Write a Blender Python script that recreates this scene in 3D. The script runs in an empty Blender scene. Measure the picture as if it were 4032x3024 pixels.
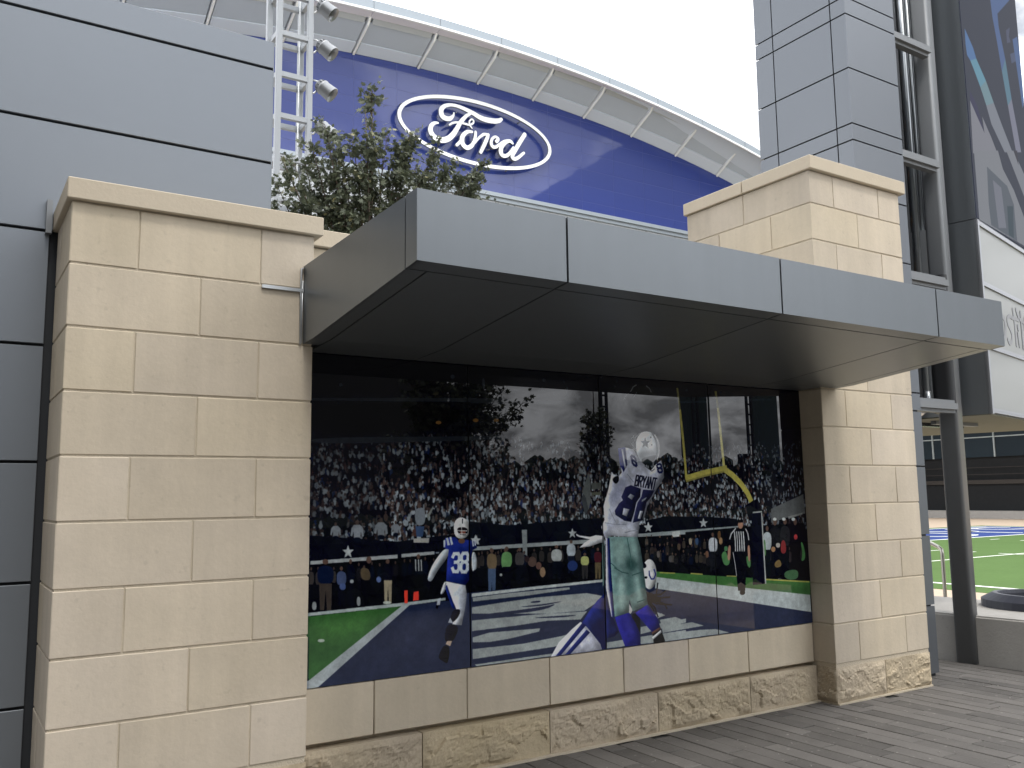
import bpy, bmesh, math, random
import numpy as np
from mathutils import Vector, Matrix, noise

SC = bpy.context.scene
COL = SC.collection
R = math.radians
H = 1.61                                   # eye height above the plaza

# ------------------------------------------------------------------ camera
cam_d = bpy.data.cameras.new('camera')
cam = bpy.data.objects.new('camera', cam_d)
COL.objects.link(cam)
cam_d.sensor_width = 36.0
cam_d.lens = 36.0 * 3500 / 4032
cam_d.clip_start, cam_d.clip_end = 0.05, 3000
YAW, PITCH, ROLL = 0.570933, 0.125456, -0.012512
fw = Vector((math.sin(YAW) * math.cos(PITCH), math.cos(YAW) * math.cos(PITCH), math.sin(PITCH)))
rt = Vector((math.cos(YAW), -math.sin(YAW), 0))
up = rt.cross(fw)
r2 = math.cos(ROLL) * rt + math.sin(ROLL) * up
u2 = -math.sin(ROLL) * rt + math.cos(ROLL) * up
cam.matrix_world = Matrix(((r2.x, u2.x, -fw.x, 0), (r2.y, u2.y, -fw.y, 0), (r2.z, u2.z, -fw.z, H), (0, 0, 0, 1)))
SC.camera = cam

# ------------------------------------------------------------------ sky, sun, exposure
SUN_EL, SUN_AZ = R(64), R(-7)              # sun high behind the photographer, a little to the left
to_sun = Vector((math.sin(SUN_AZ) * math.cos(SUN_EL), -math.cos(SUN_AZ) * math.cos(SUN_EL), math.sin(SUN_EL)))
w = bpy.data.worlds.new('World')
SC.world = w
w.use_nodes = True
nt = w.node_tree
nt.nodes.clear()


def N(t, kind, **kw):
    n = t.nodes.new(kind)
    for k, v in kw.items():
        if hasattr(n, k) and k not in ('inputs',):
            setattr(n, k, v)
    return n


def mathn(t, op, a, b=None):
    n = t.nodes.new('ShaderNodeMath')
    n.operation = op
    for i, v in enumerate((a, b)):
        if v is None:
            continue
        if isinstance(v, (int, float)):
            n.inputs[i].default_value = v
        else:
            t.links.new(v, n.inputs[i])
    return n.outputs[0]


sky = N(nt, 'ShaderNodeTexSky', sky_type='NISHITA')
sky.sun_disc = False
sky.sun_elevation = SUN_EL
sky.sun_rotation = math.atan2(to_sun.x, to_sun.y)
tc = N(nt, 'ShaderNodeTexCoord')
sep = N(nt, 'ShaderNodeSeparateXYZ')
nt.links.new(tc.outputs['Generated'], sep.inputs[0])
zz = mathn(nt, 'ADD', mathn(nt, 'ABSOLUTE', sep.outputs['Z']), 0.50)
cmb = N(nt, 'ShaderNodeCombineXYZ')
nt.links.new(mathn(nt, 'DIVIDE', sep.outputs['X'], zz), cmb.inputs[0])
nt.links.new(mathn(nt, 'DIVIDE', sep.outputs['Y'], zz), cmb.inputs[1])
n1 = N(nt, 'ShaderNodeTexNoise')
n1.inputs['Scale'].default_value = 3.2
n1.inputs['Detail'].default_value = 8
n1.inputs['Roughness'].default_value = 0.58
nt.links.new(cmb.outputs[0], n1.inputs['Vector'])
n2 = N(nt, 'ShaderNodeTexNoise')
n2.inputs['Scale'].default_value = 8.0
n2.inputs['Detail'].default_value = 9
n2.inputs['Roughness'].default_value = 0.6
n2.inputs['Distortion'].default_value = 0.4
nt.links.new(cmb.outputs[0], n2.inputs['Vector'])
gap = N(nt, 'ShaderNodeMapRange')
gap.inputs['From Min'].default_value, gap.inputs['From Max'].default_value = 0.30, 0.42
nt.links.new(n1.outputs['Fac'], gap.inputs['Value'])
lum = N(nt, 'ShaderNodeMapRange')
lum.inputs['From Min'].default_value, lum.inputs['From Max'].default_value = 0.40, 0.60
lum.inputs['To Min'].default_value, lum.inputs['To Max'].default_value = 12.0, 37.0
nt.links.new(n2.outputs['Fac'], lum.inputs['Value'])
cc = N(nt, 'ShaderNodeVectorMath', operation='SCALE')
cc.inputs[0].default_value = (0.98, 1.0, 1.04)
nt.links.new(lum.outputs[0], cc.inputs['Scale'])
mx = N(nt, 'ShaderNodeMix', data_type='RGBA')
nt.links.new(gap.outputs[0], mx.inputs['Factor'])
nt.links.new(sky.outputs[0], mx.inputs[6])
nt.links.new(cc.outputs[0], mx.inputs[7])
bg = N(nt, 'ShaderNodeBackground')
bg.inputs['Strength'].default_value = 0.1
nt.links.new(mx.outputs[2], bg.inputs[0])
wo = N(nt, 'ShaderNodeOutputWorld')
nt.links.new(bg.outputs[0], wo.inputs[0])

sun_d = bpy.data.lights.new('sun', 'SUN')
sun_d.energy = 1.5
sun_d.angle = R(11)
sun_d.color = (1.0, 0.95, 0.87)
sun = bpy.data.objects.new('sun', sun_d)
COL.objects.link(sun)
sun.rotation_euler = to_sun.to_track_quat('Z', 'Y').to_euler()
vs = SC.view_settings
vs.view_transform, vs.look, vs.exposure, vs.gamma = 'Standard', 'None', 0.0, 1.0
vs.use_curve_mapping = False

# ------------------------------------------------------------------ helpers


def lin(c):
    return tuple(((v / 255 + 0.055) / 1.055) ** 2.4 if v > 10 else v / 255 / 12.92 for v in c)


def mat(name, col, rough=0.6, metal=0.0, var=0.0, vscale=3.0, objvar=0.0, bump=0.0, bscale=60.0, spots=0.0, coat=0.0, spec=0.5, streak=0.0, fine=0.0, hue=0.0):
    m = bpy.data.materials.new(name)
    m.use_nodes = True
    t = m.node_tree
    b = t.nodes['Principled BSDF']
    b.inputs['Roughness'].default_value = rough
    b.inputs['Metallic'].default_value = metal
    b.inputs['Specular IOR Level'].default_value = spec
    b.inputs['Coat Weight'].default_value = coat
    b.inputs['Coat Roughness'].default_value = 0.03
    geo = t.nodes.new('ShaderNodeNewGeometry')
    fac = None

    def add(x):
        nonlocal fac
        fac = x if fac is None else mathn(t, 'ADD', fac, x)
    if var:
        n = t.nodes.new('ShaderNodeTexNoise')
        n.inputs['Scale'].default_value = vscale
        n.inputs['Detail'].default_value = 6
        n.inputs['Roughness'].default_value = 0.6
        t.links.new(geo.outputs['Position'], n.inputs['Vector'])
        add(mathn(t, 'MULTIPLY', mathn(t, 'SUBTRACT', n.outputs['Fac'], 0.5), 2 * var))
    if fine:
        n = t.nodes.new('ShaderNodeTexNoise')
        n.inputs['Scale'].default_value = vscale * 14
        n.inputs['Detail'].default_value = 4
        t.links.new(geo.outputs['Position'], n.inputs['Vector'])
        add(mathn(t, 'MULTIPLY', mathn(t, 'SUBTRACT', n.outputs['Fac'], 0.5), 2 * fine))
    if streak:
        mp = t.nodes.new('ShaderNodeMapping')
        mp.inputs['Scale'].default_value = (9, 9, 0.7)
        t.links.new(geo.outputs['Position'], mp.inputs['Vector'])
        n = t.nodes.new('ShaderNodeTexNoise')
        n.inputs['Scale'].default_value = 1.3
        n.inputs['Detail'].default_value = 5
        t.links.new(mp.outputs[0], n.inputs['Vector'])
        add(mathn(t, 'MULTIPLY', mathn(t, 'SUBTRACT', n.outputs['Fac'], 0.5), 2 * streak))
    if objvar:
        oi = t.nodes.new('ShaderNodeObjectInfo')
        add(mathn(t, 'MULTIPLY', mathn(t, 'SUBTRACT', oi.outputs['Random'], 0.5), 2 * objvar))
    if spots:
        n = t.nodes.new('ShaderNodeTexNoise')
        n.inputs['Scale'].default_value = 22
        n.inputs['Detail'].default_value = 3
        t.links.new(geo.outputs['Position'], n.inputs['Vector'])
        mr = t.nodes.new('ShaderNodeMapRange')
        mr.inputs['From Min'].default_value, mr.inputs['From Max'].default_value = 0.66, 0.74
        mr.inputs['To Max'].default_value = -spots
        t.links.new(n.outputs['Fac'], mr.inputs['Value'])
        add(mr.outputs[0])
    if fac is not None:
        rgb = t.nodes.new('ShaderNodeVectorMath')
        rgb.operation = 'SCALE'
        rgb.inputs[0].default_value = col
        t.links.new(mathn(t, 'ADD', fac, 1.0), rgb.inputs['Scale'])
        out = rgb.outputs[0]
        if hue:
            n = t.nodes.new('ShaderNodeTexNoise')
            n.inputs['Scale'].default_value = 1.7
            n.inputs['Detail'].default_value = 3
            t.links.new(geo.outputs['Position'], n.inputs['Vector'])
            oi2 = t.nodes.new('ShaderNodeObjectInfo')
            f = mathn(t, 'ADD', mathn(t, 'SUBTRACT', n.outputs['Fac'], 0.5), mathn(t, 'SUBTRACT', mathn(t, 'FRACT', mathn(t, 'MULTIPLY', oi2.outputs['Random'], 7.31)), 0.5))
            cv_ = t.nodes.new('ShaderNodeCombineXYZ')
            t.links.new(mathn(t, 'ADD', mathn(t, 'MULTIPLY', f, hue * .25), 1.0), cv_.inputs[0])
            cv_.inputs[1].default_value = 1.0
            t.links.new(mathn(t, 'SUBTRACT', 1.0, mathn(t, 'MULTIPLY', f, hue * 1.6)), cv_.inputs[2])
            ml = t.nodes.new('ShaderNodeVectorMath')
            ml.operation = 'MULTIPLY'
            t.links.new(out, ml.inputs[0])
            t.links.new(cv_.outputs[0], ml.inputs[1])
            out = ml.outputs[0]
        t.links.new(out, b.inputs['Base Color'])
    else:
        b.inputs['Base Color'].default_value = (*col, 1)
    if bump:
        n = t.nodes.new('ShaderNodeTexNoise')
        n.inputs['Scale'].default_value = bscale
        n.inputs['Detail'].default_value = 6
        t.links.new(geo.outputs['Position'], n.inputs['Vector'])
        bp = t.nodes.new('ShaderNodeBump')
        bp.inputs['Strength'].default_value = bump
        bp.inputs['Distance'].default_value = 0.01
        t.links.new(n.outputs['Fac'], bp.inputs['Height'])
        t.links.new(bp.outputs[0], b.inputs['Normal'])
    return m


def new_bm():
    return bmesh.new()


def add_box(bm, x0, x1, y0, y1, z0, z1, bevel=0.0, jit=0.0):
    M = Matrix.Translation(((x0 + x1) / 2, (y0 + y1) / 2, (z0 + z1) / 2)) @ Matrix.Diagonal((x1 - x0, y1 - y0, z1 - z0, 1))
    r = bmesh.ops.create_cube(bm, size=1.0, matrix=M)
    if bevel:
        ed = list({e for v in r['verts'] for e in v.link_edges})
        bmesh.ops.bevel(bm, geom=ed, offset=bevel, segments=1, affect='EDGES')
    return bm


def add_prism(bm, poly, axis, a, b):
    """poly in the plane across axis ('x': (y,z), 'y': (x,z), 'z': (x,y)) extruded from a to b"""
    def P(p, t):
        return {'x': (t, p[0], p[1]), 'y': (p[0], t, p[1]), 'z': (p[0], p[1], t)}[axis]
    A = [bm.verts.new(P(p, a)) for p in poly]
    B = [bm.verts.new(P(p, b)) for p in poly]
    n = len(poly)
    fs = [bm.faces.new(A), bm.faces.new(B[::-1])]
    for i in range(n):
        fs.append(bm.faces.new((A[i], B[i], B[(i + 1) % n], A[(i + 1) % n])))
    bmesh.ops.recalc_face_normals(bm, faces=fs)
    return bm


def add_tube(bm, pts, rad, seg=10, cap=True):
    pts = [Vector(p) for p in pts]
    rads = rad if isinstance(rad, (list, tuple)) else [rad] * len(pts)
    rings = []
    for i, p in enumerate(pts):
        d = (pts[min(i + 1, len(pts) - 1)] - pts[max(i - 1, 0)]).normalized()
        a = d.orthogonal().normalized() if i == 0 else (prev - d * prev.dot(d)).normalized()
        prev = a
        b = d.cross(a)
        rings.append([bm.verts.new(p + rads[i] * (math.cos(k * 2 * math.pi / seg) * a + math.sin(k * 2 * math.pi / seg) * b)) for k in range(seg)])
    fs = []
    for i in range(len(rings) - 1):
        for k in range(seg):
            fs.append(bm.faces.new((rings[i][k], rings[i][(k + 1) % seg], rings[i + 1][(k + 1) % seg], rings[i + 1][k])))
    for f in fs:
        f.smooth = True
    if cap:
        bm.faces.new(rings[0][::-1])
        bm.faces.new(rings[-1])
    return bm


def two_tone(bm):
    """material 0 on what faces the viewer side (-y), material 1 on the returns"""
    bm.normal_update()
    for f in bm.faces:
        f.material_index = 0 if f.normal.y < -.7 else 1
    return bm


def add_lathe(bm, prof, origin, axis, seg=24):
    o, d = Vector(origin), Vector(axis).normalized()
    a = d.orthogonal().normalized()
    b = d.cross(a)
    rings = [[bm.verts.new(o + d * t + r * (math.cos(k * 2 * math.pi / seg) * a + math.sin(k * 2 * math.pi / seg) * b)) for k in range(seg)] for t, r in prof]
    for i in range(len(rings) - 1):
        for k in range(seg):
            f = bm.faces.new((rings[i][k], rings[i][(k + 1) % seg], rings[i + 1][(k + 1) % seg], rings[i + 1][k]))
            f.smooth = True
    return bm


WLOC = {}


def link(o, parent=None):
    COL.objects.link(o)
    if parent is not None:
        o.parent = parent
    return o


def obj(name, bm, m, parent=None, label=None, cat=None, group=None, kind=None, origin=None):
    """one mesh object, its origin at the centre of its base"""
    me = bpy.data.meshes.new(name)
    co = [v.co for v in bm.verts]
    lo = Vector((min(c[i] for c in co) for i in range(3)))
    hi = Vector((max(c[i] for c in co) for i in range(3)))
    c = Vector(origin) if origin else Vector(((lo.x + hi.x) / 2, (lo.y + hi.y) / 2, lo.z))
    bmesh.ops.translate(bm, verts=bm.verts, vec=-c)
    bm.to_mesh(me)
    bm.free()
    for k in (m if isinstance(m, (list, tuple)) else [m]):
        me.materials.append(k)
    o = bpy.data.objects.new(name, me)
    link(o, parent)
    o.location = c - (WLOC.get(parent.name, Vector()) if parent else Vector())
    WLOC[o.name] = c.copy()
    tag(o, label, cat, group, kind)
    return o


def tag(o, label=None, cat=None, group=None, kind=None):
    for k, v in (('label', label), ('category', cat), ('group', group), ('kind', kind)):
        if v:
            o[k] = v
    return o


def thing(name, label, cat, loc, group=None, kind=None):
    o = bpy.data.objects.new(name, None)
    o.empty_display_size = 0.2
    link(o)
    o.location = loc
    WLOC[o.name] = Vector(loc)
    return tag(o, label, cat, group, kind)


def boxo(name, x0, x1, y0, y1, z0, z1, m, parent=None, bevel=0.0, **k):
    return obj(name, add_box(new_bm(), x0, x1, y0, y1, z0, z1, bevel), m, parent, **k)


rng = random.Random(7)

# ------------------------------------------------------------------ materials
STONE = mat('limestone', (0.565, 0.490, 0.383), 0.85, var=0.15, vscale=2.6, objvar=0.065, bump=0.14, bscale=55, spots=0.09, fine=0.05, spec=0.25, streak=0.12, hue=0.045)
MORTAR = mat('mortar', (0.56, 0.49, 0.38), 0.95, var=0.12, vscale=9, bump=0.5, bscale=120, spec=0.1)
ROUGH = mat('split_limestone', (0.46, 0.382, 0.262), 0.9, var=0.26, vscale=5, objvar=0.06, bump=0.6, bscale=38, fine=0.10, spec=0.15, hue=.12)
COPING = mat('cast_coping', (0.56, 0.485, 0.375), 0.85, var=0.08, vscale=2.5, objvar=0.03, bump=0.15, bscale=60, spots=0.08, fine=0.03, spec=0.25)
METAL = mat('grey_composite_panel', (0.170, 0.186, 0.200), 0.36, 0.66, var=0.04, vscale=1.2, objvar=0.035, fine=0.02, streak=0.05, bump=0.05, bscale=1.6)
WALLMETAL = mat('silver_composite_panel', (0.200, 0.220, 0.246), 0.44, 0.5, var=0.03, vscale=1.0, objvar=0.015, fine=0.015)
TOWERMETAL = mat('tower_panel', (0.145, 0.158, 0.176), 0.36, 0.55, var=0.03, vscale=1.2, objvar=0.03)
DARKGAP = mat('dark_reveal', (0.025, 0.028, 0.033), 0.7)
STEEL = mat('painted_steel', (0.20, 0.21, 0.22), 0.5, 0.2, var=0.04, vscale=6)
BLACK = mat('black_metal', (0.02, 0.021, 0.023), 0.45)
CHROME = mat('bright_steel_pipe', (0.50, 0.53, 0.55), 0.33, 1.0)
GALV = mat('galvanised_steel', (0.55, 0.57, 0.58), 0.45, 0.8, var=0.08, vscale=30)
MAST = mat('mast_grey_paint', (0.36, 0.38, 0.40), 0.45, 0.1, var=0.03, vscale=3)
LAMP = mat('cast_aluminium', (0.36, 0.37, 0.38), 0.42, 0.7, bump=0.1, bscale=90)
DARKIN = mat('lamp_inside', (0.10, 0.11, 0.12), 0.5, 0.3)
ORANGE = mat('amber_trim', (0.45, 0.24, 0.07), 0.6)
PAVER = mat('charcoal_paver', (0.118, 0.110, 0.102), 0.78, var=0.30, vscale=4.5, objvar=0.24, bump=0.35, bscale=70, fine=0.16, spec=0.3, spots=-1.1)
JOINT = mat('paver_joint_sand', (0.05, 0.048, 0.045), 0.95, var=0.2, vscale=20)
CONC = mat('concrete', (0.36, 0.345, 0.32), 0.85, var=0.14, vscale=4, bump=0.2, bscale=50, spots=0.12, fine=0.05)
TANPAVE = mat('tan_pavement', (0.46, 0.36, 0.265), 0.9, var=0.08, vscale=0.6)
GROUND = mat('ground', (0.30, 0.30, 0.30), 0.95, var=0.15, vscale=0.3)
TURF = mat('turf', (0.088, 0.150, 0.046), 0.95, var=0.14, vscale=0.5, fine=0.12, bump=0.6, bscale=30, spec=0.1)
FIELDBLUE = mat('end_zone_blue', (0.035, 0.06, 0.20), 0.95, var=0.10, vscale=0.8, spec=0.1)
FIELDWHITE = mat('field_paint_white', (0.80, 0.82, 0.74), 0.9, var=0.05, vscale=2, spec=0.1)
FIELDGREY = mat('field_paint_grey', (0.42, 0.44, 0.46), 0.9, var=0.08, vscale=2, spec=0.1)
BLUEGLASS = mat('blue_glass', (0.019, 0.037, 0.195), 0.35, 0.0, coat=.75, spec=0.3, objvar=0.02)
WHITEPANEL = mat('white_metal_panel', (0.42, 0.44, 0.46), 0.5, 0.1, var=0.03, vscale=0.2)
SOFFIT = mat('soffit_panel', (0.62, 0.68, 0.76), 0.55, 0.0, var=0.04, vscale=0.3)
SOFFITGREY = mat('grey_soffit_panel', (0.46, 0.51, 0.57), 0.5, var=0.05, vscale=0.4)
SOFFITBAND = mat('edge_beam_paint', (0.72, 0.70, 0.74), 0.5)
FASCIA = mat('fascia_panel', (0.30, 0.335, 0.365), 0.4, 0.4)
WHITE = mat('white_sign_face', (0.86, 0.87, 0.86), 0.4)
SEAM = mat('pale_glazing_seam', (0.055, 0.075, 0.255), 0.5, coat=.5)
BARK = mat('bark', (0.11, 0.085, 0.065), 0.95, var=0.25, vscale=12, bump=0.8, bscale=40)
DARKWIN = mat('dark_window_glass', (0.018, 0.028, 0.035), 0.08, spec=0.5, objvar=0.2)
MULL = mat('mullion_paint', (0.45, 0.50, 0.50), 0.5)
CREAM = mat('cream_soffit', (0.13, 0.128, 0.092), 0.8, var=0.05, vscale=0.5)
BROWNRAIL = mat('brown_rail', (0.042, 0.036, 0.031), 0.8, var=0.2, vscale=1)
NETTING = mat('black_netting', (0.012, 0.013, 0.014), 0.95, var=0.3, vscale=3)
FROST = mat('frosted_white_glass', (0.235, 0.245, 0.238), 0.45, coat=0.1)
LETTERGREY = mat('raised_grey_letter', (0.21, 0.215, 0.23), 0.5)
FRAME = mat('aluminium_frame', (0.30, 0.31, 0.335), 0.4, 0.6)
RINGMAT = mat('ring_paint', (0.022, 0.025, 0.038), 0.5, var=0.1, vscale=4)
RETURN = mat('sign_return', (0.16, 0.17, 0.20), 0.5)
STAINLESS = mat('stainless_rail', (0.42, 0.40, 0.36), 0.3, 0.9)
HOTEL = mat('dark_facade', (0.06, 0.065, 0.075), 0.6)
PLASTER = mat('dark_plaster', (0.07, 0.07, 0.07), 0.8)


def leaf_mat(name, c1, c2, c3):
    m = bpy.data.materials.new(name)
    m.use_nodes = True
    t = m.node_tree
    b = t.nodes['Principled BSDF']
    at = t.nodes.new('ShaderNodeAttribute')
    at.attribute_name = 'tone'
    cr = t.nodes.new('ShaderNodeValToRGB')
    e = cr.color_ramp.elements
    e[0].color, e[1].color = (*c1, 1), (*c3, 1)
    e[1].position = 1.0
    k = e.new(0.6)
    k.color = (*c2, 1)
    t.links.new(at.outputs['Fac'], cr.inputs[0])
    t.links.new(cr.outputs[0], b.inputs['Base Color'])
    b.inputs['Roughness'].default_value = 0.42
    b.inputs['Specular IOR Level'].default_value = 0.5
    tr = t.nodes.new('ShaderNodeBsdfTranslucent')
    t.links.new(cr.outputs[0], tr.inputs[0])
    ms = t.nodes.new('ShaderNodeMixShader')
    ms.inputs[0].default_value = 0.22
    t.links.new(b.outputs[0], ms.inputs[1])
    t.links.new(tr.outputs[0], ms.inputs[2])
    t.links.new(ms.outputs[0], t.nodes['Material Output'].inputs[0])
    return m


LEAF = leaf_mat('oak_leaf', (0.085, 0.102, 0.068), (0.165, 0.187, 0.118), (0.38, 0.36, 0.19))

# ------------------------------------------------------------------ flat print: a small painter for posters and screens


class Painter:
    def __init__(self, W, Ht, base):
        self.W, self.H = W, Ht
        self.a = np.empty((Ht, W, 3), np.float32)
        self.a[:] = np.array(base, np.float32)

    def poly(self, pts, col, alpha=1.0):
        p = np.asarray(pts, np.float64)
        x0, y0 = np.floor(p.min(0)).astype(int)
        x1, y1 = np.ceil(p.max(0)).astype(int) + 1
        x0, y0, x1, y1 = max(x0, 0), max(y0, 0), min(x1, self.W), min(y1, self.H)
        if x1 <= x0 or y1 <= y0:
            return
        xs = np.arange(x0, x1) + 0.5
        ys = np.arange(y0, y1) + 0.5
        ins = np.zeros((y1 - y0, x1 - x0), bool)
        n = len(p)
        for i in range(n):
            ax, ay = p[i]
            bx, by = p[(i + 1) % n]
            if ay == by:
                continue
            lo, hi = (ay, by) if ay < by else (by, ay)
            k0, k1 = np.searchsorted(ys, lo), np.searchsorted(ys, hi)
            if k1 <= k0:
                continue
            xi = ax + (ys[k0:k1] - ay) * (bx - ax) / (by - ay)
            ins[k0:k1] ^= xs[None, :] < xi[:, None]
        v = self.a[y0:y1, x0:x1]
        c = np.array(col, np.float32)
        v[ins] = v[ins] * (1 - alpha) + c * alpha

    def soft(self, pts, col, r, alpha=0.85):
        p = np.asarray(pts, np.float64)
        x0, y0 = np.floor(p.min(0)).astype(int) - 3 * r
        x1, y1 = np.ceil(p.max(0)).astype(int) + 3 * r
        sub = Painter(x1 - x0, y1 - y0, (0, 0, 0))
        sub.poly(p - (x0, y0), (1, 1, 1))
        m = sub.a[..., 0]
        for _ in range(2):
            for ax in (0, 1):
                c = np.cumsum(np.pad(m, [(r + 1, r) if a == ax else (0, 0) for a in (0, 1)]), ax, dtype=np.float64)
                m = (np.take(c, range(2 * r + 1, c.shape[ax]), ax) - np.take(c, range(0, c.shape[ax] - 2 * r - 1), ax)) / (2 * r + 1)
        X0, Y0, X1, Y1 = max(x0, 0), max(y0, 0), min(x1, self.W), min(y1, self.H)
        if X1 <= X0 or Y1 <= Y0:
            return
        m = (m[Y0 - y0:Y1 - y0, X0 - x0:X1 - x0, None] * alpha).astype(np.float32)
        self.a[Y0:Y1, X0:X1] = self.a[Y0:Y1, X0:X1] * (1 - m) + np.array(col, np.float32) * m

    def shaded(self, pts, col):
        p = np.asarray(pts, np.float64)
        ext = p.max(0) - p.min(0)
        r = int(max(3, min(22, ext.min() * .16)))
        x0, y0 = np.floor(p.min(0)).astype(int) - 3 * r
        x1, y1 = np.ceil(p.max(0)).astype(int) + 3 * r
        sub = Painter(x1 - x0, y1 - y0, (0, 0, 0))
        sub.poly(p - (x0, y0), (1, 1, 1))
        m0 = sub.a[..., 0]
        m = m0
        for _ in range(2):
            for ax in (0, 1):
                c = np.cumsum(np.pad(m, [(r + 1, r) if a == ax else (0, 0) for a in (0, 1)]), ax, dtype=np.float64)
                m = (np.take(c, range(2 * r + 1, c.shape[ax]), ax) - np.take(c, range(0, c.shape[ax] - 2 * r - 1), ax)) / (2 * r + 1)
        d = max(1, r // 2)
        sh = (np.roll(m, -d, 1) - np.roll(m, d, 1)) * .9 - (np.roll(m, -d, 0) - np.roll(m, d, 0)) * .55
        # cloth folds: smooth slanting noise
        hh, ww = m.shape
        yy, xx = np.mgrid[0:hh, 0:ww]
        k = (x0 * 7 + y0 * 3) % 100
        fold = np.sin(xx * .11 + yy * .05 + 2.2 * np.sin(yy * .043 + k) + k) * .5 + np.sin(xx * .05 - yy * .12 + 1.9 * np.sin(xx * .036 + k)) * .5
        lumi = 1.0 + .85 * sh + .055 * fold + .10 * (m - .8)
        X0, Y0, X1, Y1 = max(x0, 0), max(y0, 0), min(x1, self.W), min(y1, self.H)
        if X1 <= X0 or Y1 <= Y0:
            return
        sl = (slice(Y0 - y0, Y1 - y0), slice(X0 - x0, X1 - x0))
        mm_ = (m0[sl] > .5)
        c = np.clip(np.array(col, np.float64)[None, None] * lumi[sl][..., None], 4, 215)
        v = self.a[Y0:Y1, X0:X1]
        v[mm_] = c[mm_].astype(np.float32)

    def stroke(self, pts, wd, col):
        p = np.asarray(pts, np.float64)
        L, Rr = [], []
        for i in range(len(p)):
            d = p[min(i + 1, len(p) - 1)] - p[max(i - 1, 0)]
            d = d / (np.hypot(*d) + 1e-9)
            n = np.array((-d[1], d[0])) * wd / 2
            L.append(p[i] + n)
            Rr.append(p[i] - n)
        self.poly(L + Rr[::-1], col)

    def blur(self, k):
        a = self.a
        for ax in (0, 1):
            s = np.zeros_like(a)
            for d in range(-k, k + 1):
                s += np.roll(a, d, ax)
            a = s / (2 * k + 1)
        self.a = a

    def image(self, name, gain, curve=0.0, floor=0.0):
        a = self.a[:self.H // 2 * 2, :self.W // 2 * 2]
        c = a / 255.0
        l = np.where(c > 0.04045, ((c + 0.055) / 1.055) ** 2.4, c / 12.92)
        l = (l[0::2, 0::2] + l[1::2, 0::2] + l[0::2, 1::2] + l[1::2, 1::2]) / 4
        l = np.clip(np.maximum(l - floor, 0) * gain * (.86 + curve * l), 0.002, 0.9)
        s = np.where(l > 0.0031308, 1.055 * l ** (1 / 2.4) - 0.055, l * 12.92)
        h, w_ = s.shape[:2]
        px = np.ones((h, w_, 4), np.float32)
        px[..., :3] = s
        im = bpy.data.images.new(name, w_, h)
        im.colorspace_settings.name = 'sRGB'
        im.pixels.foreach_set(px.ravel())
        im.update()
        im.pack()
        return im


def chaikin(p, closed=True, n=2):
    p = [np.array(q, float) for q in p]
    for _ in range(n):
        q = []
        for i in range(len(p)):
            a, b = p[i], p[(i + 1) % len(p)]
            q += [a * .75 + b * .25, a * .25 + b * .75]
        p = q
    return p


GLYPH = {'B': [[(0, 0), (0, 1), (.7, 1), (.9, .85), (.9, .65), (.7, .52), (0, .52)], [(.7, .52), (1, .38), (1, .15), (.75, 0), (0, 0)]],
         'R': [[(0, 0), (0, 1), (.75, 1), (1, .85), (1, .65), (.75, .5), (0, .5)], [(.5, .5), (1, 0)]],
         'Y': [[(0, 1), (.5, .5), (1, 1)], [(.5, .5), (.5, 0)]], 'A': [[(0, 0), (.5, 1), (1, 0)], [(.2, .33), (.8, .33)]],
         'N': [[(0, 0), (0, 1), (1, 0), (1, 1)]], 'T': [[(0, 1), (1, 1)], [(.5, 1), (.5, 0)]],
         '3': [[(0, .82), (.2, 1), (.8, 1), (1, .84), (1, .64), (.75, .52), (.35, .52)], [(.75, .52), (1, .38), (1, .16), (.8, 0), (.2, 0), (0, .18)]],
         '8': [[(.25, .53), (0, .66), (0, .86), (.22, 1), (.78, 1), (1, .86), (1, .66), (.75, .53), (.25, .53), (0, .38), (0, .14), (.22, 0), (.78, 0), (1, .14), (1, .38), (.75, .53)]]}


def glyph_text(P, conv, col, text, quad, th):
    tl, tr, br, bl = [np.array(q, float) for q in quad]
    n = len(text)
    hgt = np.hypot(*(tl - bl))
    for i, ch in enumerate(text):
        u0, u1 = (i + .12) / n, (i + .88) / n
        for st in GLYPH[ch]:
            pts = []
            for gx, gy in st:
                u = u0 + (u1 - u0) * gx
                top, bot = tl + (tr - tl) * u, bl + (br - bl) * u
                pts.append(bot + (top - bot) * gy)
            for a, b in zip(pts[:-1], pts[1:]):
                d = (b - a) / (np.hypot(*(b - a)) + 1e-9) * hgt * th * .38
                P.stroke([conv(a - d), conv(b + d)], hgt * th * P.mm, col)


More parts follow.
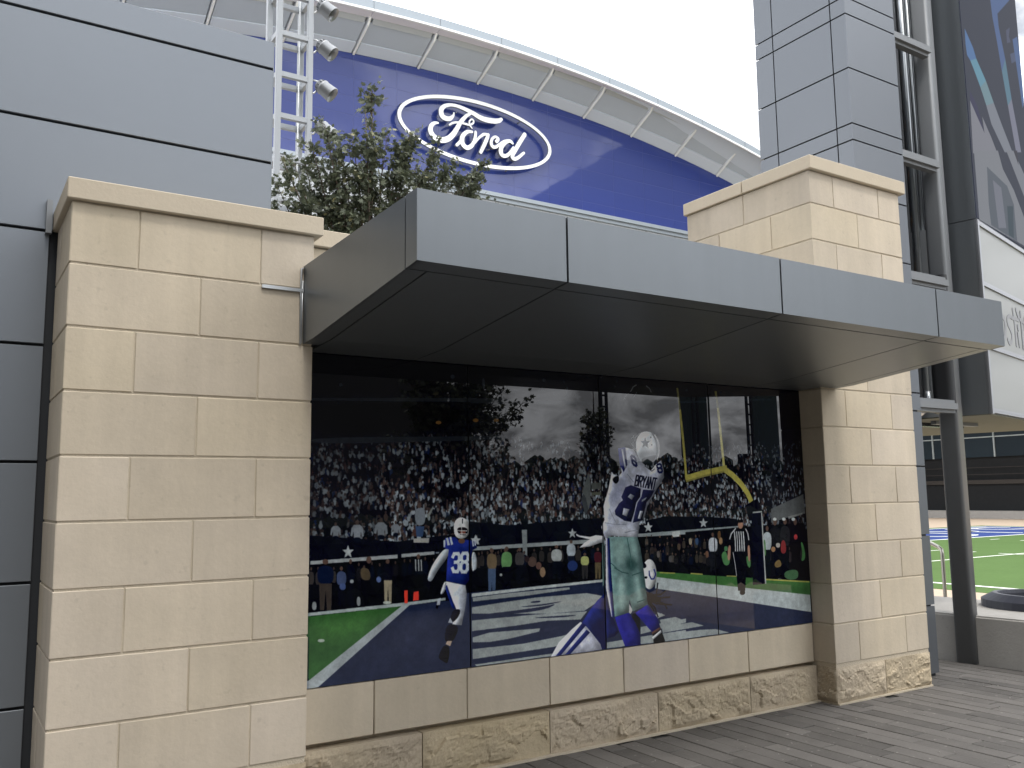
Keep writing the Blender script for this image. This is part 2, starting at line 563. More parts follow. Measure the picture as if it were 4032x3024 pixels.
MURAL = [('crowd',),
('p',(17,20,22),[(-19,1923),(1364,1934),(1360,1694),(-14,1600)],0),
('p',(49,51,54),[(-13,1579),(1012,1629),(1324,1639),(1324,1615),(1012,1603),(-13,1565)],0),
('p',(16,18,19),[(-13,1558),(953,1598),(952,1456),(518,1387),(-10,1368)],1),
('p',(46,48,50),[(-10,1358),(1004,1389),(1321,1406),(1320,1379),(459,1337),(-9,1322)],1),
('p',(45,47,50),[(1030,1620),(2031,1655),(2030,1633),(1030,1597)],0),
('p',(43,47,50),[(2573,1678),(3085,1713),(3782,1764),(3780,1746),(3084,1695),(2572,1662)],0),
('p',(22,25,29),[(-1,818),(528,765),(818,790),(1286,797),(1285,706),(801,694),(2,676)],0),
('p',(25,28,31),[(1011,869),(1293,837),(2053,868),(2048,717),(1010,704)],0),
('p',(25,28,31),[(2348,808),(2800,832),(2795,745),(2346,737)],0),
('p',(25,28,30),[(2423,837),(2612,864),(3080,847),(3328,828),(3334,766),(2419,742)],0),
('p',(19,20,21),[(-2,666),(528,677),(1285,703),(1281,422),(561,408),(3,400)],0),
('p',(19,20,21),[(1010,700),(2048,712),(2040,456),(1008,437)],0),
('p',(19,20,21),[(2346,737),(2795,745),(2782,466),(2336,482)],0),
('p',(24,24,24),[(2419,742),(3334,766),(3594,773),(4069,781),(4109,320),(3037,418),(2409,492)],0),
('p',(150,154,154),[(2,679),(528,691),(528,670),(2,660)],0),
('p',(150,154,154),[(552,693),(768,699),(768,681),(552,673)],0),
('p',(150,154,154),[(1055,712),(1285,718),(1284,697),(1055,694)],0),
('p',(141,147,147),[(1028,715),(2048,728),(2048,702),(1028,692)],0),
('p',(141,147,147),[(2352,750),(2796,758),(2795,731),(2351,728)],0),
('p',(136,144,144),[(2419,752),(2739,761),(3335,776),(3334,765),(2738,745),(2419,733)],0),
('p',(170,174,172),[(2668,753),(2743,759),(2741,719),(2666,715)],0),
('p',(131,137,137),[(1393,806),(1432,805),(1429,605),(1399,607)],0),
('p',(166,171,171),[(222,758),(231,732),(257,730),(237,713),(244,686),(222,702),(201,688),(208,714),(188,732),(213,733)],0),
('p',(166,171,171),[(1060,786),(1068,763),(1091,762),(1073,748),(1079,725),(1059,738),(1040,726),(1046,749),(1028,764),(1051,764)],0),
('p',(166,171,171),[(1052,789),(1060,765),(1085,763),(1066,748),(1072,724),(1051,739),(1031,726),(1037,749),(1018,766),(1043,766)],0),
('p',(166,171,171),[(1790,806),(1799,783),(1825,781),(1804,766),(1811,742),(1789,756),(1766,743),(1774,767),(1753,783),(1780,783)],0),
('p',(166,171,171),[(2446,827),(2456,802),(2486,800),(2462,784),(2468,759),(2444,774),(2419,760),(2428,785),(2405,803),(2435,803)],0),
('p',(166,171,171),[(2980,845),(2990,819),(3022,817),(2995,801),(3003,775),(2977,790),(2949,776),(2959,802),(2935,819),(2967,820)],0),
('p',(166,171,171),[(2450,830),(2459,804),(2489,802),(2465,786),(2472,760),(2447,776),(2422,762),(2431,787),(2408,805),(2438,805)],0),
('p',(120,124,120),[(719,909),(760,966),(764,958),(727,883)],0),
('p',(149,149,145),[(631,779),(735,779),(731,750),(631,755)],0),
('p',(70,74,74),[(1870,992),(1922,1104),(1955,1104),(1939,948),(1899,880)],0),
('p',(95,99,97),[(1880,1044),(1938,1172),(1951,1098),(1947,976),(1930,916),(1909,1001)],0),
('p',(88,91,86),[(1959,1098),(2049,1104),(2048,1061),(1957,1056)],0),
('p',(93,95,82),[(1957,1037),(2047,1040),(2046,1021),(1956,1016)],0),
('p',(68,86,115),[(643,850),(703,848),(691,787),(651,789)],0),
('p',(120,126,131),[(638,953),(707,963),(711,855),(643,853)],1),
('s',(114,120,125),10,[(642,982),(648,939)]),
('s',(114,120,125),10,[(699,977),(699,945)]),
('p',(85,70,63),[(685,970),(683,963),(679,958),(672,955),(665,956),(660,960),(656,967),(656,975),(660,981),(665,986),(672,986),(679,984),(683,978)],1),
('p',(123,128,132),[(260,869),(292,869),(312,849),(318,804),(305,799),(299,829),(296,794),(257,796),(254,831),(247,803),(235,809),(242,852)],0),
('p',(76,64,58),[(287,881),(286,875),(282,870),(277,868),(272,869),(268,872),(265,878),(265,885),(267,891),(272,894),(277,895),(282,893),(286,888)],1),
('p',(31,32,38),[(254,799),(299,798),(299,770),(255,772)],1),
('p',(123,128,132),[(406,879),(440,878),(460,858),(466,813),(453,808),(446,838),(443,803),(404,804),(400,841),(393,812),(381,818),(388,862)],0),
('p',(76,64,58),[(434,891),(433,885),(429,880),(424,878),(419,879),(414,882),(412,888),(412,895),(414,901),(419,905),(424,905),(429,903),(433,898)],1),
('p',(31,32,38),[(401,808),(446,806),(447,779),(401,780)],1),
('p',(123,128,132),[(135,866),(160,866),(176,850),(180,815),(170,811),(166,834),(164,807),(134,808),(131,836),(125,814),(116,818),(121,853)],0),
('p',(76,64,58),[(156,876),(155,871),(153,867),(149,865),(145,866),(141,869),(139,873),(139,879),(141,883),(144,886),(149,887),(152,885),(155,881)],1),
('p',(31,32,38),[(131,811),(166,810),(166,788),(131,789)],1),
('p',(123,128,132),[(504,867),(528,866),(542,852),(546,820),(537,816),(532,837),(530,813),(502,814),(500,839),(494,819),(486,823),(491,854)],0),
('p',(76,64,58),[(524,875),(523,870),(521,867),(517,865),(513,866),(510,869),(508,873),(508,878),(510,882),(513,885),(517,885),(520,883),(523,880)],1),
('p',(31,32,38),[(500,816),(533,815),(533,795),(500,797)],1),
('p',(73,61,52),[(14,637),(13,632),(11,628),(9,626),(6,627),(4,630),(2,635),(2,640),(4,645),(6,648),(8,648),(11,646),(13,642)],1),
('p',(62,57,52),[(-8,610),(1,624),(15,623),(25,608),(24,549),(-6,550)],1),
('p',(23,23,23),[(-3,554),(22,553),(22,449),(14,450),(10,526),(8,450),(0,451)],0),
('p',(73,61,52),[(52,636),(52,630),(50,626),(48,625),(45,625),(43,629),(42,633),(42,639),(43,644),(45,646),(47,647),(50,645),(52,641)],1),
('p',(62,57,52),[(32,608),(41,622),(53,621),(63,606),(63,545),(34,547)],1),
('p',(23,23,23),[(36,551),(60,549),(60,443),(52,444),(49,522),(47,444),(39,445)],0),
('p',(73,61,52),[(98,638),(97,633),(95,630),(93,628),(91,629),(88,632),(87,636),(87,641),(88,645),(90,648),(93,648),(95,646),(97,643)],1),
('p',(39,36,34),[(77,613),(86,625),(99,625),(108,611),(107,555),(80,557)],1),
('p',(23,23,23),[(82,560),(105,559),(105,462),(97,463),(94,534),(92,463),(85,464)],0),
('p',(73,61,52),[(144,632),(144,628),(142,624),(140,622),(138,623),(136,626),(135,630),(135,635),(136,640),(138,642),(140,643),(142,641),(143,637)],1),
('p',(62,57,52),[(126,607),(134,620),(145,619),(153,606),(153,550),(128,552)],1),
('p',(23,23,23),[(130,555),(151,554),(151,458),(144,459),(141,529),(139,459),(133,460)],0),
('p',(73,61,52),[(188,632),(187,628),(185,625),(183,623),(180,624),(178,627),(177,631),(177,635),(178,639),(180,642),(183,642),(185,641),(187,637)],1),
('p',(29,30,37),[(166,609),(176,621),(189,620),(199,607),(198,554),(169,556)],1),
('p',(23,23,23),[(171,559),(195,558),(195,466),(187,467),(183,534),(182,467),(174,468)],0),
('p',(73,61,52),[(233,630),(232,625),(230,622),(227,621),(225,621),(222,624),(221,628),(221,632),(222,636),(225,639),(227,639),(230,637),(232,634)],1),
('p',(39,36,34),[(210,607),(220,618),(234,618),(244,605),(243,554),(212,556)],1),
('p',(23,23,23),[(215,560),(240,558),(240,470),(231,471),(228,535),(226,471),(217,472)],0),
('p',(73,61,52),[(293,646),(292,641),(291,637),(288,635),(286,635),(283,639),(282,644),(282,650),(283,654),(285,658),(288,658),(290,656),(292,652)],1),
('p',(39,36,34),[(272,617),(281,632),(294,631),(304,615),(303,551),(274,553)],1),
('p',(23,23,23),[(276,557),(300,555),(300,444),(292,445),(289,526),(287,445),(279,446)],0),
('p',(73,61,52),[(325,632),(325,628),(323,624),(320,623),(317,623),(315,626),(313,630),(313,635),(314,639),(317,642),(320,642),(323,640),(325,637)],1),
('p',(39,36,34),[(301,609),(312,620),(327,620),(338,607),(336,554),(303,556)],1),
('p',(23,23,23),[(306,559),(334,558),(333,466),(324,467),(320,534),(318,467),(309,468)],0),
('p',(73,61,52),[(373,649),(372,644),(371,641),(369,639),(366,640),(364,643),(363,647),(363,652),(364,657),(366,659),(368,660),(371,658),(372,654)],1),
('p',(29,30,37),[(354,623),(362,636),(374,636),(382,622),(381,564),(356,565)],1),
('p',(23,23,23),[(358,569),(379,568),(379,468),(372,468),(369,541),(367,468),(360,469)],0),
('p',(73,61,52),[(421,638),(421,633),(419,629),(416,628),(414,629),(411,632),(410,636),(410,641),(411,646),(414,648),(416,649),(419,647),(421,643)],1),
('p',(30,30,33),[(399,612),(409,625),(422,624),(433,610),(431,552),(401,554)],1),
('p',(23,23,23),[(403,558),(429,556),(428,456),(420,457),(416,530),(414,457),(406,458)],0),
('p',(73,61,52),[(463,652),(463,647),(461,643),(458,642),(455,642),(453,646),(451,650),(451,655),(453,660),(455,663),(458,663),(461,661),(462,657)],1),
('p',(50,46,43),[(440,626),(450,639),(464,638),(475,624),(474,564),(442,566)],1),
('p',(23,23,23),[(444,570),(471,568),(470,465),(461,466),(458,541),(455,466),(447,467)],0),
('p',(73,61,52),[(521,645),(520,640),(518,636),(515,635),(512,636),(509,638),(508,643),(508,648),(509,652),(512,655),(515,655),(518,653),(520,649)],1),
('p',(39,36,34),[(495,620),(506,632),(522,632),(534,618),(532,563),(497,565)],1),
('p',(23,23,23),[(500,569),(529,567),(528,472),(518,472),(515,542),(512,473),(502,474)],0),
('p',(73,61,52),[(579,654),(578,649),(576,645),(573,643),(571,644),(568,647),(567,652),(567,657),(568,662),(571,665),(573,666),(576,664),(578,659)],1),
('p',(30,30,33),[(556,627),(566,640),(580,640),(590,625),(588,564),(558,566)],1),
('p',(23,23,23),[(560,569),(586,568),(585,462),(576,463),(573,540),(571,463),(562,464)],0),
('p',(73,61,52),[(614,651),(613,646),(612,643),(609,641),(607,642),(605,645),(604,649),(604,654),(605,659),(607,661),(609,662),(612,660),(613,656)],1),
('p',(29,30,37),[(594,626),(603,639),(615,638),(623,624),(622,568),(596,570)],1),
('p',(23,23,23),[(598,573),(620,572),(619,475),(611,475),(609,546),(607,476),(600,476)],0),
('p',(73,61,52),[(669,642),(669,638),(667,634),(665,633),(662,633),(660,636),(659,640),(659,645),(660,649),(662,652),(665,652),(667,651),(669,647)],1),
('p',(39,36,34),[(648,618),(658,630),(670,630),(680,616),(678,562),(650,564)],1),
('p',(23,23,23),[(652,567),(676,566),(674,472),(667,472),(664,541),(662,473),(654,473)],0),
('p',(73,61,52),[(714,659),(713,654),(711,650),(708,648),(705,649),(703,652),(701,657),(701,663),(703,668),(705,671),(708,671),(711,669),(713,665)],1),
('p',(29,30,37),[(689,631),(700,645),(715,645),(726,629),(725,566),(691,568)],1),
('p',(23,23,23),[(693,572),(722,570),(720,461),(710,462),(707,542),(704,462),(695,463)],0),
('p',(73,61,52),[(769,650),(768,645),(767,641),(764,639),(762,640),(759,643),(758,648),(758,653),(759,657),(762,660),(764,660),(767,659),(768,655)],1),
('p',(30,30,33),[(747,623),(757,636),(770,636),(780,622),(778,563),(749,565)],1),
('p',(23,23,23),[(751,569),(776,567),(774,466),(766,467),(763,541),(761,467),(752,468)],0),
('p',(73,61,52),[(829,669),(828,664),(826,660),(823,658),(820,659),(818,662),(817,667),(817,673),(818,678),(821,681),(824,681),(826,679),(828,675)],1),
('p',(29,30,37),[(804,640),(815,655),(830,654),(841,639),(839,574),(806,576)],1),
('p',(23,23,23),[(809,580),(836,578),(834,467),(825,467),(822,549),(819,468),(810,468)],0),
('p',(73,61,52),[(866,649),(865,644),(863,640),(861,638),(858,639),(856,642),(855,647),(855,652),(856,656),(858,659),(861,660),(863,658),(865,654)],1),
('p',(39,36,34),[(843,622),(853,635),(867,635),(877,620),(875,561),(845,563)],1),
('p',(23,23,23),[(847,567),(873,565),(870,463),(862,463),(860,538),(857,464),(848,464)],0),
('p',(73,61,52),[(918,654),(917,648),(915,644),(912,643),(909,643),(906,647),(905,652),(905,657),(906,662),(909,665),(912,665),(915,663),(917,659)],1),
('p',(50,46,43),[(892,626),(903,640),(919,639),(931,624),(928,563),(893,565)],1),
('p',(23,23,23),[(896,569),(926,567),(923,461),(913,461),(911,539),(907,462),(898,462)],0),
('p',(73,61,52),[(988,673),(987,668),(984,664),(981,662),(978,663),(975,666),(973,671),(973,676),(975,681),(978,684),(981,685),(985,683),(987,678)],1),
('p',(50,46,43),[(959,645),(972,659),(989,658),(1002,643),(999,581),(961,583)],1),
('p',(23,23,23),[(964,587),(996,585),(993,477),(982,478),(980,557),(976,478),(965,479)],0),
('p',(73,61,52),[(1038,677),(1037,671),(1035,667),(1033,665),(1030,665),(1027,669),(1026,675),(1026,681),(1028,686),(1030,690),(1033,690),(1035,688),(1037,683)],1),
('p',(62,57,52),[(1014,646),(1025,661),(1039,661),(1049,644),(1047,574),(1015,576)],1),
('p',(23,23,23),[(1018,580),(1045,579),(1042,458),(1033,458),(1031,547),(1027,459),(1019,459)],0),
('p',(73,61,52),[(1081,670),(1081,665),(1078,661),(1075,659),(1072,660),(1069,663),(1067,668),(1067,673),(1069,678),(1072,681),(1075,681),(1078,679),(1081,675)],1),
('p',(50,46,43),[(1053,643),(1066,656),(1083,655),(1095,641),(1093,580),(1054,582)],1),
('p',(23,23,23),[(1057,586),(1090,584),(1086,479),(1076,480),(1073,557),(1069,480),(1059,481)],0),
('p',(73,61,52),[(1145,673),(1144,668),(1141,664),(1138,662),(1134,663),(1131,666),(1130,671),(1130,677),(1132,682),(1135,685),(1138,685),(1141,683),(1144,679)],1),
('p',(30,30,33),[(1115,645),(1128,659),(1146,658),(1159,643),(1156,580),(1116,582)],1),
('p',(23,23,23),[(1120,586),(1153,584),(1149,475),(1138,475),(1136,555),(1131,476),(1121,476)],0),
('p',(73,61,52),[(1201,666),(1201,660),(1199,656),(1196,654),(1193,655),(1191,658),(1190,663),(1190,669),(1191,674),(1194,677),(1196,678),(1199,676),(1201,671)],1),
('p',(62,57,52),[(1179,636),(1189,651),(1202,650),(1212,634),(1209,568),(1179,569)],1),
('p',(23,23,23),[(1182,574),(1207,572),(1204,458),(1196,459),(1194,542),(1190,459),(1182,459)],0),
('p',(73,61,52),[(1243,685),(1242,679),(1240,674),(1237,672),(1235,673),(1232,677),(1231,682),(1231,688),(1233,693),(1235,697),(1238,697),(1240,695),(1242,691)],1),
('p',(29,30,37),[(1219,654),(1230,669),(1243,669),(1254,652),(1251,584),(1220,585)],1),
('p',(23,23,23),[(1223,590),(1249,588),(1245,470),(1237,471),(1235,557),(1231,471),(1223,472)],0),
('p',(76,64,55),[(1053,659),(1052,654),(1050,651),(1047,649),(1044,650),(1041,653),(1039,657),(1039,662),(1041,666),(1044,668),(1047,669),(1050,667),(1052,663)],1),
('p',(76,71,66),[(1026,636),(1038,647),(1054,646),(1065,634),(1063,581),(1028,583)],1),
('p',(25,25,25),[(1030,586),(1060,585),(1058,494),(1048,495),(1045,561),(1041,495),(1032,496)],0),
('p',(76,64,55),[(1103,675),(1103,671),(1101,667),(1098,665),(1095,666),(1093,669),(1092,673),(1092,678),(1093,683),(1095,686),(1098,686),(1101,684),(1103,680)],1),
('p',(56,52,47),[(1080,650),(1090,663),(1104,662),(1115,648),(1113,591),(1081,593)],1),
('p',(25,25,25),[(1083,596),(1110,595),(1107,496),(1099,497),(1096,569),(1093,497),(1084,498)],0),
('p',(76,64,55),[(1176,671),(1175,666),(1173,663),(1169,661),(1165,662),(1162,665),(1160,669),(1161,674),(1162,678),(1165,681),(1169,681),(1173,679),(1175,675)],1),
('p',(31,32,41),[(1145,647),(1159,659),(1177,658),(1191,645),(1188,591),(1147,594)],1),
('p',(25,25,25),[(1150,597),(1185,595),(1181,503),(1170,503),(1167,571),(1163,504),(1151,504)],0),
('p',(76,64,55),[(1221,673),(1220,668),(1218,664),(1214,663),(1211,663),(1208,666),(1207,671),(1207,676),(1208,680),(1211,683),(1215,684),(1218,682),(1220,678)],1),
('p',(56,52,47),[(1193,647),(1205,660),(1222,659),(1234,645),(1231,588),(1194,590)],1),
('p',(25,25,25),[(1197,594),(1228,592),(1225,493),(1215,494),(1212,566),(1208,494),(1198,495)],0),
('p',(76,64,55),[(1289,666),(1288,661),(1286,658),(1282,656),(1279,657),(1276,660),(1274,664),(1274,670),(1276,674),(1279,677),(1283,677),(1286,675),(1288,671)],1),
('p',(76,71,66),[(1259,641),(1273,654),(1290,653),(1303,639),(1300,580),(1261,583)],1),
('p',(25,25,25),[(1264,586),(1297,585),(1293,484),(1282,485),(1280,558),(1275,485),(1265,486)],0),
('p',(76,64,55),[(1363,677),(1362,671),(1360,667),(1357,666),(1354,667),(1351,670),(1350,674),(1350,680),(1352,684),(1354,687),(1357,688),(1360,686),(1362,682)],1),
('p',(35,34,34),[(1337,649),(1348,663),(1364,662),(1376,648),(1373,587),(1338,588)],1),
('p',(25,25,25),[(1340,592),(1370,591),(1366,486),(1357,486),(1355,563),(1350,487),(1341,487)],0),
('p',(76,64,55),[(1416,664),(1415,659),(1412,655),(1408,654),(1404,655),(1401,658),(1399,662),(1399,667),(1401,671),(1405,674),(1409,675),(1412,673),(1415,669)],1),
('p',(31,32,41),[(1383,639),(1398,651),(1417,651),(1431,637),(1428,580),(1384,582)],1),
('p',(25,25,25),[(1388,586),(1425,584),(1420,486),(1408,486),(1406,558),(1401,487),(1388,488)],0),
('p',(76,64,55),[(1491,675),(1490,670),(1488,667),(1485,666),(1481,666),(1478,669),(1477,673),(1477,678),(1479,682),(1482,685),(1485,685),(1488,683),(1491,680)],1),
('p',(56,52,47),[(1462,651),(1475,663),(1492,662),(1505,649),(1502,596),(1463,598)],1),
('p',(25,25,25),[(1466,601),(1499,600),(1495,508),(1484,508),(1482,576),(1477,509),(1467,509)],0),
('p',(76,64,55),[(1549,683),(1548,678),(1545,674),(1542,672),(1539,673),(1536,676),(1534,681),(1534,686),(1536,691),(1539,693),(1543,694),(1546,692),(1548,688)],1),
('p',(56,52,47),[(1519,657),(1532,670),(1550,669),(1563,655),(1559,596),(1520,598)],1),
('p',(25,25,25),[(1523,602),(1556,600),(1552,499),(1541,500),(1539,574),(1534,500),(1523,501)],0),
('p',(76,64,55),[(1617,674),(1616,669),(1614,665),(1610,664),(1606,664),(1603,668),(1601,672),(1601,678),(1603,682),(1606,685),(1610,686),(1614,684),(1617,680)],1),
('p',(56,52,47),[(1584,647),(1599,661),(1619,660),(1633,645),(1629,585),(1585,587)],1),
('p',(25,25,25),[(1589,591),(1626,589),(1621,484),(1609,485),(1607,562),(1601,485),(1589,486)],0),
('p',(76,64,55),[(1702,685),(1701,680),(1698,676),(1695,674),(1691,675),(1688,678),(1687,683),(1687,689),(1689,694),(1692,697),(1695,698),(1699,696),(1701,691)],1),
('p',(56,52,47),[(1671,656),(1685,671),(1703,670),(1715,654),(1712,588),(1672,590)],1),
('p',(25,25,25),[(1675,594),(1709,593),(1704,479),(1693,480),(1691,563),(1686,480),(1675,481)],0),
('p',(76,64,55),[(1771,679),(1770,674),(1768,670),(1765,668),(1761,669),(1759,672),(1757,677),(1758,682),(1759,687),(1762,690),(1765,690),(1768,688),(1770,684)],1),
('p',(56,52,47),[(1743,652),(1756,666),(1772,665),(1784,650),(1780,590),(1744,592)],1),
('p',(25,25,25),[(1747,596),(1777,594),(1773,490),(1763,490),(1761,567),(1756,491),(1746,491)],0),
('p',(76,64,55),[(1842,681),(1841,675),(1838,671),(1834,669),(1830,670),(1827,674),(1826,679),(1826,684),(1828,689),(1831,692),(1835,692),(1839,690),(1841,686)],1),
('p',(56,52,47),[(1808,653),(1823,667),(1843,666),(1858,651),(1853,588),(1809,590)],1),
('p',(25,25,25),[(1813,594),(1850,592),(1845,484),(1832,485),(1831,564),(1824,485),(1812,486)],0),
('p',(76,64,55),[(1890,676),(1889,671),(1886,667),(1882,665),(1878,666),(1875,669),(1873,674),(1873,679),(1875,683),(1879,686),(1883,687),(1886,685),(1889,681)],1),
('p',(31,32,41),[(1856,649),(1871,662),(1891,662),(1905,647),(1901,588),(1857,590)],1),
('p',(25,25,25),[(1861,593),(1898,592),(1892,489),(1880,490),(1878,565),(1872,490),(1860,491)],0),
('p',(76,64,55),[(1965,681),(1964,676),(1961,672),(1958,670),(1954,671),(1951,674),(1950,679),(1950,685),(1952,690),(1955,693),(1958,693),(1962,691),(1964,687)],1),
('p',(31,32,41),[(1935,652),(1948,667),(1965,666),(1978,651),(1974,586),(1935,588)],1),
('p',(25,25,25),[(1938,592),(1971,590),(1965,479),(1955,479),(1954,561),(1948,480),(1937,481)],0),
('p',(95,77,66),[(106,670),(105,663),(99,658),(92,656),(84,657),(77,662),(73,668),(73,676),(77,682),(83,686),(91,686),(99,683),(104,678)],1),
('p',(31,35,54),[(41,635),(70,653),(110,650),(140,629),(136,545),(47,551)],1),
('p',(69,62,54),[(54,556),(129,551),(126,407),(101,409),(92,515),(85,410),(61,412)],0),
('p',(95,77,66),[(193,630),(192,624),(189,620),(185,618),(180,619),(176,623),(174,628),(174,634),(176,638),(180,641),(184,642),(189,640),(192,635)],1),
('p',(76,86,112),[(155,602),(172,616),(195,614),(213,598),(211,534),(158,537)],1),
('p',(25,25,29),[(162,541),(206,539),(205,428),(190,429),(185,510),(181,429),(167,430)],0),
('p',(95,77,66),[(246,665),(245,658),(243,654),(239,651),(235,652),(231,656),(229,662),(229,669),(231,675),(234,679),(238,679),(242,677),(245,672)],1),
('p',(27,28,34),[(212,631),(227,648),(248,647),(264,628),(262,551),(216,554)],1),
('p',(24,24,27),[(219,559),(258,556),(257,424),(244,425),(239,522),(236,425),(223,426)],0),
('p',(87,77,59),[(297,624),(323,629),(353,614),(361,559),(331,554),(301,569)],1),
('p',(93,75,65),[(365,668),(363,658),(358,651),(351,648),(343,650),(336,656),(333,665),(333,674),(336,683),(343,688),(351,689),(358,685),(363,678)],1),
('p',(95,77,66),[(478,654),(476,648),(473,643),(468,641),(463,642),(458,646),(456,652),(456,659),(458,664),(463,668),(468,669),(473,666),(476,661)],1),
('p',(24,26,30),[(434,621),(454,638),(480,636),(500,618),(497,542),(438,545)],1),
('p',(145,138,118),[(442,550),(492,547),(489,417),(473,418),(467,513),(463,419),(446,420)],0),
('p',(170,173,168),[(437,434),(487,430),(487,413),(437,417)],1),
('p',(95,77,66),[(674,673),(673,666),(669,661),(664,659),(659,660),(654,664),(652,670),(651,677),(654,683),(659,687),(664,687),(669,685),(673,679)],1),
('p',(30,30,31),[(629,638),(649,656),(676,654),(697,635),(693,556),(632,560)],1),
('p',(18,18,19),[(637,565),(689,562),(685,427),(668,428),(663,527),(658,429),(641,430)],0),
('s',(150,154,154),8,[(643,658),(645,591)]),
('s',(150,154,154),8,[(663,657),(665,590)]),
('s',(150,154,154),8,[(680,656),(683,589)]),
('p',(78,92,128),[(173,550),(210,548),(210,511),(174,513)],1),
('p',(140,144,144),[(235,566),(257,565),(257,545),(235,546)],1),
('p',(130,134,134),[(276,469),(298,468),(299,417),(277,419)],1),
('p',(130,134,134),[(16,461),(40,460),(41,414),(16,416)],1),
('p',(92,107,139),[(425,555),(423,547),(419,541),(412,539),(405,540),(399,545),(395,552),(395,561),(398,568),(404,572),(412,573),(418,569),(423,563)],1),
('p',(95,77,66),[(1176,688),(1174,681),(1171,676),(1165,674),(1160,675),(1156,679),(1153,685),(1153,692),(1156,698),(1160,702),(1166,702),(1171,700),(1174,694)],1),
('p',(106,93,72),[(1131,653),(1151,670),(1177,669),(1197,650),(1193,572),(1133,575)],1),
('p',(77,91,116),[(1138,580),(1188,577),(1183,443),(1167,444),(1163,543),(1156,445),(1140,446)],0),
('p',(95,77,66),[(1278,683),(1277,677),(1273,672),(1268,669),(1263,670),(1259,674),(1257,681),(1257,688),(1259,694),(1263,697),(1269,698),(1273,695),(1277,690)],1),
('p',(103,139,94),[(1235,648),(1254,666),(1280,665),(1298,645),(1294,567),(1237,570)],1),
('p',(22,24,25),[(1242,575),(1290,572),(1285,436),(1269,437),(1265,537),(1259,438),(1243,439)],0),
('p',(95,77,66),[(1181,685),(1180,679),(1176,674),(1171,671),(1165,672),(1160,677),(1158,683),(1158,690),(1160,696),(1165,699),(1171,700),(1176,697),(1180,692)],1),
('p',(110,97,76),[(1134,651),(1155,668),(1183,667),(1204,648),(1200,569),(1136,573)],1),
('p',(78,93,116),[(1141,578),(1195,575),(1190,440),(1172,441),(1168,540),(1161,442),(1143,443)],0),
('p',(95,77,66),[(1291,693),(1289,686),(1285,681),(1278,679),(1272,680),(1266,684),(1263,690),(1264,697),(1267,703),(1272,707),(1279,707),(1285,705),(1289,699)],1),
('p',(103,139,94),[(1236,658),(1260,675),(1293,674),(1317,654),(1312,575),(1239,579)],1),
('p',(22,24,25),[(1245,584),(1306,581),(1300,444),(1280,446),(1275,546),(1267,447),(1247,448)],0),
('p',(95,77,66),[(1386,683),(1385,677),(1381,673),(1375,671),(1369,672),(1364,676),(1362,681),(1362,687),(1365,692),(1370,695),(1376,696),(1381,693),(1385,689)],1),
('p',(74,71,69),[(1337,653),(1359,668),(1388,667),(1410,650),(1405,582),(1339,586)],1),
('p',(29,28,28),[(1345,590),(1400,587),(1395,470),(1376,471),(1372,557),(1365,472),(1346,473)],0),
('p',(95,77,66),[(1674,688),(1672,683),(1667,679),(1661,677),(1654,678),(1648,682),(1645,687),(1645,692),(1648,697),(1654,700),(1661,701),(1668,698),(1672,694)],1),
('p',(150,154,152),[(1615,661),(1641,675),(1676,673),(1702,657),(1697,592),(1618,596)],1),
('p',(30,30,30),[(1624,600),(1690,597),(1683,485),(1661,487),(1656,568),(1647,487),(1626,489)],0),
('p',(95,77,66),[(1790,717),(1788,712),(1784,708),(1778,706),(1772,707),(1767,710),(1765,715),(1765,721),(1768,726),(1773,729),(1779,730),(1784,727),(1788,723)],1),
('p',(152,159,163),[(1739,689),(1762,703),(1791,702),(1813,686),(1808,620),(1741,623)],1),
('p',(35,37,47),[(1747,628),(1803,625),(1796,512),(1778,513),(1774,596),(1766,514),(1747,515)],0),
('p',(95,77,66),[(1899,631),(1897,627),(1893,624),(1888,623),(1882,623),(1878,626),(1875,630),(1875,635),(1878,638),(1883,641),(1889,641),(1894,639),(1897,636)],1),
('p',(155,160,111),[(1851,610),(1872,621),(1900,619),(1921,607),(1916,556),(1853,559)],1),
('p',(59,57,53),[(1858,562),(1911,560),(1905,472),(1888,473),(1884,537),(1877,474),(1859,475)],0),
('p',(95,77,66),[(2008,659),(2006,653),(2003,650),(1998,648),(1992,649),(1988,652),(1986,657),(1986,662),(1988,667),(1993,670),(1998,670),(2003,668),(2007,664)],1),
('p',(75,37,40),[(1963,632),(1983,645),(2009,644),(2029,629),(2023,568),(1964,571)],1),
('p',(104,94,69),[(1969,574),(2019,572),(2012,466),(1996,467),(1993,545),(1985,467),(1969,468)],0),
('p',(49,63,106),[(1826,561),(1821,545),(1807,534),(1788,529),(1768,532),(1752,542),(1743,557),(1743,573),(1753,587),(1769,595),(1790,596),(1808,589),(1821,577)],1),
('p',(132,114,92),[(1568,533),(1565,518),(1557,507),(1547,502),(1537,504),(1528,514),(1524,528),(1524,543),(1529,557),(1538,565),(1549,567),(1559,561),(1565,548)],1),
('p',(90,75,66),[(1501,602),(1497,587),(1486,576),(1470,571),(1454,574),(1440,583),(1433,598),(1433,613),(1441,626),(1455,635),(1471,636),(1487,629),(1498,617)],1),
('p',(56,45,42),[(1445,621),(1443,612),(1437,605),(1429,602),(1420,603),(1414,609),(1410,618),(1410,627),(1414,636),(1421,641),(1430,642),(1437,638),(1443,630)],1),
('p',(103,81,71),[(1538,576),(1535,564),(1528,556),(1518,552),(1508,554),(1499,561),(1494,572),(1495,584),(1500,594),(1509,600),(1519,601),(1529,596),(1536,587)],1),
('p',(150,154,150),[(1222,544),(1241,543),(1241,527),(1222,528)],1),
('p',(101,85,71),[(2434,727),(2434,723),(2432,720),(2429,719),(2427,719),(2425,722),(2424,725),(2424,729),(2425,732),(2427,734),(2430,735),(2432,733),(2434,730)],1),
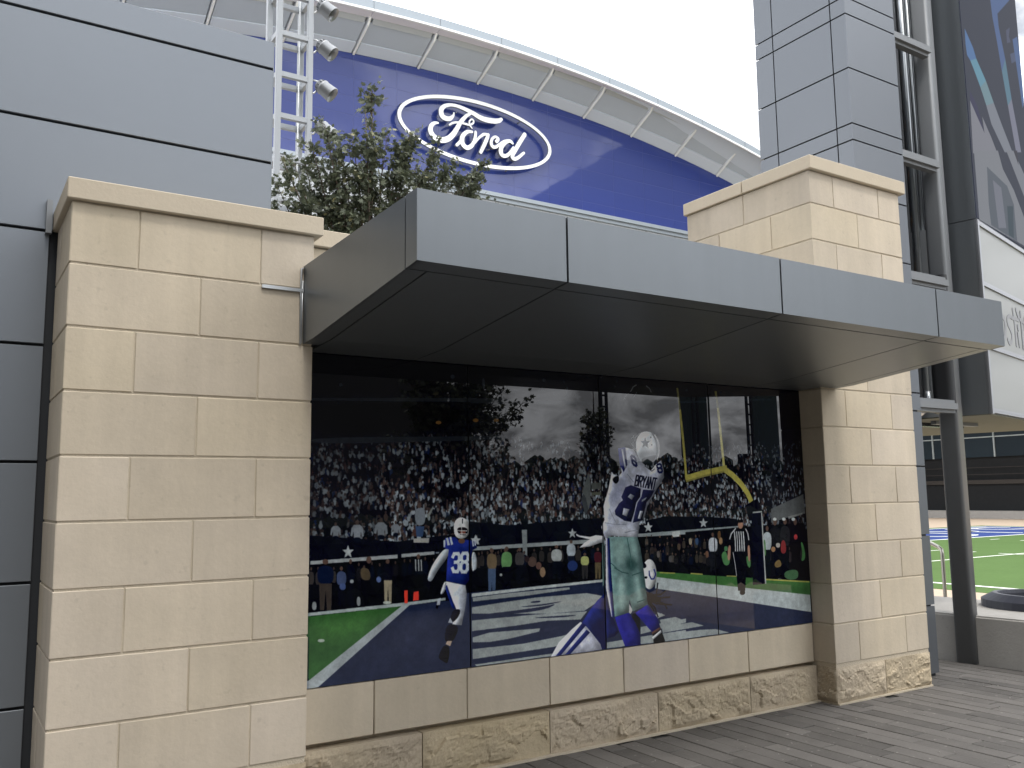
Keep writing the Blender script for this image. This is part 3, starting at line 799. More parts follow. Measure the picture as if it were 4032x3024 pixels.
('p',(81,77,70),[(2412,707),(2422,717),(2435,716),(2444,706),(2441,662),(2412,663)],1),
('p',(23,23,23),[(2414,666),(2439,665),(2434,589),(2426,589),(2426,645),(2421,589),(2413,590)],0),
('p',(66,54,47),[(2477,731),(2476,727),(2475,723),(2472,722),(2470,723),(2468,725),(2466,729),(2467,733),(2468,737),(2470,740),(2473,740),(2475,738),(2477,735)],1),
('p',(33,32,32),[(2455,708),(2465,720),(2478,719),(2487,707),(2483,658),(2455,659)],1),
('p',(23,23,23),[(2457,662),(2481,661),(2476,575),(2468,576),(2468,638),(2463,576),(2455,576)],0),
('p',(101,85,71),[(2558,724),(2557,720),(2554,716),(2551,715),(2548,716),(2545,718),(2543,722),(2543,726),(2545,730),(2548,733),(2552,733),(2555,731),(2557,728)],1),
('p',(33,32,32),[(2528,702),(2541,713),(2559,712),(2571,700),(2567,651),(2528,652)],1),
('p',(23,23,23),[(2531,656),(2564,654),(2558,569),(2547,570),(2546,632),(2540,570),(2530,570)],0),
('p',(87,71,60),[(2625,710),(2625,707),(2623,704),(2621,703),(2618,703),(2616,705),(2615,709),(2615,713),(2617,716),(2619,718),(2621,719),(2624,717),(2625,714)],1),
('p',(42,40,37),[(2604,691),(2614,701),(2626,700),(2635,689),(2631,645),(2604,647)],1),
('p',(23,23,23),[(2606,649),(2629,648),(2624,572),(2616,573),(2617,628),(2612,573),(2604,573)],0),
('p',(101,85,71),[(2675,717),(2674,713),(2672,710),(2668,708),(2665,709),(2662,711),(2661,715),(2661,719),(2663,723),(2666,725),(2669,726),(2672,724),(2675,721)],1),
('p',(37,30,29),[(2646,695),(2659,706),(2676,705),(2688,694),(2684,646),(2646,647)],1),
('p',(23,23,23),[(2649,650),(2681,649),(2675,566),(2664,567),(2664,627),(2657,567),(2647,567)],0),
('p',(101,85,71),[(2748,722),(2747,717),(2745,714),(2742,712),(2739,713),(2737,716),(2736,720),(2736,725),(2738,729),(2740,732),(2743,733),(2746,731),(2748,727)],1),
('p',(37,30,29),[(2722,696),(2734,709),(2749,709),(2759,695),(2755,638),(2721,639)],1),
('p',(23,23,23),[(2724,643),(2752,642),(2746,543),(2736,544),(2737,616),(2730,544),(2721,544)],0),
('p',(101,85,71),[(2783,699),(2782,695),(2780,692),(2778,690),(2775,691),(2773,694),(2772,697),(2772,701),(2774,705),(2776,707),(2778,708),(2781,706),(2783,703)],1),
('p',(67,61,52),[(2760,678),(2770,688),(2783,688),(2793,676),(2789,629),(2759,631)],1),
('p',(23,23,23),[(2762,634),(2787,633),(2781,551),(2773,552),(2773,611),(2767,552),(2759,552)],0),
('p',(87,71,60),[(2869,694),(2868,690),(2866,686),(2863,685),(2861,686),(2858,688),(2857,692),(2858,696),(2859,700),(2861,702),(2864,703),(2867,701),(2868,698)],1),
('p',(32,34,45),[(2845,672),(2856,683),(2869,682),(2879,671),(2875,622),(2844,624)],1),
('p',(23,23,23),[(2847,627),(2872,626),(2866,542),(2858,543),(2858,604),(2853,543),(2844,543)],0),
('p',(101,85,71),[(2903,714),(2902,709),(2899,706),(2896,704),(2893,705),(2891,708),(2889,712),(2890,718),(2891,722),(2894,725),(2897,725),(2900,724),(2902,720)],1),
('p',(67,61,52),[(2875,688),(2887,701),(2903,701),(2914,686),(2909,627),(2874,628)],1),
('p',(23,23,23),[(2877,632),(2907,631),(2899,529),(2889,529),(2890,604),(2883,529),(2873,530)],0),
('p',(66,54,47),[(2937,715),(2936,710),(2934,706),(2931,705),(2929,706),(2926,708),(2925,713),(2926,718),(2927,722),(2930,725),(2933,725),(2935,723),(2937,720)],1),
('p',(32,34,45),[(2912,690),(2924,702),(2938,702),(2948,688),(2943,633),(2911,634)],1),
('p',(23,23,23),[(2914,638),(2941,636),(2934,540),(2925,541),(2926,611),(2919,541),(2910,541)],0),
('p',(87,71,60),[(2987,685),(2986,681),(2984,678),(2981,677),(2978,677),(2976,680),(2975,683),(2975,687),(2976,691),(2979,693),(2982,694),(2985,692),(2987,689)],1),
('p',(67,61,52),[(2961,664),(2973,675),(2988,674),(2999,663),(2994,617),(2960,618)],1),
('p',(23,23,23),[(2963,621),(2992,620),(2985,541),(2976,541),(2976,599),(2970,541),(2961,542)],0),
('p',(66,54,47),[(3015,686),(3014,682),(3013,679),(3010,678),(3008,678),(3006,681),(3005,685),(3005,689),(3006,693),(3008,695),(3011,695),(3013,694),(3015,691)],1),
('p',(33,32,32),[(2993,665),(3003,676),(3016,675),(3024,663),(3020,615),(2992,616)],1),
('p',(23,23,23),[(2994,619),(3018,618),(3012,535),(3004,535),(3005,596),(2999,535),(2991,536)],0),
('p',(66,54,47),[(3064,679),(3063,675),(3061,673),(3058,671),(3054,672),(3052,674),(3050,678),(3051,682),(3052,685),(3055,688),(3059,688),(3062,686),(3064,683)],1),
('p',(57,52,47),[(3035,659),(3048,669),(3065,669),(3077,657),(3072,611),(3035,613)],1),
('p',(23,23,23),[(3038,616),(3069,614),(3063,535),(3052,535),(3052,594),(3046,536),(3036,536)],0),
('p',(101,85,71),[(2435,686),(2434,682),(2433,678),(2430,676),(2428,677),(2426,680),(2425,684),(2425,689),(2426,694),(2429,696),(2431,697),(2433,695),(2435,691)],1),
('p',(42,40,37),[(2414,661),(2423,673),(2435,673),(2444,659),(2440,602),(2413,603)],1),
('p',(23,23,23),[(2415,607),(2438,606),(2433,508),(2425,508),(2426,580),(2420,508),(2413,509)],0),
('p',(87,71,60),[(2483,670),(2481,665),(2479,662),(2476,660),(2472,661),(2469,664),(2468,668),(2468,673),(2470,678),(2473,681),(2476,681),(2480,679),(2482,675)],1),
('p',(57,52,47),[(2452,644),(2466,657),(2483,657),(2496,643),(2491,584),(2452,586)],1),
('p',(23,23,23),[(2455,590),(2488,588),(2482,488),(2471,489),(2471,562),(2464,489),(2453,490)],0),
('p',(66,54,47),[(2510,664),(2509,660),(2507,657),(2505,655),(2502,656),(2500,658),(2499,663),(2499,667),(2500,671),(2503,674),(2505,674),(2508,672),(2509,669)],1),
('p',(57,52,47),[(2487,641),(2497,653),(2510,652),(2520,639),(2516,587),(2486,588)],1),
('p',(23,23,23),[(2488,592),(2514,591),(2508,500),(2500,500),(2500,567),(2494,501),(2486,501)],0),
('p',(101,85,71),[(2554,666),(2553,662),(2550,658),(2547,657),(2544,658),(2542,660),(2541,665),(2541,669),(2542,673),(2545,676),(2548,676),(2551,675),(2553,671)],1),
('p',(33,32,32),[(2527,642),(2539,654),(2554,654),(2565,641),(2561,587),(2526,589)],1),
('p',(23,23,23),[(2529,592),(2558,591),(2552,498),(2543,498),(2543,566),(2537,498),(2527,499)],0),
('p',(66,54,47),[(2597,665),(2596,661),(2594,657),(2591,655),(2588,656),(2585,659),(2584,663),(2584,668),(2586,672),(2588,675),(2592,676),(2594,674),(2596,670)],1),
('p',(32,34,45),[(2570,641),(2582,653),(2597,652),(2608,639),(2604,584),(2569,586)],1),
('p',(23,23,23),[(2572,589),(2602,588),(2595,493),(2586,494),(2586,563),(2579,494),(2570,495)],0),
('p',(101,85,71),[(2625,672),(2624,667),(2622,663),(2619,661),(2616,662),(2613,665),(2612,670),(2612,675),(2614,680),(2617,683),(2620,684),(2623,682),(2625,677)],1),
('p',(57,52,47),[(2597,644),(2610,658),(2626,657),(2637,642),(2632,579),(2597,581)],1),
('p',(23,23,23),[(2599,585),(2629,583),(2622,474),(2613,475),(2613,555),(2606,475),(2596,476)],0),
('p',(87,71,60),[(2668,659),(2667,654),(2665,650),(2662,649),(2659,649),(2657,652),(2656,657),(2656,662),(2658,666),(2660,669),(2663,669),(2666,668),(2667,664)],1),
('p',(42,40,37),[(2643,633),(2654,646),(2668,645),(2678,631),(2674,574),(2642,576)],1),
('p',(23,23,23),[(2645,579),(2672,578),(2665,479),(2656,479),(2657,552),(2651,480),(2642,480)],0),
('p',(66,54,47),[(2823,644),(2822,640),(2820,636),(2817,635),(2814,635),(2812,638),(2811,642),(2811,647),(2812,651),(2815,654),(2818,654),(2821,653),(2822,649)],1),
('p',(33,32,32),[(2797,620),(2809,632),(2823,632),(2833,618),(2829,564),(2796,566)],1),
('p',(23,23,23),[(2799,569),(2827,568),(2820,474),(2811,475),(2812,543),(2805,475),(2796,476)],0),
('p',(87,71,60),[(2859,650),(2858,645),(2856,641),(2853,639),(2850,640),(2847,643),(2846,648),(2846,653),(2848,658),(2851,661),(2854,661),(2857,659),(2859,655)],1),
('p',(26,26,27),[(2832,623),(2844,636),(2860,636),(2871,621),(2866,561),(2831,563)],1),
('p',(23,23,23),[(2834,567),(2863,565),(2856,462),(2846,462),(2847,538),(2840,462),(2830,463)],0),
('p',(66,54,47),[(2942,625),(2941,620),(2938,616),(2936,614),(2933,615),(2931,618),(2930,623),(2930,628),(2932,632),(2934,635),(2937,636),(2939,634),(2941,630)],1),
('p',(42,40,37),[(2917,598),(2928,611),(2942,611),(2951,596),(2947,537),(2915,539)],1),
('p',(23,23,23),[(2918,542),(2944,541),(2937,439),(2928,439),(2930,514),(2923,439),(2914,440)],0),
('p',(66,54,47),[(3024,626),(3023,621),(3021,617),(3018,616),(3015,616),(3013,619),(3012,624),(3012,629),(3013,633),(3016,636),(3019,636),(3022,634),(3023,631)],1),
('p',(32,34,45),[(2998,600),(3010,613),(3024,613),(3034,599),(3030,542),(2997,544)],1),
('p',(23,23,23),[(3000,547),(3027,546),(3020,448),(3011,449),(3012,520),(3005,449),(2996,450)],0),
('p',(101,85,71),[(3063,642),(3062,637),(3060,633),(3057,631),(3054,632),(3051,635),(3050,640),(3051,646),(3052,651),(3055,654),(3058,654),(3061,652),(3063,648)],1),
('p',(67,61,52),[(3036,613),(3048,628),(3063,627),(3074,612),(3068,547),(3034,549)],1),
('p',(23,23,23),[(3037,553),(3066,552),(3058,440),(3048,441),(3050,522),(3042,441),(3033,442)],0),
('p',(101,85,71),[(2433,629),(2432,625),(2430,622),(2427,620),(2423,621),(2421,624),(2419,627),(2419,631),(2421,635),(2424,637),(2427,638),(2431,636),(2433,633)],1),
('p',(67,61,52),[(2404,608),(2417,618),(2434,618),(2446,606),(2442,559),(2404,561)],1),
('p',(23,23,23),[(2408,564),(2440,562),(2434,481),(2424,482),(2423,541),(2417,482),(2406,483)],0),
('p',(66,54,47),[(2479,619),(2478,616),(2476,613),(2474,611),(2471,612),(2468,614),(2467,618),(2467,622),(2469,625),(2471,628),(2474,628),(2477,626),(2479,623)],1),
('p',(32,34,45),[(2455,599),(2466,610),(2480,609),(2490,598),(2486,553),(2455,554)],1),
('p',(23,23,23),[(2457,557),(2484,556),(2479,478),(2470,478),(2470,536),(2464,479),(2456,479)],0),
('p',(66,54,47),[(2507,632),(2506,628),(2504,625),(2502,623),(2499,624),(2497,626),(2496,631),(2496,635),(2498,639),(2500,642),(2503,642),(2505,641),(2507,637)],1),
('p',(42,40,37),[(2484,609),(2495,621),(2508,620),(2517,607),(2513,554),(2484,555)],1),
('p',(23,23,23),[(2486,559),(2511,558),(2505,466),(2497,466),(2497,533),(2492,467),(2484,467)],0),
('p',(101,85,71),[(2557,623),(2556,619),(2554,615),(2551,614),(2549,614),(2546,617),(2545,621),(2546,626),(2547,630),(2549,632),(2552,633),(2554,631),(2556,627)],1),
('p',(67,61,52),[(2533,600),(2544,611),(2557,611),(2566,598),(2562,546),(2533,547)],1),
('p',(23,23,23),[(2535,551),(2560,549),(2555,459),(2546,460),(2547,526),(2541,460),(2533,461)],0),
('p',(87,71,60),[(2582,622),(2581,618),(2579,615),(2576,613),(2573,614),(2571,616),(2570,620),(2570,625),(2572,629),(2574,631),(2577,631),(2580,630),(2582,626)],1),
('p',(32,34,45),[(2557,600),(2568,611),(2583,610),(2593,598),(2589,548),(2556,549)],1),
('p',(23,23,23),[(2559,553),(2587,551),(2581,465),(2572,465),(2572,529),(2566,465),(2557,466)],0),
('p',(101,85,71),[(2621,603),(2620,599),(2618,596),(2615,594),(2613,595),(2610,597),(2609,601),(2609,605),(2611,609),(2613,611),(2616,612),(2619,610),(2621,607)],1),
('p',(26,26,27),[(2596,582),(2607,592),(2622,592),(2632,580),(2628,532),(2596,534)],1),
('p',(23,23,23),[(2599,537),(2625,536),(2620,454),(2611,454),(2611,514),(2605,454),(2597,455)],0),
('p',(101,85,71),[(2669,600),(2668,597),(2666,594),(2663,593),(2660,593),(2658,596),(2656,599),(2656,603),(2658,606),(2661,608),(2664,608),(2667,607),(2669,604)],1),
('p',(81,77,70),[(2642,582),(2654,591),(2670,590),(2681,580),(2677,537),(2642,539)],1),
('p',(23,23,23),[(2645,541),(2675,540),(2669,466),(2660,467),(2659,521),(2653,467),(2644,468)],0),
('p',(87,71,60),[(2700,594),(2699,590),(2697,587),(2693,586),(2690,586),(2687,589),(2686,593),(2686,597),(2688,601),(2691,603),(2694,603),(2698,602),(2700,598)],1),
('p',(42,40,37),[(2670,573),(2684,584),(2701,583),(2714,571),(2709,523),(2670,525)],1),
('p',(23,23,23),[(2673,528),(2707,526),(2700,443),(2689,444),(2689,505),(2682,444),(2671,445)],0),
('p',(101,85,71),[(2776,614),(2775,609),(2773,605),(2769,604),(2766,604),(2763,607),(2762,612),(2762,617),(2764,621),(2767,624),(2770,624),(2774,622),(2776,618)],1),
('p',(42,40,37),[(2746,588),(2760,601),(2777,600),(2790,586),(2785,530),(2745,532)],1),
('p',(23,23,23),[(2748,535),(2782,534),(2775,436),(2764,436),(2764,508),(2757,437),(2746,438)],0),
('p',(66,54,47),[(2822,590),(2821,586),(2819,583),(2816,582),(2813,582),(2811,585),(2810,588),(2810,593),(2812,596),(2814,599),(2817,599),(2820,597),(2821,594)],1),
('p',(42,40,37),[(2797,569),(2808,579),(2822,579),(2832,567),(2828,519),(2796,521)],1),
('p',(23,23,23),[(2799,524),(2826,523),(2820,440),(2811,441),(2811,501),(2805,441),(2797,441)],0),
('p',(66,54,47),[(2848,582),(2847,578),(2845,575),(2842,573),(2839,574),(2836,576),(2835,580),(2835,585),(2837,588),(2839,591),(2843,591),(2846,589),(2848,586)],1),
('p',(32,34,45),[(2820,560),(2833,571),(2849,570),(2860,558),(2856,510),(2820,512)],1),
('p',(23,23,23),[(2823,515),(2853,513),(2847,429),(2837,430),(2837,491),(2830,430),(2820,430)],0),
('p',(101,85,71),[(2902,602),(2902,597),(2900,593),(2897,592),(2895,592),(2893,595),(2892,600),(2892,604),(2893,609),(2896,611),(2898,612),(2901,610),(2902,606)],1),
('p',(67,61,52),[(2880,577),(2890,589),(2903,589),(2912,575),(2907,520),(2879,522)],1),
('p',(23,23,23),[(2881,525),(2905,524),(2898,429),(2891,430),(2892,499),(2886,430),(2878,431)],0),
('p',(87,71,60),[(2945,594),(2944,589),(2941,586),(2938,585),(2934,586),(2931,588),(2929,592),(2930,596),(2932,600),(2935,602),(2939,603),(2942,601),(2944,598)],1),
('p',(67,61,52),[(2913,572),(2927,583),(2946,582),(2959,570),(2954,521),(2913,523)],1),
('p',(23,23,23),[(2916,526),(2951,524),(2944,439),(2933,440),(2932,502),(2925,440),(2914,441)],0),
('p',(101,85,71),[(2983,584),(2982,580),(2979,576),(2976,575),(2972,576),(2969,578),(2968,582),(2968,586),(2970,590),(2973,592),(2977,593),(2980,591),(2982,588)],1),
('p',(57,52,47),[(2951,563),(2965,573),(2984,572),(2997,560),(2992,512),(2951,514)],1),
('p',(23,23,23),[(2954,517),(2989,516),(2982,432),(2971,433),(2970,494),(2963,433),(2952,434)],0),
('p',(87,71,60),[(3018,568),(3017,564),(3014,561),(3010,559),(3007,560),(3004,563),(3002,567),(3002,571),(3004,575),(3008,577),(3012,578),(3015,576),(3017,572)],1),
('p',(42,40,37),[(2985,546),(3000,557),(3019,556),(3032,544),(3027,494),(2985,496)],1),
('p',(23,23,23),[(2988,499),(3024,498),(3017,411),(3005,412),(3005,475),(2998,412),(2986,413)],0),
('p',(66,54,47),[(3055,590),(3054,585),(3052,581),(3049,580),(3047,580),(3045,583),(3044,588),(3044,592),(3045,597),(3048,599),(3050,600),(3053,598),(3054,594)],1),
('p',(26,26,27),[(3031,564),(3042,577),(3055,576),(3064,563),(3059,507),(3030,508)],1),
('p',(23,23,23),[(3032,512),(3057,511),(3050,414),(3042,414),(3043,485),(3037,415),(3029,415)],0),
('p',(86,74,61),[(2716,668),(2740,670),(2744,641),(2734,620),(2715,624),(2711,649)],1),
('p',(145,138,120),[(2828,703),(2854,704),(2858,675),(2847,654),(2828,658),(2824,683)],1),
('p',(66,85,112),[(2891,700),(2917,702),(2921,673),(2911,651),(2891,656),(2887,681)],1),
('p',(111,86,68),[(2987,605),(3013,606),(3017,577),(3006,555),(2986,560),(2982,585)],1),
('p',(108,103,98),[(2519,625),(2543,626),(2547,598),(2537,577),(2519,582),(2515,606)],1),
('p',(94,92,89),[(2629,588),(2653,590),(2657,561),(2647,540),(2629,545),(2624,569)],1),
('p',(95,77,66),[(3607,601),(3606,594),(3602,589),(3597,587),(3592,588),(3589,592),(3587,598),(3587,605),(3590,611),(3594,614),(3599,615),(3604,612),(3607,607)],1),
('p',(68,64,59),[(3564,567),(3584,584),(3608,583),(3625,564),(3617,488),(3562,491)],1),
('p',(22,22,23),[(3567,495),(3613,493),(3600,362),(3585,363),(3587,459),(3576,363),(3561,364)],0),
('p',(95,77,66),[(3675,615),(3673,608),(3669,603),(3665,601),(3660,602),(3656,606),(3654,612),(3654,619),(3657,625),(3662,629),(3667,630),(3671,627),(3674,622)],1),
('p',(54,48,45),[(3631,580),(3651,597),(3675,596),(3693,577),(3684,498),(3629,501)],1),
('p',(22,22,23),[(3633,506),(3680,504),(3667,368),(3652,369),(3654,468),(3642,369),(3627,370)],0),
('p',(95,77,66),[(3756,598),(3755,592),(3751,587),(3746,585),(3741,586),(3737,590),(3735,596),(3736,603),(3739,608),(3743,612),(3748,613),(3753,610),(3756,605)],1),
('p',(37,36,36),[(3712,565),(3732,582),(3757,581),(3774,562),(3766,487),(3710,490)],1),
('p',(22,22,23),[(3715,495),(3762,493),(3749,363),(3734,364),(3736,459),(3724,365),(3708,366)],0),
('p',(95,77,66),[(3892,586),(3891,579),(3887,574),(3882,572),(3877,573),(3873,577),(3871,583),(3871,590),(3874,596),(3879,599),(3884,600),(3889,597),(3892,592)],1),
('p',(54,48,45),[(3847,552),(3868,569),(3893,568),(3911,549),(3902,474),(3845,476)],1),
('p',(22,22,23),[(3849,481),(3898,479),(3884,348),(3869,349),(3871,445),(3859,350),(3843,351)],0),
('p',(95,77,66),[(4055,600),(4053,593),(4049,588),(4044,585),(4039,586),(4035,591),(4033,597),(4034,604),(4037,610),(4041,614),(4047,615),(4051,612),(4054,607)],1),
('p',(54,48,45),[(4009,564),(4029,582),(4056,581),(4074,561),(4064,480),(4005,483)],1),
('p',(22,22,23),[(4010,488),(4060,485),(4045,346),(4029,347),(4032,449),(4019,347),(4002,348)],0),
('p',(95,77,66),[(3084,719),(3082,712),(3077,707),(3069,704),(3062,705),(3056,710),(3053,717),(3053,724),(3057,731),(3064,735),(3071,736),(3078,733),(3083,727)],1),
('p',(166,170,173),[(3020,681),(3049,700),(3086,699),(3113,678),(3103,591),(3020,595)],1),
('p',(39,38,38),[(3026,601),(3097,597),(3084,449),(3061,450),(3059,559),(3046,451),(3023,452)],0),
('p',(87,128,84),[(3140,578),(3189,603),(3206,562),(3233,541),(3220,491),(3164,494)],1),
('p',(85,125,88),[(3177,633),(3215,632),(3212,595),(3174,597)],1),
('p',(87,128,84),[(3401,560),(3452,530),(3442,456),(3409,478)],1),
('p',(95,97,96),[(3705,896),(3844,936),(4087,1005),(4097,853),(3900,828),(3697,791)],0),
('p',(125,127,124),[(3890,832),(4065,860),(4064,846),(3899,815)],0),
('p',(95,77,66),[(3760,791),(3757,780),(3750,772),(3740,768),(3730,769),(3722,776),(3718,786),(3719,798),(3724,808),(3733,814),(3743,815),(3753,811),(3759,802)],1),
('p',(39,38,36),[(3673,733),(3712,762),(3762,760),(3797,729),(3781,599),(3670,603)],1),
('p',(28,28,29),[(3679,611),(3773,608),(3751,384),(3720,386),(3722,549),(3700,387),(3669,389)],0),
('p',(95,77,66),[(3875,795),(3872,783),(3865,775),(3856,771),(3846,772),(3839,779),(3835,790),(3836,802),(3841,812),(3850,818),(3859,820),(3868,815),(3873,806)],1),
('p',(47,45,44),[(3792,735),(3829,765),(3876,763),(3909,731),(3893,598),(3788,602)],1),
('p',(26,26,27),[(3797,610),(3885,607),(3862,377),(3833,379),(3836,547),(3815,380),(3786,382)],0),
('p',(95,77,66),[(3992,790),(3989,777),(3982,768),(3973,763),(3963,765),(3956,773),(3952,784),(3953,797),(3959,808),(3967,815),(3977,817),(3985,812),(3991,802)],1),
('p',(26,26,27),[(3908,724),(3946,757),(3993,755),(4026,720),(4009,575),(3903,579)],1),
('p',(22,22,23),[(3912,589),(4001,585),(3976,336),(3946,337),(3951,519),(3928,338),(3899,340)],0),
('p',(95,77,66),[(3665,747),(3662,738),(3656,730),(3649,727),(3641,728),(3635,734),(3632,743),(3632,753),(3637,762),(3644,768),(3652,769),(3659,765),(3663,757)],1),
('p',(161,167,168),[(3596,696),(3627,722),(3666,721),(3693,693),(3680,578),(3593,582)],1),
('p',(32,32,32),[(3600,589),(3674,586),(3655,389),(3631,391),(3633,535),(3615,392),(3591,393)],0),
('p',(175,179,177),[(3760,816),(3757,810),(3750,806),(3740,804),(3731,805),(3723,808),(3718,814),(3719,820),(3724,825),(3732,828),(3742,829),(3751,826),(3758,822)],1),
('p',(175,179,177),[(3864,813),(3861,807),(3854,803),(3844,801),(3834,802),(3826,806),(3822,811),(3822,817),(3827,823),(3836,826),(3846,826),(3855,824),(3862,819)],1),
('p',(175,179,177),[(3974,811),(3971,805),(3964,800),(3954,798),(3944,799),(3936,803),(3931,809),(3932,815),(3937,820),(3946,823),(3956,824),(3965,821),(3972,817)],1),
('p',(131,59,57),[(3796,647),(3844,656),(3853,553),(3784,549)],1),
('p',(165,72,72),[(3990,672),(3987,662),(3979,655),(3969,651),(3959,653),(3951,659),(3947,668),(3948,679),(3954,687),(3962,693),(3973,694),(3982,690),(3988,682)],1),
('p',(81,127,78),[(4020,639),(4056,616),(4074,501),(4012,475),(4039,538)],1),
('p',(126,109,73),[(3707,487),(3771,515),(3793,455),(3714,445)],1),
('p',(93,129,86),[(3598,661),(3622,667),(3621,546),(3603,540)],1),
('p',(148,120,91),[(3728,587),(3725,577),(3716,570),(3705,567),(3693,569),(3684,575),(3679,584),(3680,594),(3686,602),(3696,608),(3708,608),(3719,604),(3726,597)],1),
('p',(168,164,157),[(3738,635),(3785,633),(3782,598),(3736,600)],1),
('p',(75,105,75),[(3805,416),(3976,427),(3970,343),(3822,352)],1),
('p',(100,77,50),[(3117,746),(3150,745),(3146,685),(3113,686)],1),
('p',(140,119,90),[(3164,671),(3162,658),(3155,649),(3146,645),(3137,647),(3130,654),(3127,666),(3128,678),(3132,689),(3140,696),(3149,698),(3158,693),(3163,683)],1),
('p',(60,95,52),[(0,384),(561,397),(499,358),(2,46)],0),
('p',(78,122,62),[(17,350),(438,369),(530,386),(408,324),(188,243),(19,266)],3),
('p',(160,168,160),[(50,260),(89,256),(89,240),(50,243)],1),
('p',(46,51,70),[(608,401),(992,408),(1052,408),(1049,-10),(-4,-8),(44,-1)],0),
('p',(57,62,82),[(639,360),(800,369),(767,259),(561,160),(409,148)],3),
('p',(57,61,80),[(687,196),(784,257),(800,116),(703,91)],3),
('p',(151,158,157),[(-1,403),(560,416),(841,424),(841,410),(561,397),(0,386)],0),
('p',(151,157,158),[(553,398),(609,402),(44,-2),(-8,-7),(-5,43)],0),
('p',(46,51,70),[(981,442),(2040,460),(2776,348),(2757,-19),(1005,6)],0),
('p',(46,51,70),[(2405,387),(3085,275),(4112,93),(4115,-6),(3295,-2),(2389,7)],0),
('p',(55,60,80),[(2544,303),(3027,230),(3007,199),(2585,262)],3),
('p',(53,56,74),[(3117,190),(3598,106),(3398,89),(3161,135)],3),
('p',(166,171,169),[(1021,436),(1483,449),(2029,461),(2028,444),(1483,431),(1021,416)],0),
('p',(143,148,146),[(1026,412),(1288,421),(1754,427),(1757,413),(1433,397),(1030,389)],0),
('p',(143,148,146),[(1021,355),(1239,368),(1482,380),(1896,380),(2025,353),(2003,327),(1871,269),(1580,273),(1021,318)],0),
('p',(143,148,146),[(1020,278),(1480,276),(1892,264),(1838,216),(1579,230),(1333,220),(1020,215)],0),
('p',(143,148,146),[(1024,178),(1143,196),(1518,188),(1508,169),(1284,146),(1143,140),(1024,149)],0),
('p',(143,148,146),[(1023,110),(1379,106),(1679,125),(1783,140),(1741,111),(1667,66),(1378,59),(1023,51)],0),
('p',(143,148,146),[(1036,19),(1626,25),(1615,9),(1050,7)],0),
('p',(143,148,146),[(2370,183),(2537,200),(2572,184),(2451,159)],0),
('p',(143,148,146),[(2345,124),(2766,146),(2764,119),(2343,77)],0),
('p',(143,148,146),[(2342,60),(2762,68),(2759,8),(2564,7),(2340,11)],0),
('p',(143,148,146),[(2038,50),(2205,55),(2203,11),(2036,13)],0),
('p',(143,148,146),[(2489,214),(2568,185),(2495,167)],0),
('p',(143,148,146),[(2520,158),(2666,165),(2769,127),(2535,117)],0),
('p',(143,148,146),[(2535,109),(2822,116),(2937,82),(2542,67)],0),
('p',(143,148,146),[(2550,58),(2890,57),(3053,48),(3191,11),(2556,8)],0),
('p',(49,53,72),[(1447,358),(1527,360),(1521,347),(1452,349)],1),
('p',(49,53,72),[(1020,310),(1191,308),(1541,319),(1663,332),(1540,295),(1191,293)],1),
('p',(49,53,72),[(1421,259),(1682,254),(1839,245),(1671,240)],1),
('p',(49,53,72),[(1508,173),(1599,188),(1680,186),(1629,166),(1538,161)],1),
('p',(49,53,72),[(1325,332),(1541,335),(1736,346),(1541,323)],1),
('p',(72,110,62),[(2476,489),(3093,422),(4109,324),(4100,211),(3089,350),(2491,447)],0),
('p',(52,82,46),[(3222,361),(4105,278),(4100,214),(3316,322)],3),
('p',(155,152,87),[(2535,480),(2681,468),(2680,461),(2534,473)],0),
('p',(155,152,87),[(2830,459),(2947,446),(2947,438),(2830,450)],0),
('p',(155,152,87),[(3606,372),(4098,323),(4097,314),(3606,361)],0),
('p',(155,152,87),[(3188,420),(3302,410),(3301,403),(3187,413)],0),
('p',(157,163,162),[(2495,450),(3090,359),(4098,218),(4098,86),(3085,268),(2488,372)],0),
('s',(114,112,71),19,[(2776,1789),(2793,1631)]),
('s',(161,156,89),22,[(2793,1631),(2813,1397),(2828,1144)]),
('s',(112,110,69),23,[(3166,1786),(3183,1661)]),
('s',(177,173,119),25,[(3183,1661),(3202,1406),(3217,1213)]),
('s',(161,156,89),47,[(2818,1128),(3008,1168),(3248,1207)]),
('s',(131,127,74),13,[(2822,1108),(3007,1148),(3217,1182)]),
('s',(161,156,89),47,[(3223,1196),(3303,1155),(3388,1090),(3453,1020),(3490,954)]),
('p',(21,22,28),[(3427,930),(3561,977),(3605,879),(3590,810),(3459,813)],0),
('p',(25,27,34),[(3484,869),(3590,870),(3594,335),(3459,336)],0),
('p',(160,163,160),[(3590,871),(3602,868),(3606,336),(3592,334)],0),
('s',(150,154,150),11,[(3499,872),(3601,877)]),
('p',(155,126,108),[(3387,782),(3383,769),(3374,758),(3361,754),(3348,756),(3338,764),(3332,776),(3333,790),(3340,802),(3351,810),(3365,811),(3377,806),(3385,795)],1),
('p',(22,22,23),[(3324,800),(3333,826),(3368,834),(3391,816),(3393,799)],1),
('p',(159,159,158),[(3348,835),(3366,835),(3365,820),(3347,820)],1),
('p',(24,24,25),[(3240,728),(3314,765),(3357,752),(3417,758),(3455,660),(3451,627),(3419,630),(3398,579),(3263,585),(3256,640),(3220,636),(3222,668)],0),
('s',(172,175,175),11,[(3292,737),(3296,666),(3294,590)]),
('s',(172,175,175),10,[(3315,736),(3318,665),(3316,589)]),
('s',(172,175,175),10,[(3338,735),(3341,664),(3339,588)]),
('s',(172,175,175),11,[(3361,735),(3365,663),(3363,587)]),
('s',(172,175,175),11,[(3385,734),(3388,662),(3386,586)]),
('s',(172,175,175),11,[(3309,760),(3258,721),(3237,681)]),
('s',(172,175,175),9,[(3412,754),(3434,715),(3441,667)]),
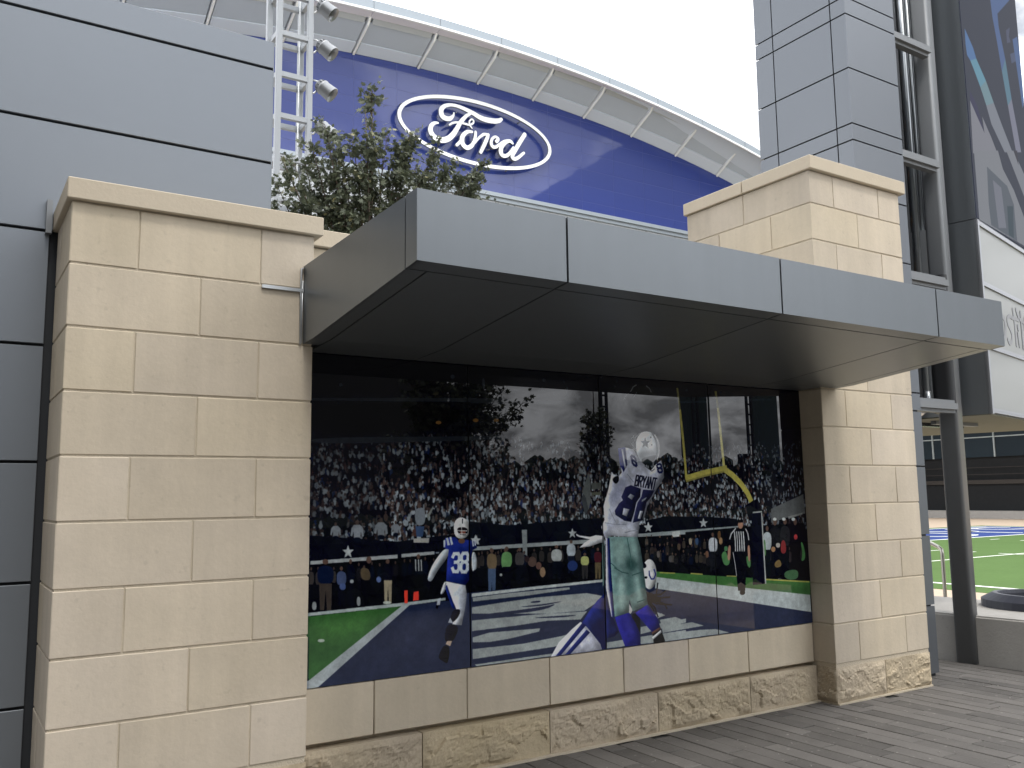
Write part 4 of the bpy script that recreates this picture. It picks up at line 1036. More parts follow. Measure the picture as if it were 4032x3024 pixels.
('p',(155,126,108),[(3220,638),(3247,637),(3240,574),(3232,526),(3202,530)],1),
('p',(155,126,108),[(3422,630),(3449,629),(3447,509),(3421,508)],1),
('p',(24,24,26),[(3265,586),(3399,580),(3402,485),(3374,298),(3300,303),(3289,431)],0),
('s',(165,167,167),7,[(3266,586),(3283,491),(3292,410)]),
('p',(12,12,13),[(3313,302),(3368,305),(3375,272),(3322,268)],1),
('p',(160,166,170),[(830,710),(867,709),(872,687),(842,641),(801,600),(772,559),(745,521),(719,534),(735,586),(768,641)],4),
('p',(160,166,170),[(1027,687),(1055,679),(1064,590),(1032,551),(1022,614)],4),
('p',(20,20,24),[(721,530),(747,525),(758,496),(751,475),(729,480),(717,502)],4),
('p',(20,20,24),[(1026,570),(1062,581),(1071,553),(1040,541)],4),
('p',(38,48,112),[(843,775),(910,778),(937,751),(986,759),(1055,745),(1062,707),(1030,695),(1011,615),(1006,520),(978,488),(846,522),(855,637),(866,705),(830,718)],5),
('p',(172,178,182),[(830,761),(843,764),(842,721),(830,721)],0),
('p',(172,178,182),[(847,775),(861,776),(874,732),(857,729)],0),
('p',(172,178,182),[(871,779),(883,781),(896,735),(881,731)],0),
('p',(172,178,182),[(1027,757),(1036,759),(1041,718),(1031,717)],0),
('p',(172,178,182),[(1043,757),(1052,754),(1055,722),(1046,720)],0),
('p',(105,80,62),[(978,752),(976,744),(968,739),(957,737),(946,738),(937,743),(931,750),(931,757),(937,764),(946,768),(958,769),(968,765),(976,759)],1),
('p',(186,188,186),[(906,787),(900,853),(919,886),(957,896),(996,880),(1008,843),(1005,791),(982,769),(937,766)],4),
('p',(34,28,26),[(919,837),(1000,834),(995,784),(934,790)],4),
('p',(120,75,60),[(944,815),(982,814),(982,792),(944,793)],1),
('p',(22,24,34),[(958,887),(966,887),(965,857),(959,858)],0),
('s',(175,176,174),5,[(923,816),(995,812)]),
('s',(175,176,174),5,[(931,797),(993,793)]),
('s',(175,176,174),5,[(955,836),(958,775)]),
('p',(182,186,190),[(846,519),(978,488),(986,441),(977,370),(949,256),(886,266),(916,349),(879,424),(837,479)],5),
('p',(150,155,165),[(954,444),(982,449),(973,370),(953,300),(934,330)],2),
('p',(38,48,112),[(836,494),(852,497),(895,390),(909,353),(887,359),(858,429)],5),
('p',(26,26,32),[(887,352),(945,352),(934,312),(892,275),(870,292)],4),
('p',(168,172,178),[(872,306),(891,273),(857,279)],0),
('p',(26,25,30),[(849,278),(934,255),(900,176),(853,158),(828,190)],4),
('p',(165,150,135),[(849,174),(883,171),(870,142),(840,157)],0),
('p',(18,18,22),[(828,156),(870,140),(855,43),(832,53),(791,80),(795,103)],4),
('p',(170,175,180),[(838,523),(850,508),(833,452),(804,443),(817,485)],4),
('p',(170,175,180),[(788,423),(810,426),(802,386),(782,386)],0),
('p',(20,20,24),[(777,385),(796,385),(788,363),(776,367)],0),
('t',(178,184,188),'38',[(886,679),(1007,679),(998,566),(882,576)],0.2),
('p',(215,75,55),[(570,485),(593,485),(593,412),(572,411)],0),
('p',(205,70,55),[(631,471),(663,475),(665,423),(627,422)],0),
('p',(34,42,100),[(2042,366),(2042,12),(1993,9),(1930,94),(1848,197),(1925,278),(1981,328)],5),
('p',(24,28,62),[(2033,244),(2042,12),(1993,9),(1930,94),(1889,156)],2),
('p',(176,178,186),[(1837,202),(1889,162),(1994,46),(2006,9),(1593,5),(1658,87),(1763,159)],5),
('p',(34,42,100),[(1850,194),(1881,176),(1668,3),(1630,4)],5),
('p',(34,42,100),[(1884,148),(1912,127),(1740,1),(1699,2)],5),
('p',(30,35,80),[(2053,344),(2109,204),(2153,107),(2116,83),(2049,77)],5),
('p',(30,26,26),[(2337,211),(2268,226),(2276,147),(2331,65),(2345,133)],4),
('p',(165,165,165),[(2250,287),(2280,242),(2262,217),(2245,227)],0),
('p',(186,188,186),[(2510,467),(2500,419),(2476,383),(2445,368),(2413,376),(2387,406),(2374,450),(2376,500),(2393,543),(2421,570),(2454,575),(2484,555),(2504,517)],4),
('p',(30,30,36),[(2376,559),(2409,548),(2422,521),(2383,510)],4),
('p',(30,30,36),[(2393,461),(2426,457),(2418,442),(2398,443)],1),
('s',(40,48,115),11,[(2440,495),(2441,463),(2457,438),(2481,438),(2498,468),(2484,504)]),
('s',(26,22,22),11,[(2389,347),(2481,305),(2626,304)]),
('s',(26,22,22),11,[(2388,321),(2492,269),(2636,250)]),
('s',(26,22,22),11,[(2423,336),(2494,322),(2516,409)]),
('s',(26,22,22),11,[(2410,302),(2479,244),(2506,176)]),
('s',(26,22,22),11,[(2435,326),(2542,328),(2586,352)]),
('s',(26,22,22),11,[(2399,303),(2455,246),(2472,218)]),
('s',(26,22,22),11,[(2457,298),(2564,264),(2592,227)]),
('p',(28,24,24),[(2383,356),(2448,347),(2518,312),(2552,283),(2456,272),(2386,295)],4),
('p',(27,25,25),[(2068,1536),(2130,1500),(2201,1445),(2201,1344),(2204,1173),(2146,1153),(2121,1235),(2076,1329)],4),
('p',(160,163,172),[(2201,1337),(2263,1346),(2337,1333),(2369,1289),(2417,1238),(2492,1187),(2536,1226),(2592,1259),(2613,1188),(2612,1136),(2537,1052),(2492,994),(2443,931),(2419,868),(2363,819),(2368,794),(2347,726),(2232,736),(2105,746),(2064,722),(2032,804),(2061,852),(2056,944),(2099,1048),(2137,1174),(2152,1159),(2199,1147),(2226,1173)],5),
('p',(140,144,160),[(2105,999),(2164,1073),(2240,1154),(2279,1104),(2236,1060),(2192,973),(2143,949)],2),
('p',(150,153,165),[(2249,1186),(2328,1104),(2279,1104),(2232,1161)],2),
('p',(190,192,196),[(2106,801),(2267,791),(2340,763),(2339,732),(2105,751)],2),
('p',(40,44,104),[(2199,1336),(2265,1345),(2277,1224),(2242,1173),(2211,1224)],5),
('p',(165,168,176),[(2228,1331),(2243,1332),(2269,1205),(2254,1194)],5),
('p',(30,28,30),[(2132,1129),(2199,1156),(2199,1110),(2164,1088)],4),
('s',(130,134,142),6,[(2233,761),(2291,771),(2349,772)]),
('s',(120,124,135),3,[(2060,833),(2147,819),(2252,816)]),
('s',(120,124,135),5,[(2273,1161),(2328,1104)]),
('s',(125,128,140),4,[(2103,925),(2155,837)]),
('p',(36,36,62),[(2253,1069),(2303,1084),(2393,1059),(2384,1002),(2346,964),(2329,908),(2295,832),(2236,841),(2157,883),(2152,911),(2192,960),(2227,982),(2214,1004)],5),
('p',(130,134,140),[(2271,1003),(2296,1025),(2331,1010),(2307,983)],5),
('p',(150,153,160),[(2231,929),(2282,918),(2255,871),(2218,884)],5),
('p',(36,36,62),[(2412,1053),(2520,1047),(2484,1001),(2442,966),(2419,906),(2393,840),(2308,826),(2338,917),(2358,964),(2393,1002)],5),
('p',(130,134,140),[(2399,983),(2446,1001),(2428,981),(2394,967)],0),
('p',(150,153,160),[(2377,907),(2406,903),(2378,850),(2354,854)],5),
('t',(38,38,52),'BRYANT',[(2354,1151),(2549,1129),(2525,1053),(2334,1083)],0.17),
('t',(36,38,75),'8',[(2306,1291),(2356,1276),(2370,1209),(2321,1232)],0.26),
('t',(36,38,75),'8',[(2541,1226),(2593,1235),(2605,1175),(2556,1171)],0.26),
('s',(120,122,122),8,[(2340,1404),(2362,1424),(2352,1391),(2330,1375)]),
('s',(120,122,122),9,[(2323,1410),(2345,1420),(2341,1430)]),
('s',(120,122,122),8,[(2314,1378),(2338,1352),(2358,1334)]),
('s',(120,122,122),8,[(2361,1417),(2392,1441),(2426,1451)]),
('s',(120,122,122),8,[(2329,1346),(2362,1321),(2377,1289)]),
('p',(168,173,176),[(2369,1408),(2409,1451),(2461,1465),(2520,1455),(2572,1416),(2587,1357),(2576,1292),(2541,1239),(2493,1212),(2417,1237),(2369,1289),(2359,1353)],4),
('p',(198,201,202),[(2466,1381),(2527,1402),(2533,1337),(2488,1304),(2464,1335)],2),
('p',(44,47,48),[(2402,1264),(2462,1284),(2570,1301),(2541,1239),(2493,1212),(2417,1237)],4),
('p',(78,82,84),[(2387,1324),(2523,1314),(2570,1305),(2453,1282),(2402,1264),(2373,1295)],2),
('s',(80,84,90),12,[(2516,1454),(2548,1402),(2560,1337),(2543,1272),(2506,1220)]),
('s',(190,192,192),6,[(2541,1441),(2574,1383),(2575,1311),(2551,1259)]),
('p',(196,198,196),[(2449,1434),(2462,1400),(2503,1399),(2470,1376),(2479,1340),(2446,1360),(2411,1339),(2424,1375),(2393,1397),(2433,1399)],5),
('p',(84,88,92),[(2449,1419),(2459,1393),(2490,1393),(2465,1374),(2472,1347),(2446,1362),(2419,1346),(2429,1374),(2405,1391),(2436,1393)],5),
('p',(40,42,44),[(2509,1420),(2508,1417),(2505,1415),(2502,1414),(2499,1415),(2496,1416),(2495,1418),(2495,1421),(2497,1423),(2499,1424),(2503,1425),(2506,1424),(2508,1422)],1),
('p',(40,42,44),[(2515,1367),(2514,1365),(2512,1363),(2509,1362),(2505,1362),(2503,1363),(2501,1365),(2501,1368),(2503,1370),(2506,1372),(2509,1372),(2512,1371),(2514,1369)],1),
('s',(60,60,60),5,[(2434,1219),(2467,1200),(2500,1181),(2527,1197)]),
('p',(186,188,190),[(1818,769),(1849,755),(1933,743),(1983,753),(2051,745),(2050,709),(1931,681),(1843,676),(1886,706),(1932,727),(1841,746),(1823,755)],5),
('p',(104,126,123),[(2034,696),(2053,699),(2048,430),(2027,414)],0),
('p',(104,126,123),[(2088,739),(2345,728),(2368,656),(2387,532),(2404,390),(2417,266),(2280,232),(2254,313),(2247,227),(2120,210),(2096,410),(2083,582)],5),
('p',(138,160,155),[(2121,718),(2229,715),(2242,609),(2211,541),(2133,579)],2),
('p',(134,156,152),[(2281,713),(2338,702),(2351,586),(2303,554),(2277,607)],2),
('p',(152,172,167),[(2152,475),(2208,472),(2221,358),(2200,239),(2156,269)],2),
('p',(148,168,163),[(2306,466),(2353,481),(2372,374),(2362,270),(2323,308)],2),
('p',(52,76,72),[(2229,566),(2282,607),(2332,552),(2337,517),(2269,494),(2239,522)],2),
('p',(58,84,80),[(2249,495),(2278,494),(2265,312),(2251,313)],2),
('p',(56,82,78),[(2348,499),(2377,497),(2393,303),(2375,304)],2),
('s',(70,100,95),7,[(2252,727),(2277,607),(2279,520)]),
('s',(60,86,82),6,[(2131,532),(2198,498),(2255,486)]),
('s',(60,86,82),6,[(2283,472),(2371,489)]),
('s',(60,86,82),6,[(2322,291),(2393,303)]),
('s',(64,92,88),6,[(2104,564),(2154,526)]),
('p',(168,170,186),[(2066,733),(2082,728),(2080,453),(2109,204),(2094,214),(2055,404)],5),
('p',(40,44,92),[(2082,730),(2100,730),(2105,495),(2122,207),(2102,203),(2080,453)],5),
('p',(40,38,118),[(2122,207),(2247,227),(2302,154),(2337,82),(2340,2),(2203,9),(2161,106)],5),
('p',(40,38,118),[(2302,221),(2411,267),(2500,172),(2523,107),(2448,79),(2380,145)],5),
('p',(58,56,140),[(2198,188),(2244,193),(2286,104),(2261,54)],2),
('p',(20,18,18),[(2448,79),(2523,107),(2566,1),(2457,0)],5),
('p',(92,66,52),[(2442,81),(2521,109),(2526,91),(2447,63)],5),
('p',(178,180,178),[(2444,48),(2527,89),(2533,71),(2452,30)],5),
('p',(15,15,16),[(2291,1654),(2329,1773),(2415,1804),(2500,1789),(2568,1733),(2564,1654),(2442,1635)],4),
('s',(95,98,98),10,[(2328,1734),(2355,1774),(2389,1789)]),
('s',(95,98,98),10,[(2474,1788),(2508,1770),(2524,1744)]),
('s',(80,84,84),7,[(2352,1696),(2387,1737)]),
('s',(90,92,92),8,[(2267,1679),(2311,1727)]),
('p',(120,92,50),[(822,1468),(820,1463),(813,1459),(804,1456),(795,1457),(787,1460),(782,1464),(782,1470),(787,1474),(795,1478),(804,1479),(813,1477),(820,1473)],1),
('p',(120,92,50),[(1085,1491),(1082,1486),(1076,1482),(1066,1479),(1056,1480),(1048,1483),(1043,1487),(1043,1493),(1048,1498),(1056,1501),(1066,1502),(1076,1501),(1083,1497)],1),
('p',(120,92,50),[(1237,1497),(1235,1491),(1227,1487),(1218,1485),(1207,1485),(1199,1488),(1194,1493),(1194,1498),(1199,1503),(1208,1507),(1218,1508),(1228,1506),(1235,1502)],1),
('p',(48,52,54),[(1136,1730),(1135,1713),(1131,1701),(1125,1694),(1120,1696),(1115,1705),(1112,1720),(1113,1737),(1115,1752),(1120,1762),(1126,1764),(1131,1758),(1135,1746)],1),
('p',(48,52,54),[(1789,1706),(1787,1688),(1783,1675),(1776,1668),(1770,1670),(1765,1680),(1762,1695),(1763,1713),(1766,1729),(1772,1739),(1778,1742),(1784,1736),(1788,1723)],1),
('p',(48,52,54),[(1883,1679),(1880,1670),(1872,1663),(1862,1660),(1851,1660),(1842,1665),(1837,1673),(1837,1682),(1842,1690),(1852,1695),(1863,1697),(1873,1694),(1880,1688)],1),
('p',(48,52,54),[(1683,1688),(1682,1683),(1677,1678),(1671,1676),(1665,1677),(1660,1679),(1657,1684),(1657,1689),(1660,1694),(1665,1697),(1672,1698),(1678,1697),(1682,1693)],1),
('p',(48,52,54),[(1605,1775),(1603,1770),(1598,1765),(1592,1762),(1585,1763),(1579,1766),(1576,1771),(1576,1777),(1579,1782),(1585,1786),(1592,1787),(1599,1785),(1603,1781)],1),
('p',(48,52,54),[(1589,1713),(1587,1708),(1582,1703),(1576,1701),(1569,1701),(1563,1704),(1560,1709),(1560,1715),(1563,1720),(1569,1724),(1576,1725),(1583,1723),(1587,1719)],1),
('p',(48,52,54),[(918,1756),(916,1749),(911,1744),(904,1741),(896,1741),(890,1745),(886,1751),(886,1758),(890,1764),(896,1768),(904,1770),(911,1768),(916,1763)],1),
('p',(48,52,54),[(183,1663),(182,1657),(178,1653),(172,1651),(166,1651),(162,1654),(159,1659),(159,1664),(161,1669),(166,1673),(172,1674),(177,1672),(181,1668)],1),
('p',(48,52,54),[(1371,1690),(1369,1685),(1365,1681),(1359,1678),(1353,1679),(1349,1681),(1346,1686),(1346,1691),(1349,1696),(1354,1699),(1360,1700),(1365,1698),(1369,1695)],1),
('p',(48,52,54),[(2952,1713),(2949,1707),(2944,1703),(2936,1700),(2928,1700),(2922,1703),(2918,1708),(2919,1714),(2923,1720),(2929,1723),(2937,1725),(2945,1723),(2950,1719)],1),
('p',(48,52,54),[(2884,1778),(2882,1773),(2877,1769),(2870,1766),(2863,1767),(2857,1769),(2854,1774),(2855,1779),(2858,1784),(2864,1787),(2871,1788),(2878,1787),(2882,1783)],1)]

MW, MH = 4.112, 1.845                       # size of the mural in metres


def mural_image():
    mm = 3200 / 4112
    P = Painter(3200, int(MH * 1000 * mm) // 2 * 2, (19, 22, 25))
    P.mm = mm
    rg = random.Random(3)

    def cv(p):
        return (p[0] * mm, p[1] * mm)
    for op in MURAL:
        if op[0] == 'crowd':
            # upper stand: dim, far heads
            for _ in range(700):
                u, v = rg.uniform(0, 4112), rg.uniform(1250, 1845)
                g = rg.uniform(22, 46)
                r = rg.uniform(8, 18)
                P.poly(chaikin([cv((u - r, v)), cv((u, v - r * 1.3)), cv((u + r, v)), cv((u, v + r * 1.3))], n=1), (g, g + 2, g + 4), 0.7)
            # pale sky-lit upper bowl seen to the right of the middle
            # lower bowl packed with people
            spots = []
            for _ in range(6600):
                u = rg.uniform(-20, 4130)
                top = 1330 + 60 * math.sin(u / 700) + (120 if u > 2900 else 0)
                v = 690 + (top - 690) * rg.random() ** 1.05
                if noise.noise(Vector((u / 210, v / 120, 4.0))) + .5 * noise.noise(Vector((u / 70, v / 60, 1.0))) < -.42:
                    continue
                spots.append((v, u))
            spots.sort(reverse=True)
            for v, u in spots:
                k = (v - 690) / 700
                s = (1.12 - 0.40 * min(1, k)) * (0.85 if u > 2700 else 1.0)
                q = rg.random()
                dim = 1.0 - 0.35 * max(0, k - .55) / .45
                if u < 420:
                    dim *= 0.75
                if u > 3650:
                    dim *= 0.7
                if q < 0.40:
                    g = rg.uniform(122, 180) * dim
                    c = (g * .95, g, g * 1.03)
                elif q < 0.47:
                    g = rg.uniform(70, 110) * dim
                    c = (g, g * .97, g * .95)
                elif q < 0.60:
                    g = rg.uniform(55, 95) * dim
                    c = (g * 1.05, g * .86, g * .76)
                elif q < 0.65:
                    c = (45 * dim, 54 * dim, rg.uniform(70, 95) * dim)
                elif q < 0.67:
                    c = (85 * dim, 58 * dim, 48 * dim)
                else:
                    g = rg.uniform(17, 34)
                    c = (g, g, g + 2)
                w_, h_ = rg.uniform(9, 17) * s, rg.uniform(14, 27) * s
                t = rg.uniform(-.35, .35)
                pts = []
                for a in range(7):
                    an = a * 2 * math.pi / 7
                    x, y = w_ * math.cos(an) * rg.uniform(.7, 1.15), h_ * math.sin(an) * rg.uniform(.75, 1.15)
                    pts.append(cv((u + x * math.cos(t) - y * math.sin(t), v + x * math.sin(t) + y * math.cos(t))))
                P.poly(pts, c, 0.92)
                if q < .8:
                    hd = 8.5 * s
                    g = rg.uniform(.55, 1.15) * dim
                    hc = (80 * g, 66 * g, 58 * g) if rg.random() < .72 else (c[0] * .9, c[1] * .9, c[2] * .9)
                    yy = v + h_ * 1.15
                    P.poly([cv((u + hd * math.cos(a), yy + 1.2 * hd * math.sin(a))) for a in np.linspace(0, 2 * math.pi, 7)[:-1]], hc, 0.9)
            P.blur(1)
        elif op[0] == 'p':
            if op[3] >= 4:
                P.shaded([cv(q) for q in (chaikin(op[2]) if op[3] == 4 else op[2])], op[1])
            elif op[3] >= 2:
                P.soft([cv(q) for q in chaikin(op[2], n=1)], op[1], 14 if op[3] == 2 else 30)
            else:
                P.poly([cv(q) for q in (chaikin(op[2]) if op[3] else op[2])], op[1])
        elif op[0] == 's':
            P.stroke([cv(q) for q in op[2 + 1]], op[2] * mm, op[1])
        elif op[0] == 't':
            glyph_text(P, cv, op[1], op[2], op[3], op[4])
    # worn paint and mottled turf, printed grain
    h, w_ = P.a.shape[:2]
    rs = np.random.RandomState(5)
    for cells, amp in ((40, .05), (160, .06), (640, .05)):
        g = rs.rand(max(2, int(cells * h / w_)) + 2, cells + 2).astype(np.float32)
        yi = np.linspace(0, g.shape[0] - 1.001, h)
        xi = np.linspace(0, g.shape[1] - 1.001, w_)
        y0, x0 = yi.astype(int), xi.astype(int)
        fy, fx = (yi - y0)[:, None], (xi - x0)[None]
        n_ = (g[y0][:, x0] * (1 - fx) + g[y0][:, x0 + 1] * fx) * (1 - fy) + (g[y0 + 1][:, x0] * (1 - fx) + g[y0 + 1][:, x0 + 1] * fx) * fy
        P.a *= (1 + (n_ - .5) * 2 * amp)[..., None].astype(np.float32)
    P.blur(1)
    return P.image('mural_print', 1.15, 1.2, np.array((0.011, 0.009, 0.002), np.float32))


LEDOPS = [((92,132,186),[(0.112,4.744),(0.347,4.619),(0.428,4.526),(0.216,4.43),(0.123,4.456),(0.1,4.568)]),
((112,166,190),[(0.216,4.43),(0.428,4.526),(0.708,4.376),(0.491,4.23),(0.316,4.364)]),
((128,160,172),[(0.491,4.23),(0.708,4.376),(0.93,4.198),(0.65,4.077)]),
((142,148,160),[(0.65,4.077),(0.93,4.198),(1.162,4.026),(1.505,3.793),(1.193,3.707),(0.778,3.91)]),
((88,114,164),[(1.125,5.543),(2.102,5.952),(1.911,5.79),(1.373,5.411),(1.381,5.247),(1.536,4.925),(1.358,4.707),(1.259,5.034),(1.16,5.293)]),
((100,140,162),[(1.358,4.707),(1.536,4.925),(1.658,4.476),(1.482,4.342)]),
((140,142,162),[(1.482,4.342),(1.658,4.476),(1.784,4.158),(1.872,3.895),(1.657,3.835)]),
((88,116,166),[(1.924,5.307),(2.141,5.424),(2.218,5.101),(2.195,4.627),(2.104,4.505),(1.99,5.019)]),
((86,92,120),[(1.679,5.328),(1.848,5.428),(1.773,5.285),(1.832,5.238),(1.67,5.166)]),
((86,98,130),[(1.767,5.065),(1.955,5.157),(1.98,5.051),(1.792,4.96)]),
((58,58,92),[(0.127,4.069),(0.339,3.968),(0.489,3.732),(0.372,3.737),(0.101,3.957)]),
((146,148,158),[(0.101,3.957),(0.282,3.85),(0.503,3.726),(0.47,3.898),(0.736,3.743),(0.909,3.616),(0.058,3.381)]),
((144,148,156),[(0.093,3.42),(0.936,3.655),(1.068,3.48),(1.427,3.329),(1.761,3.082),(2.17,2.795),(2.151,2.731),(1.659,2.733),(0.089,2.694)]),
((100,108,120),[(0.491,3.356),(1.175,3.316),(1.377,3.152),(1.385,2.729),(0.47,2.721),(0.446,2.954)]),
((132,136,150),[(0.66,3.253),(0.945,3.24),(1.006,2.803),(0.728,2.744)]),
((66,84,96),[(1.109,3.071),(1.338,3.124),(1.264,2.743),(1.08,2.743)]),
((142,146,156),[(1.26,3.745),(1.548,3.825),(1.967,3.614),(2.356,3.4),(2.254,3.067),(1.824,3.356)]),
((60,60,74),[(1.548,3.825),(1.706,3.87),(1.707,3.698)])]


def led_image():
    P = Painter(600, 1500, (58, 64, 82))
    for col, pts in LEDOPS:
        P.poly([(p[0] / 2.2 * 600, (p[1] - 2.68) / 5.5 * 1500) for p in pts], col)
    P.a[0::4] *= 0.88
    P.a[1::4] *= 0.88
    return P.image('screen_picture', 1.05)


def image_mat(name, im, rough, coat, emit=0.0):
    m = bpy.data.materials.new(name)
    m.use_nodes = True
    t = m.node_tree
    b = t.nodes['Principled BSDF']
    tx = t.nodes.new('ShaderNodeTexImage')
    tx.image = im
    tx.extension = 'EXTEND'
    t.links.new(tx.outputs[0], b.inputs['Base Color'])
    b.inputs['Roughness'].default_value = rough
    b.inputs['Specular IOR Level'].default_value = 0.0 if coat else 0.08
    b.inputs['Coat Weight'].default_value = coat
    b.inputs['Coat Roughness'].default_value = 0.0
    b.inputs['Coat IOR'].default_value = 1.46
    if emit:
        b.inputs['Base Color'].default_value = (0.01, 0.01, 0.01, 1)
        t.links.remove(b.inputs['Base Color'].links[0])
        t.links.new(tx.outputs[0], b.inputs['Emission Color'])
        b.inputs['Emission Strength'].default_value = emit
    return m


# ================================================================== THE SETTING
g = boxo('ground', -600, 600, -400, 900, -1.65, -0.61, GROUND)
tag(g, 'bare ground sheet around the plaza and the field', kind='structure')
plaza = boxo('plaza_paving', -40, 8.40, -45, 12.0, -0.60, -0.014, JOINT)
tag(plaza, 'dark joint bed under the charcoal plank pavers of the plaza', kind='structure')

# charcoal plank pavers, long side away from the wall
PW, PL, TH = 0.142, 0.62, 0.05
variants = []
for k in range(5):
    bm = new_bm()
    add_box(bm, -PW / 2 + .002, PW / 2 - .002, -PL / 2 + .002, PL / 2 - .002, -TH, 0, 0.0035)
    r_ = random.Random(k)
    for v in bm.verts:
        v.co += Vector((r_.uniform(-.0012, .0012), r_.uniform(-.002, .002), r_.uniform(-.0012, .0012)))
    me = bpy.data.meshes.new('paver')
    bm.to_mesh(me)
    bm.free()
    me.materials.append(PAVER)
    variants.append(me)
cells = []
for i in range(0, 64):
    x = -0.45 + (i + .5) * PW
    off = (i * 0.37 + (i % 3) * .11) % 1.0 * PL
    for j in range(-14, 12):
        y = j * PL + off
        if x > 8.22 - (y - 4.7) * 0.124:
            continue
        if y > 4.45 and x < 8.2 and x < 7.5:
            if y + PL / 2 > 4.72 and x < 5.84 or y + PL / 2 > 4.56 and 5.84 < x < 7.06:
                y1 = y + PL / 2
                if y - PL / 2 > (4.5 if x > 5.84 else 4.68):
                    continue
        if not (-7 < y < 5.9):
            continue
        cells.append((x, y))


def in_view(x, y):
    d = Vector((x, y, -H))
    c = (d.dot(r2), d.dot(u2), d.dot(fw))
    if c[2] < .3:
        return False
    return abs(c[0] / c[2]) < .62 and abs(c[1] / c[2]) < .48


vis = sorted([c for c in cells if in_view(*c)], key=lambda c: c[0] ** 2 + c[1] ** 2)
far_p = [c for c in cells if c not in set(vis[:296])]
for x, y in vis[:296]:
    o = bpy.data.objects.new('paver', rng.choice(variants))
    link(o, plaza)
    o.location = Vector((x, y, rng.uniform(-.0018, .0018))) - WLOC[plaza.name]
    o.rotation_euler = (rng.uniform(-.003, .003), rng.uniform(-.008, .008), 0)
bm = new_bm()
for x, y in far_p:
    add_box(bm, x - PW / 2 + .002, x + PW / 2 - .002, y - PL / 2 + .002, y + PL / 2 - .002, -TH, rng.uniform(-.002, .001))
for i in range(-150, 64):
    x = -0.45 + (i + .5) * PW
    off = (i * 0.37 + (i % 3) * .11) % 1.0 * PL
    for j in range(-28, 8):
        y = j * PL + off
        if (y < -7 or x < -.45) and (x > .3 or y < 4.2 + .3):
            z = rng.uniform(-.002, .001)
            bm.faces.new([bm.verts.new((x + a * (PW / 2 - .002), y + b * (PL / 2 - .002), z)) for a, b in ((-1, -1), (1, -1), (1, 1), (-1, 1))])
obj('distant_pavers', bm, PAVER, plaza, kind='stuff')
# a few crumbs of grit lying on the paving
bm = new_bm()
for _ in range(70):
    x, y = rng.uniform(3, 8), rng.uniform(2.6, 4.6)
    s = rng.uniform(.002, .006)
    bmesh.ops.create_icosphere(bm, subdivisions=1, radius=s, matrix=Matrix.Translation((x, y, s * .8)))
obj('grit', bm, CONC, kind='stuff', label='pale grit scattered over the charcoal pavers')

# ================================================================== STONE
G12, G8 = 0.010, 0.006


def block(parent, x0, x1, y0, y1, z0, z1, m=STONE, name='block'):
    bm = add_box(new_bm(), x0, x1, y0, y1, z0, z1, 0.0035)
    for v in bm.verts:
        v.co += Vector((rng.uniform(-.0009, .0009), rng.uniform(-.0012, .0012), rng.uniform(-.0009, .0009)))
    return obj(name, bm, m, parent)


def rough_block(parent, x0, x1, yb, yf, z0, z1, side=None, seed=0):
    """split-faced stone: back at yb, hewn face around yf; side=depth of a hewn left end"""
    bm = new_bm()
    step = 0.011
    nx, nz = max(4, int((x1 - x0) / step)), max(4, int((z1 - z0) / step))

    def hew(u, v, p):
        e = min(u, 1 - u, ) * (x1 - x0)
        ez = min(v, 1 - v) * (z1 - z0)
        edge = min(1, e / .03) * min(1, ez / .035)
        q = Vector(p) + Vector((seed * 3.1, 0, seed))
        warp = noise.fractal(q * 3.0, 1.0, 2.0, 3)
        big = noise.fractal(Vector((q.x * 2.6, q.y * 2.6, q.z * 5.0)), 1.0, 2.0, 4)
        # conchoidal flakes: each cell is a shallow scoop with its own tilt
        d, c_ = noise.voronoi(Vector((q.x * 7.5 + warp * 1.1, q.y * 7.5, q.z * 12 + warp * 1.6)))[:2]
        h1 = noise.cell(c_[0] * 9.7)
        tilt = (q.z * 12 + warp * 1.6 - c_[0].z)
        d2 = noise.voronoi(Vector((q.x * 24 + big * 2, q.y * 24, q.z * 34 + warp * 2)))
        h2 = noise.cell(d2[1][0] * 5.3)
        low = 1.0 - .45 * v
        return edge * (0.013 + 0.011 * big + low * (0.011 * (h1 - .3) + 0.010 * tilt * (h1 + .4)) + 0.0035 * (h2 - .5) + .0025 * noise.fractal(q * 55, 1, 2, 2)) - .001
    grid = []
    for j in range(nz + 1):
        row = []
        for i in range(nx + 1):
            u, v = i / nx, j / nz
            x, z = x0 + (x1 - x0) * u, z0 + (z1 - z0) * v
            row.append(bm.verts.new((x, yf - hew(u, v, (x, yf, z)), z)))
        grid.append(row)
    for j in range(nz):
        for i in range(nx):
            bm.faces.new((grid[j][i], grid[j][i + 1], grid[j + 1][i + 1], grid[j + 1][i]))
    if side:
        ny = max(4, int(side / step))
        sg = []
        for j in range(nz + 1):
            row = [grid[j][0]]
            for i in range(1, ny + 1):
                u, v = i / ny, j / nz
                y, z = yf + side * u, z0 + (z1 - z0) * v
                row.append(bm.verts.new((x0 - hew(u, v, (z + 7, y, y)) * .8, y, z)))
            sg.append(row)
        for j in range(nz):
            for i in range(ny):
                bm.faces.new((sg[j][i + 1], sg[j][i], sg[j + 1][i], sg[j + 1][i + 1]))
    obj_ = add_box(bm, x0 + .0015, x1 - .0015, yf + .002, yb, z0 + .0015, z1 - .0015)
    return obj('rough_block', bm, ROUGH, parent)


JZ = [0.300, 0.600, 0.905, 1.2105, 1.516, 1.822, 2.126, 2.430, 2.735, 3.040]    # bed joints above the plaza

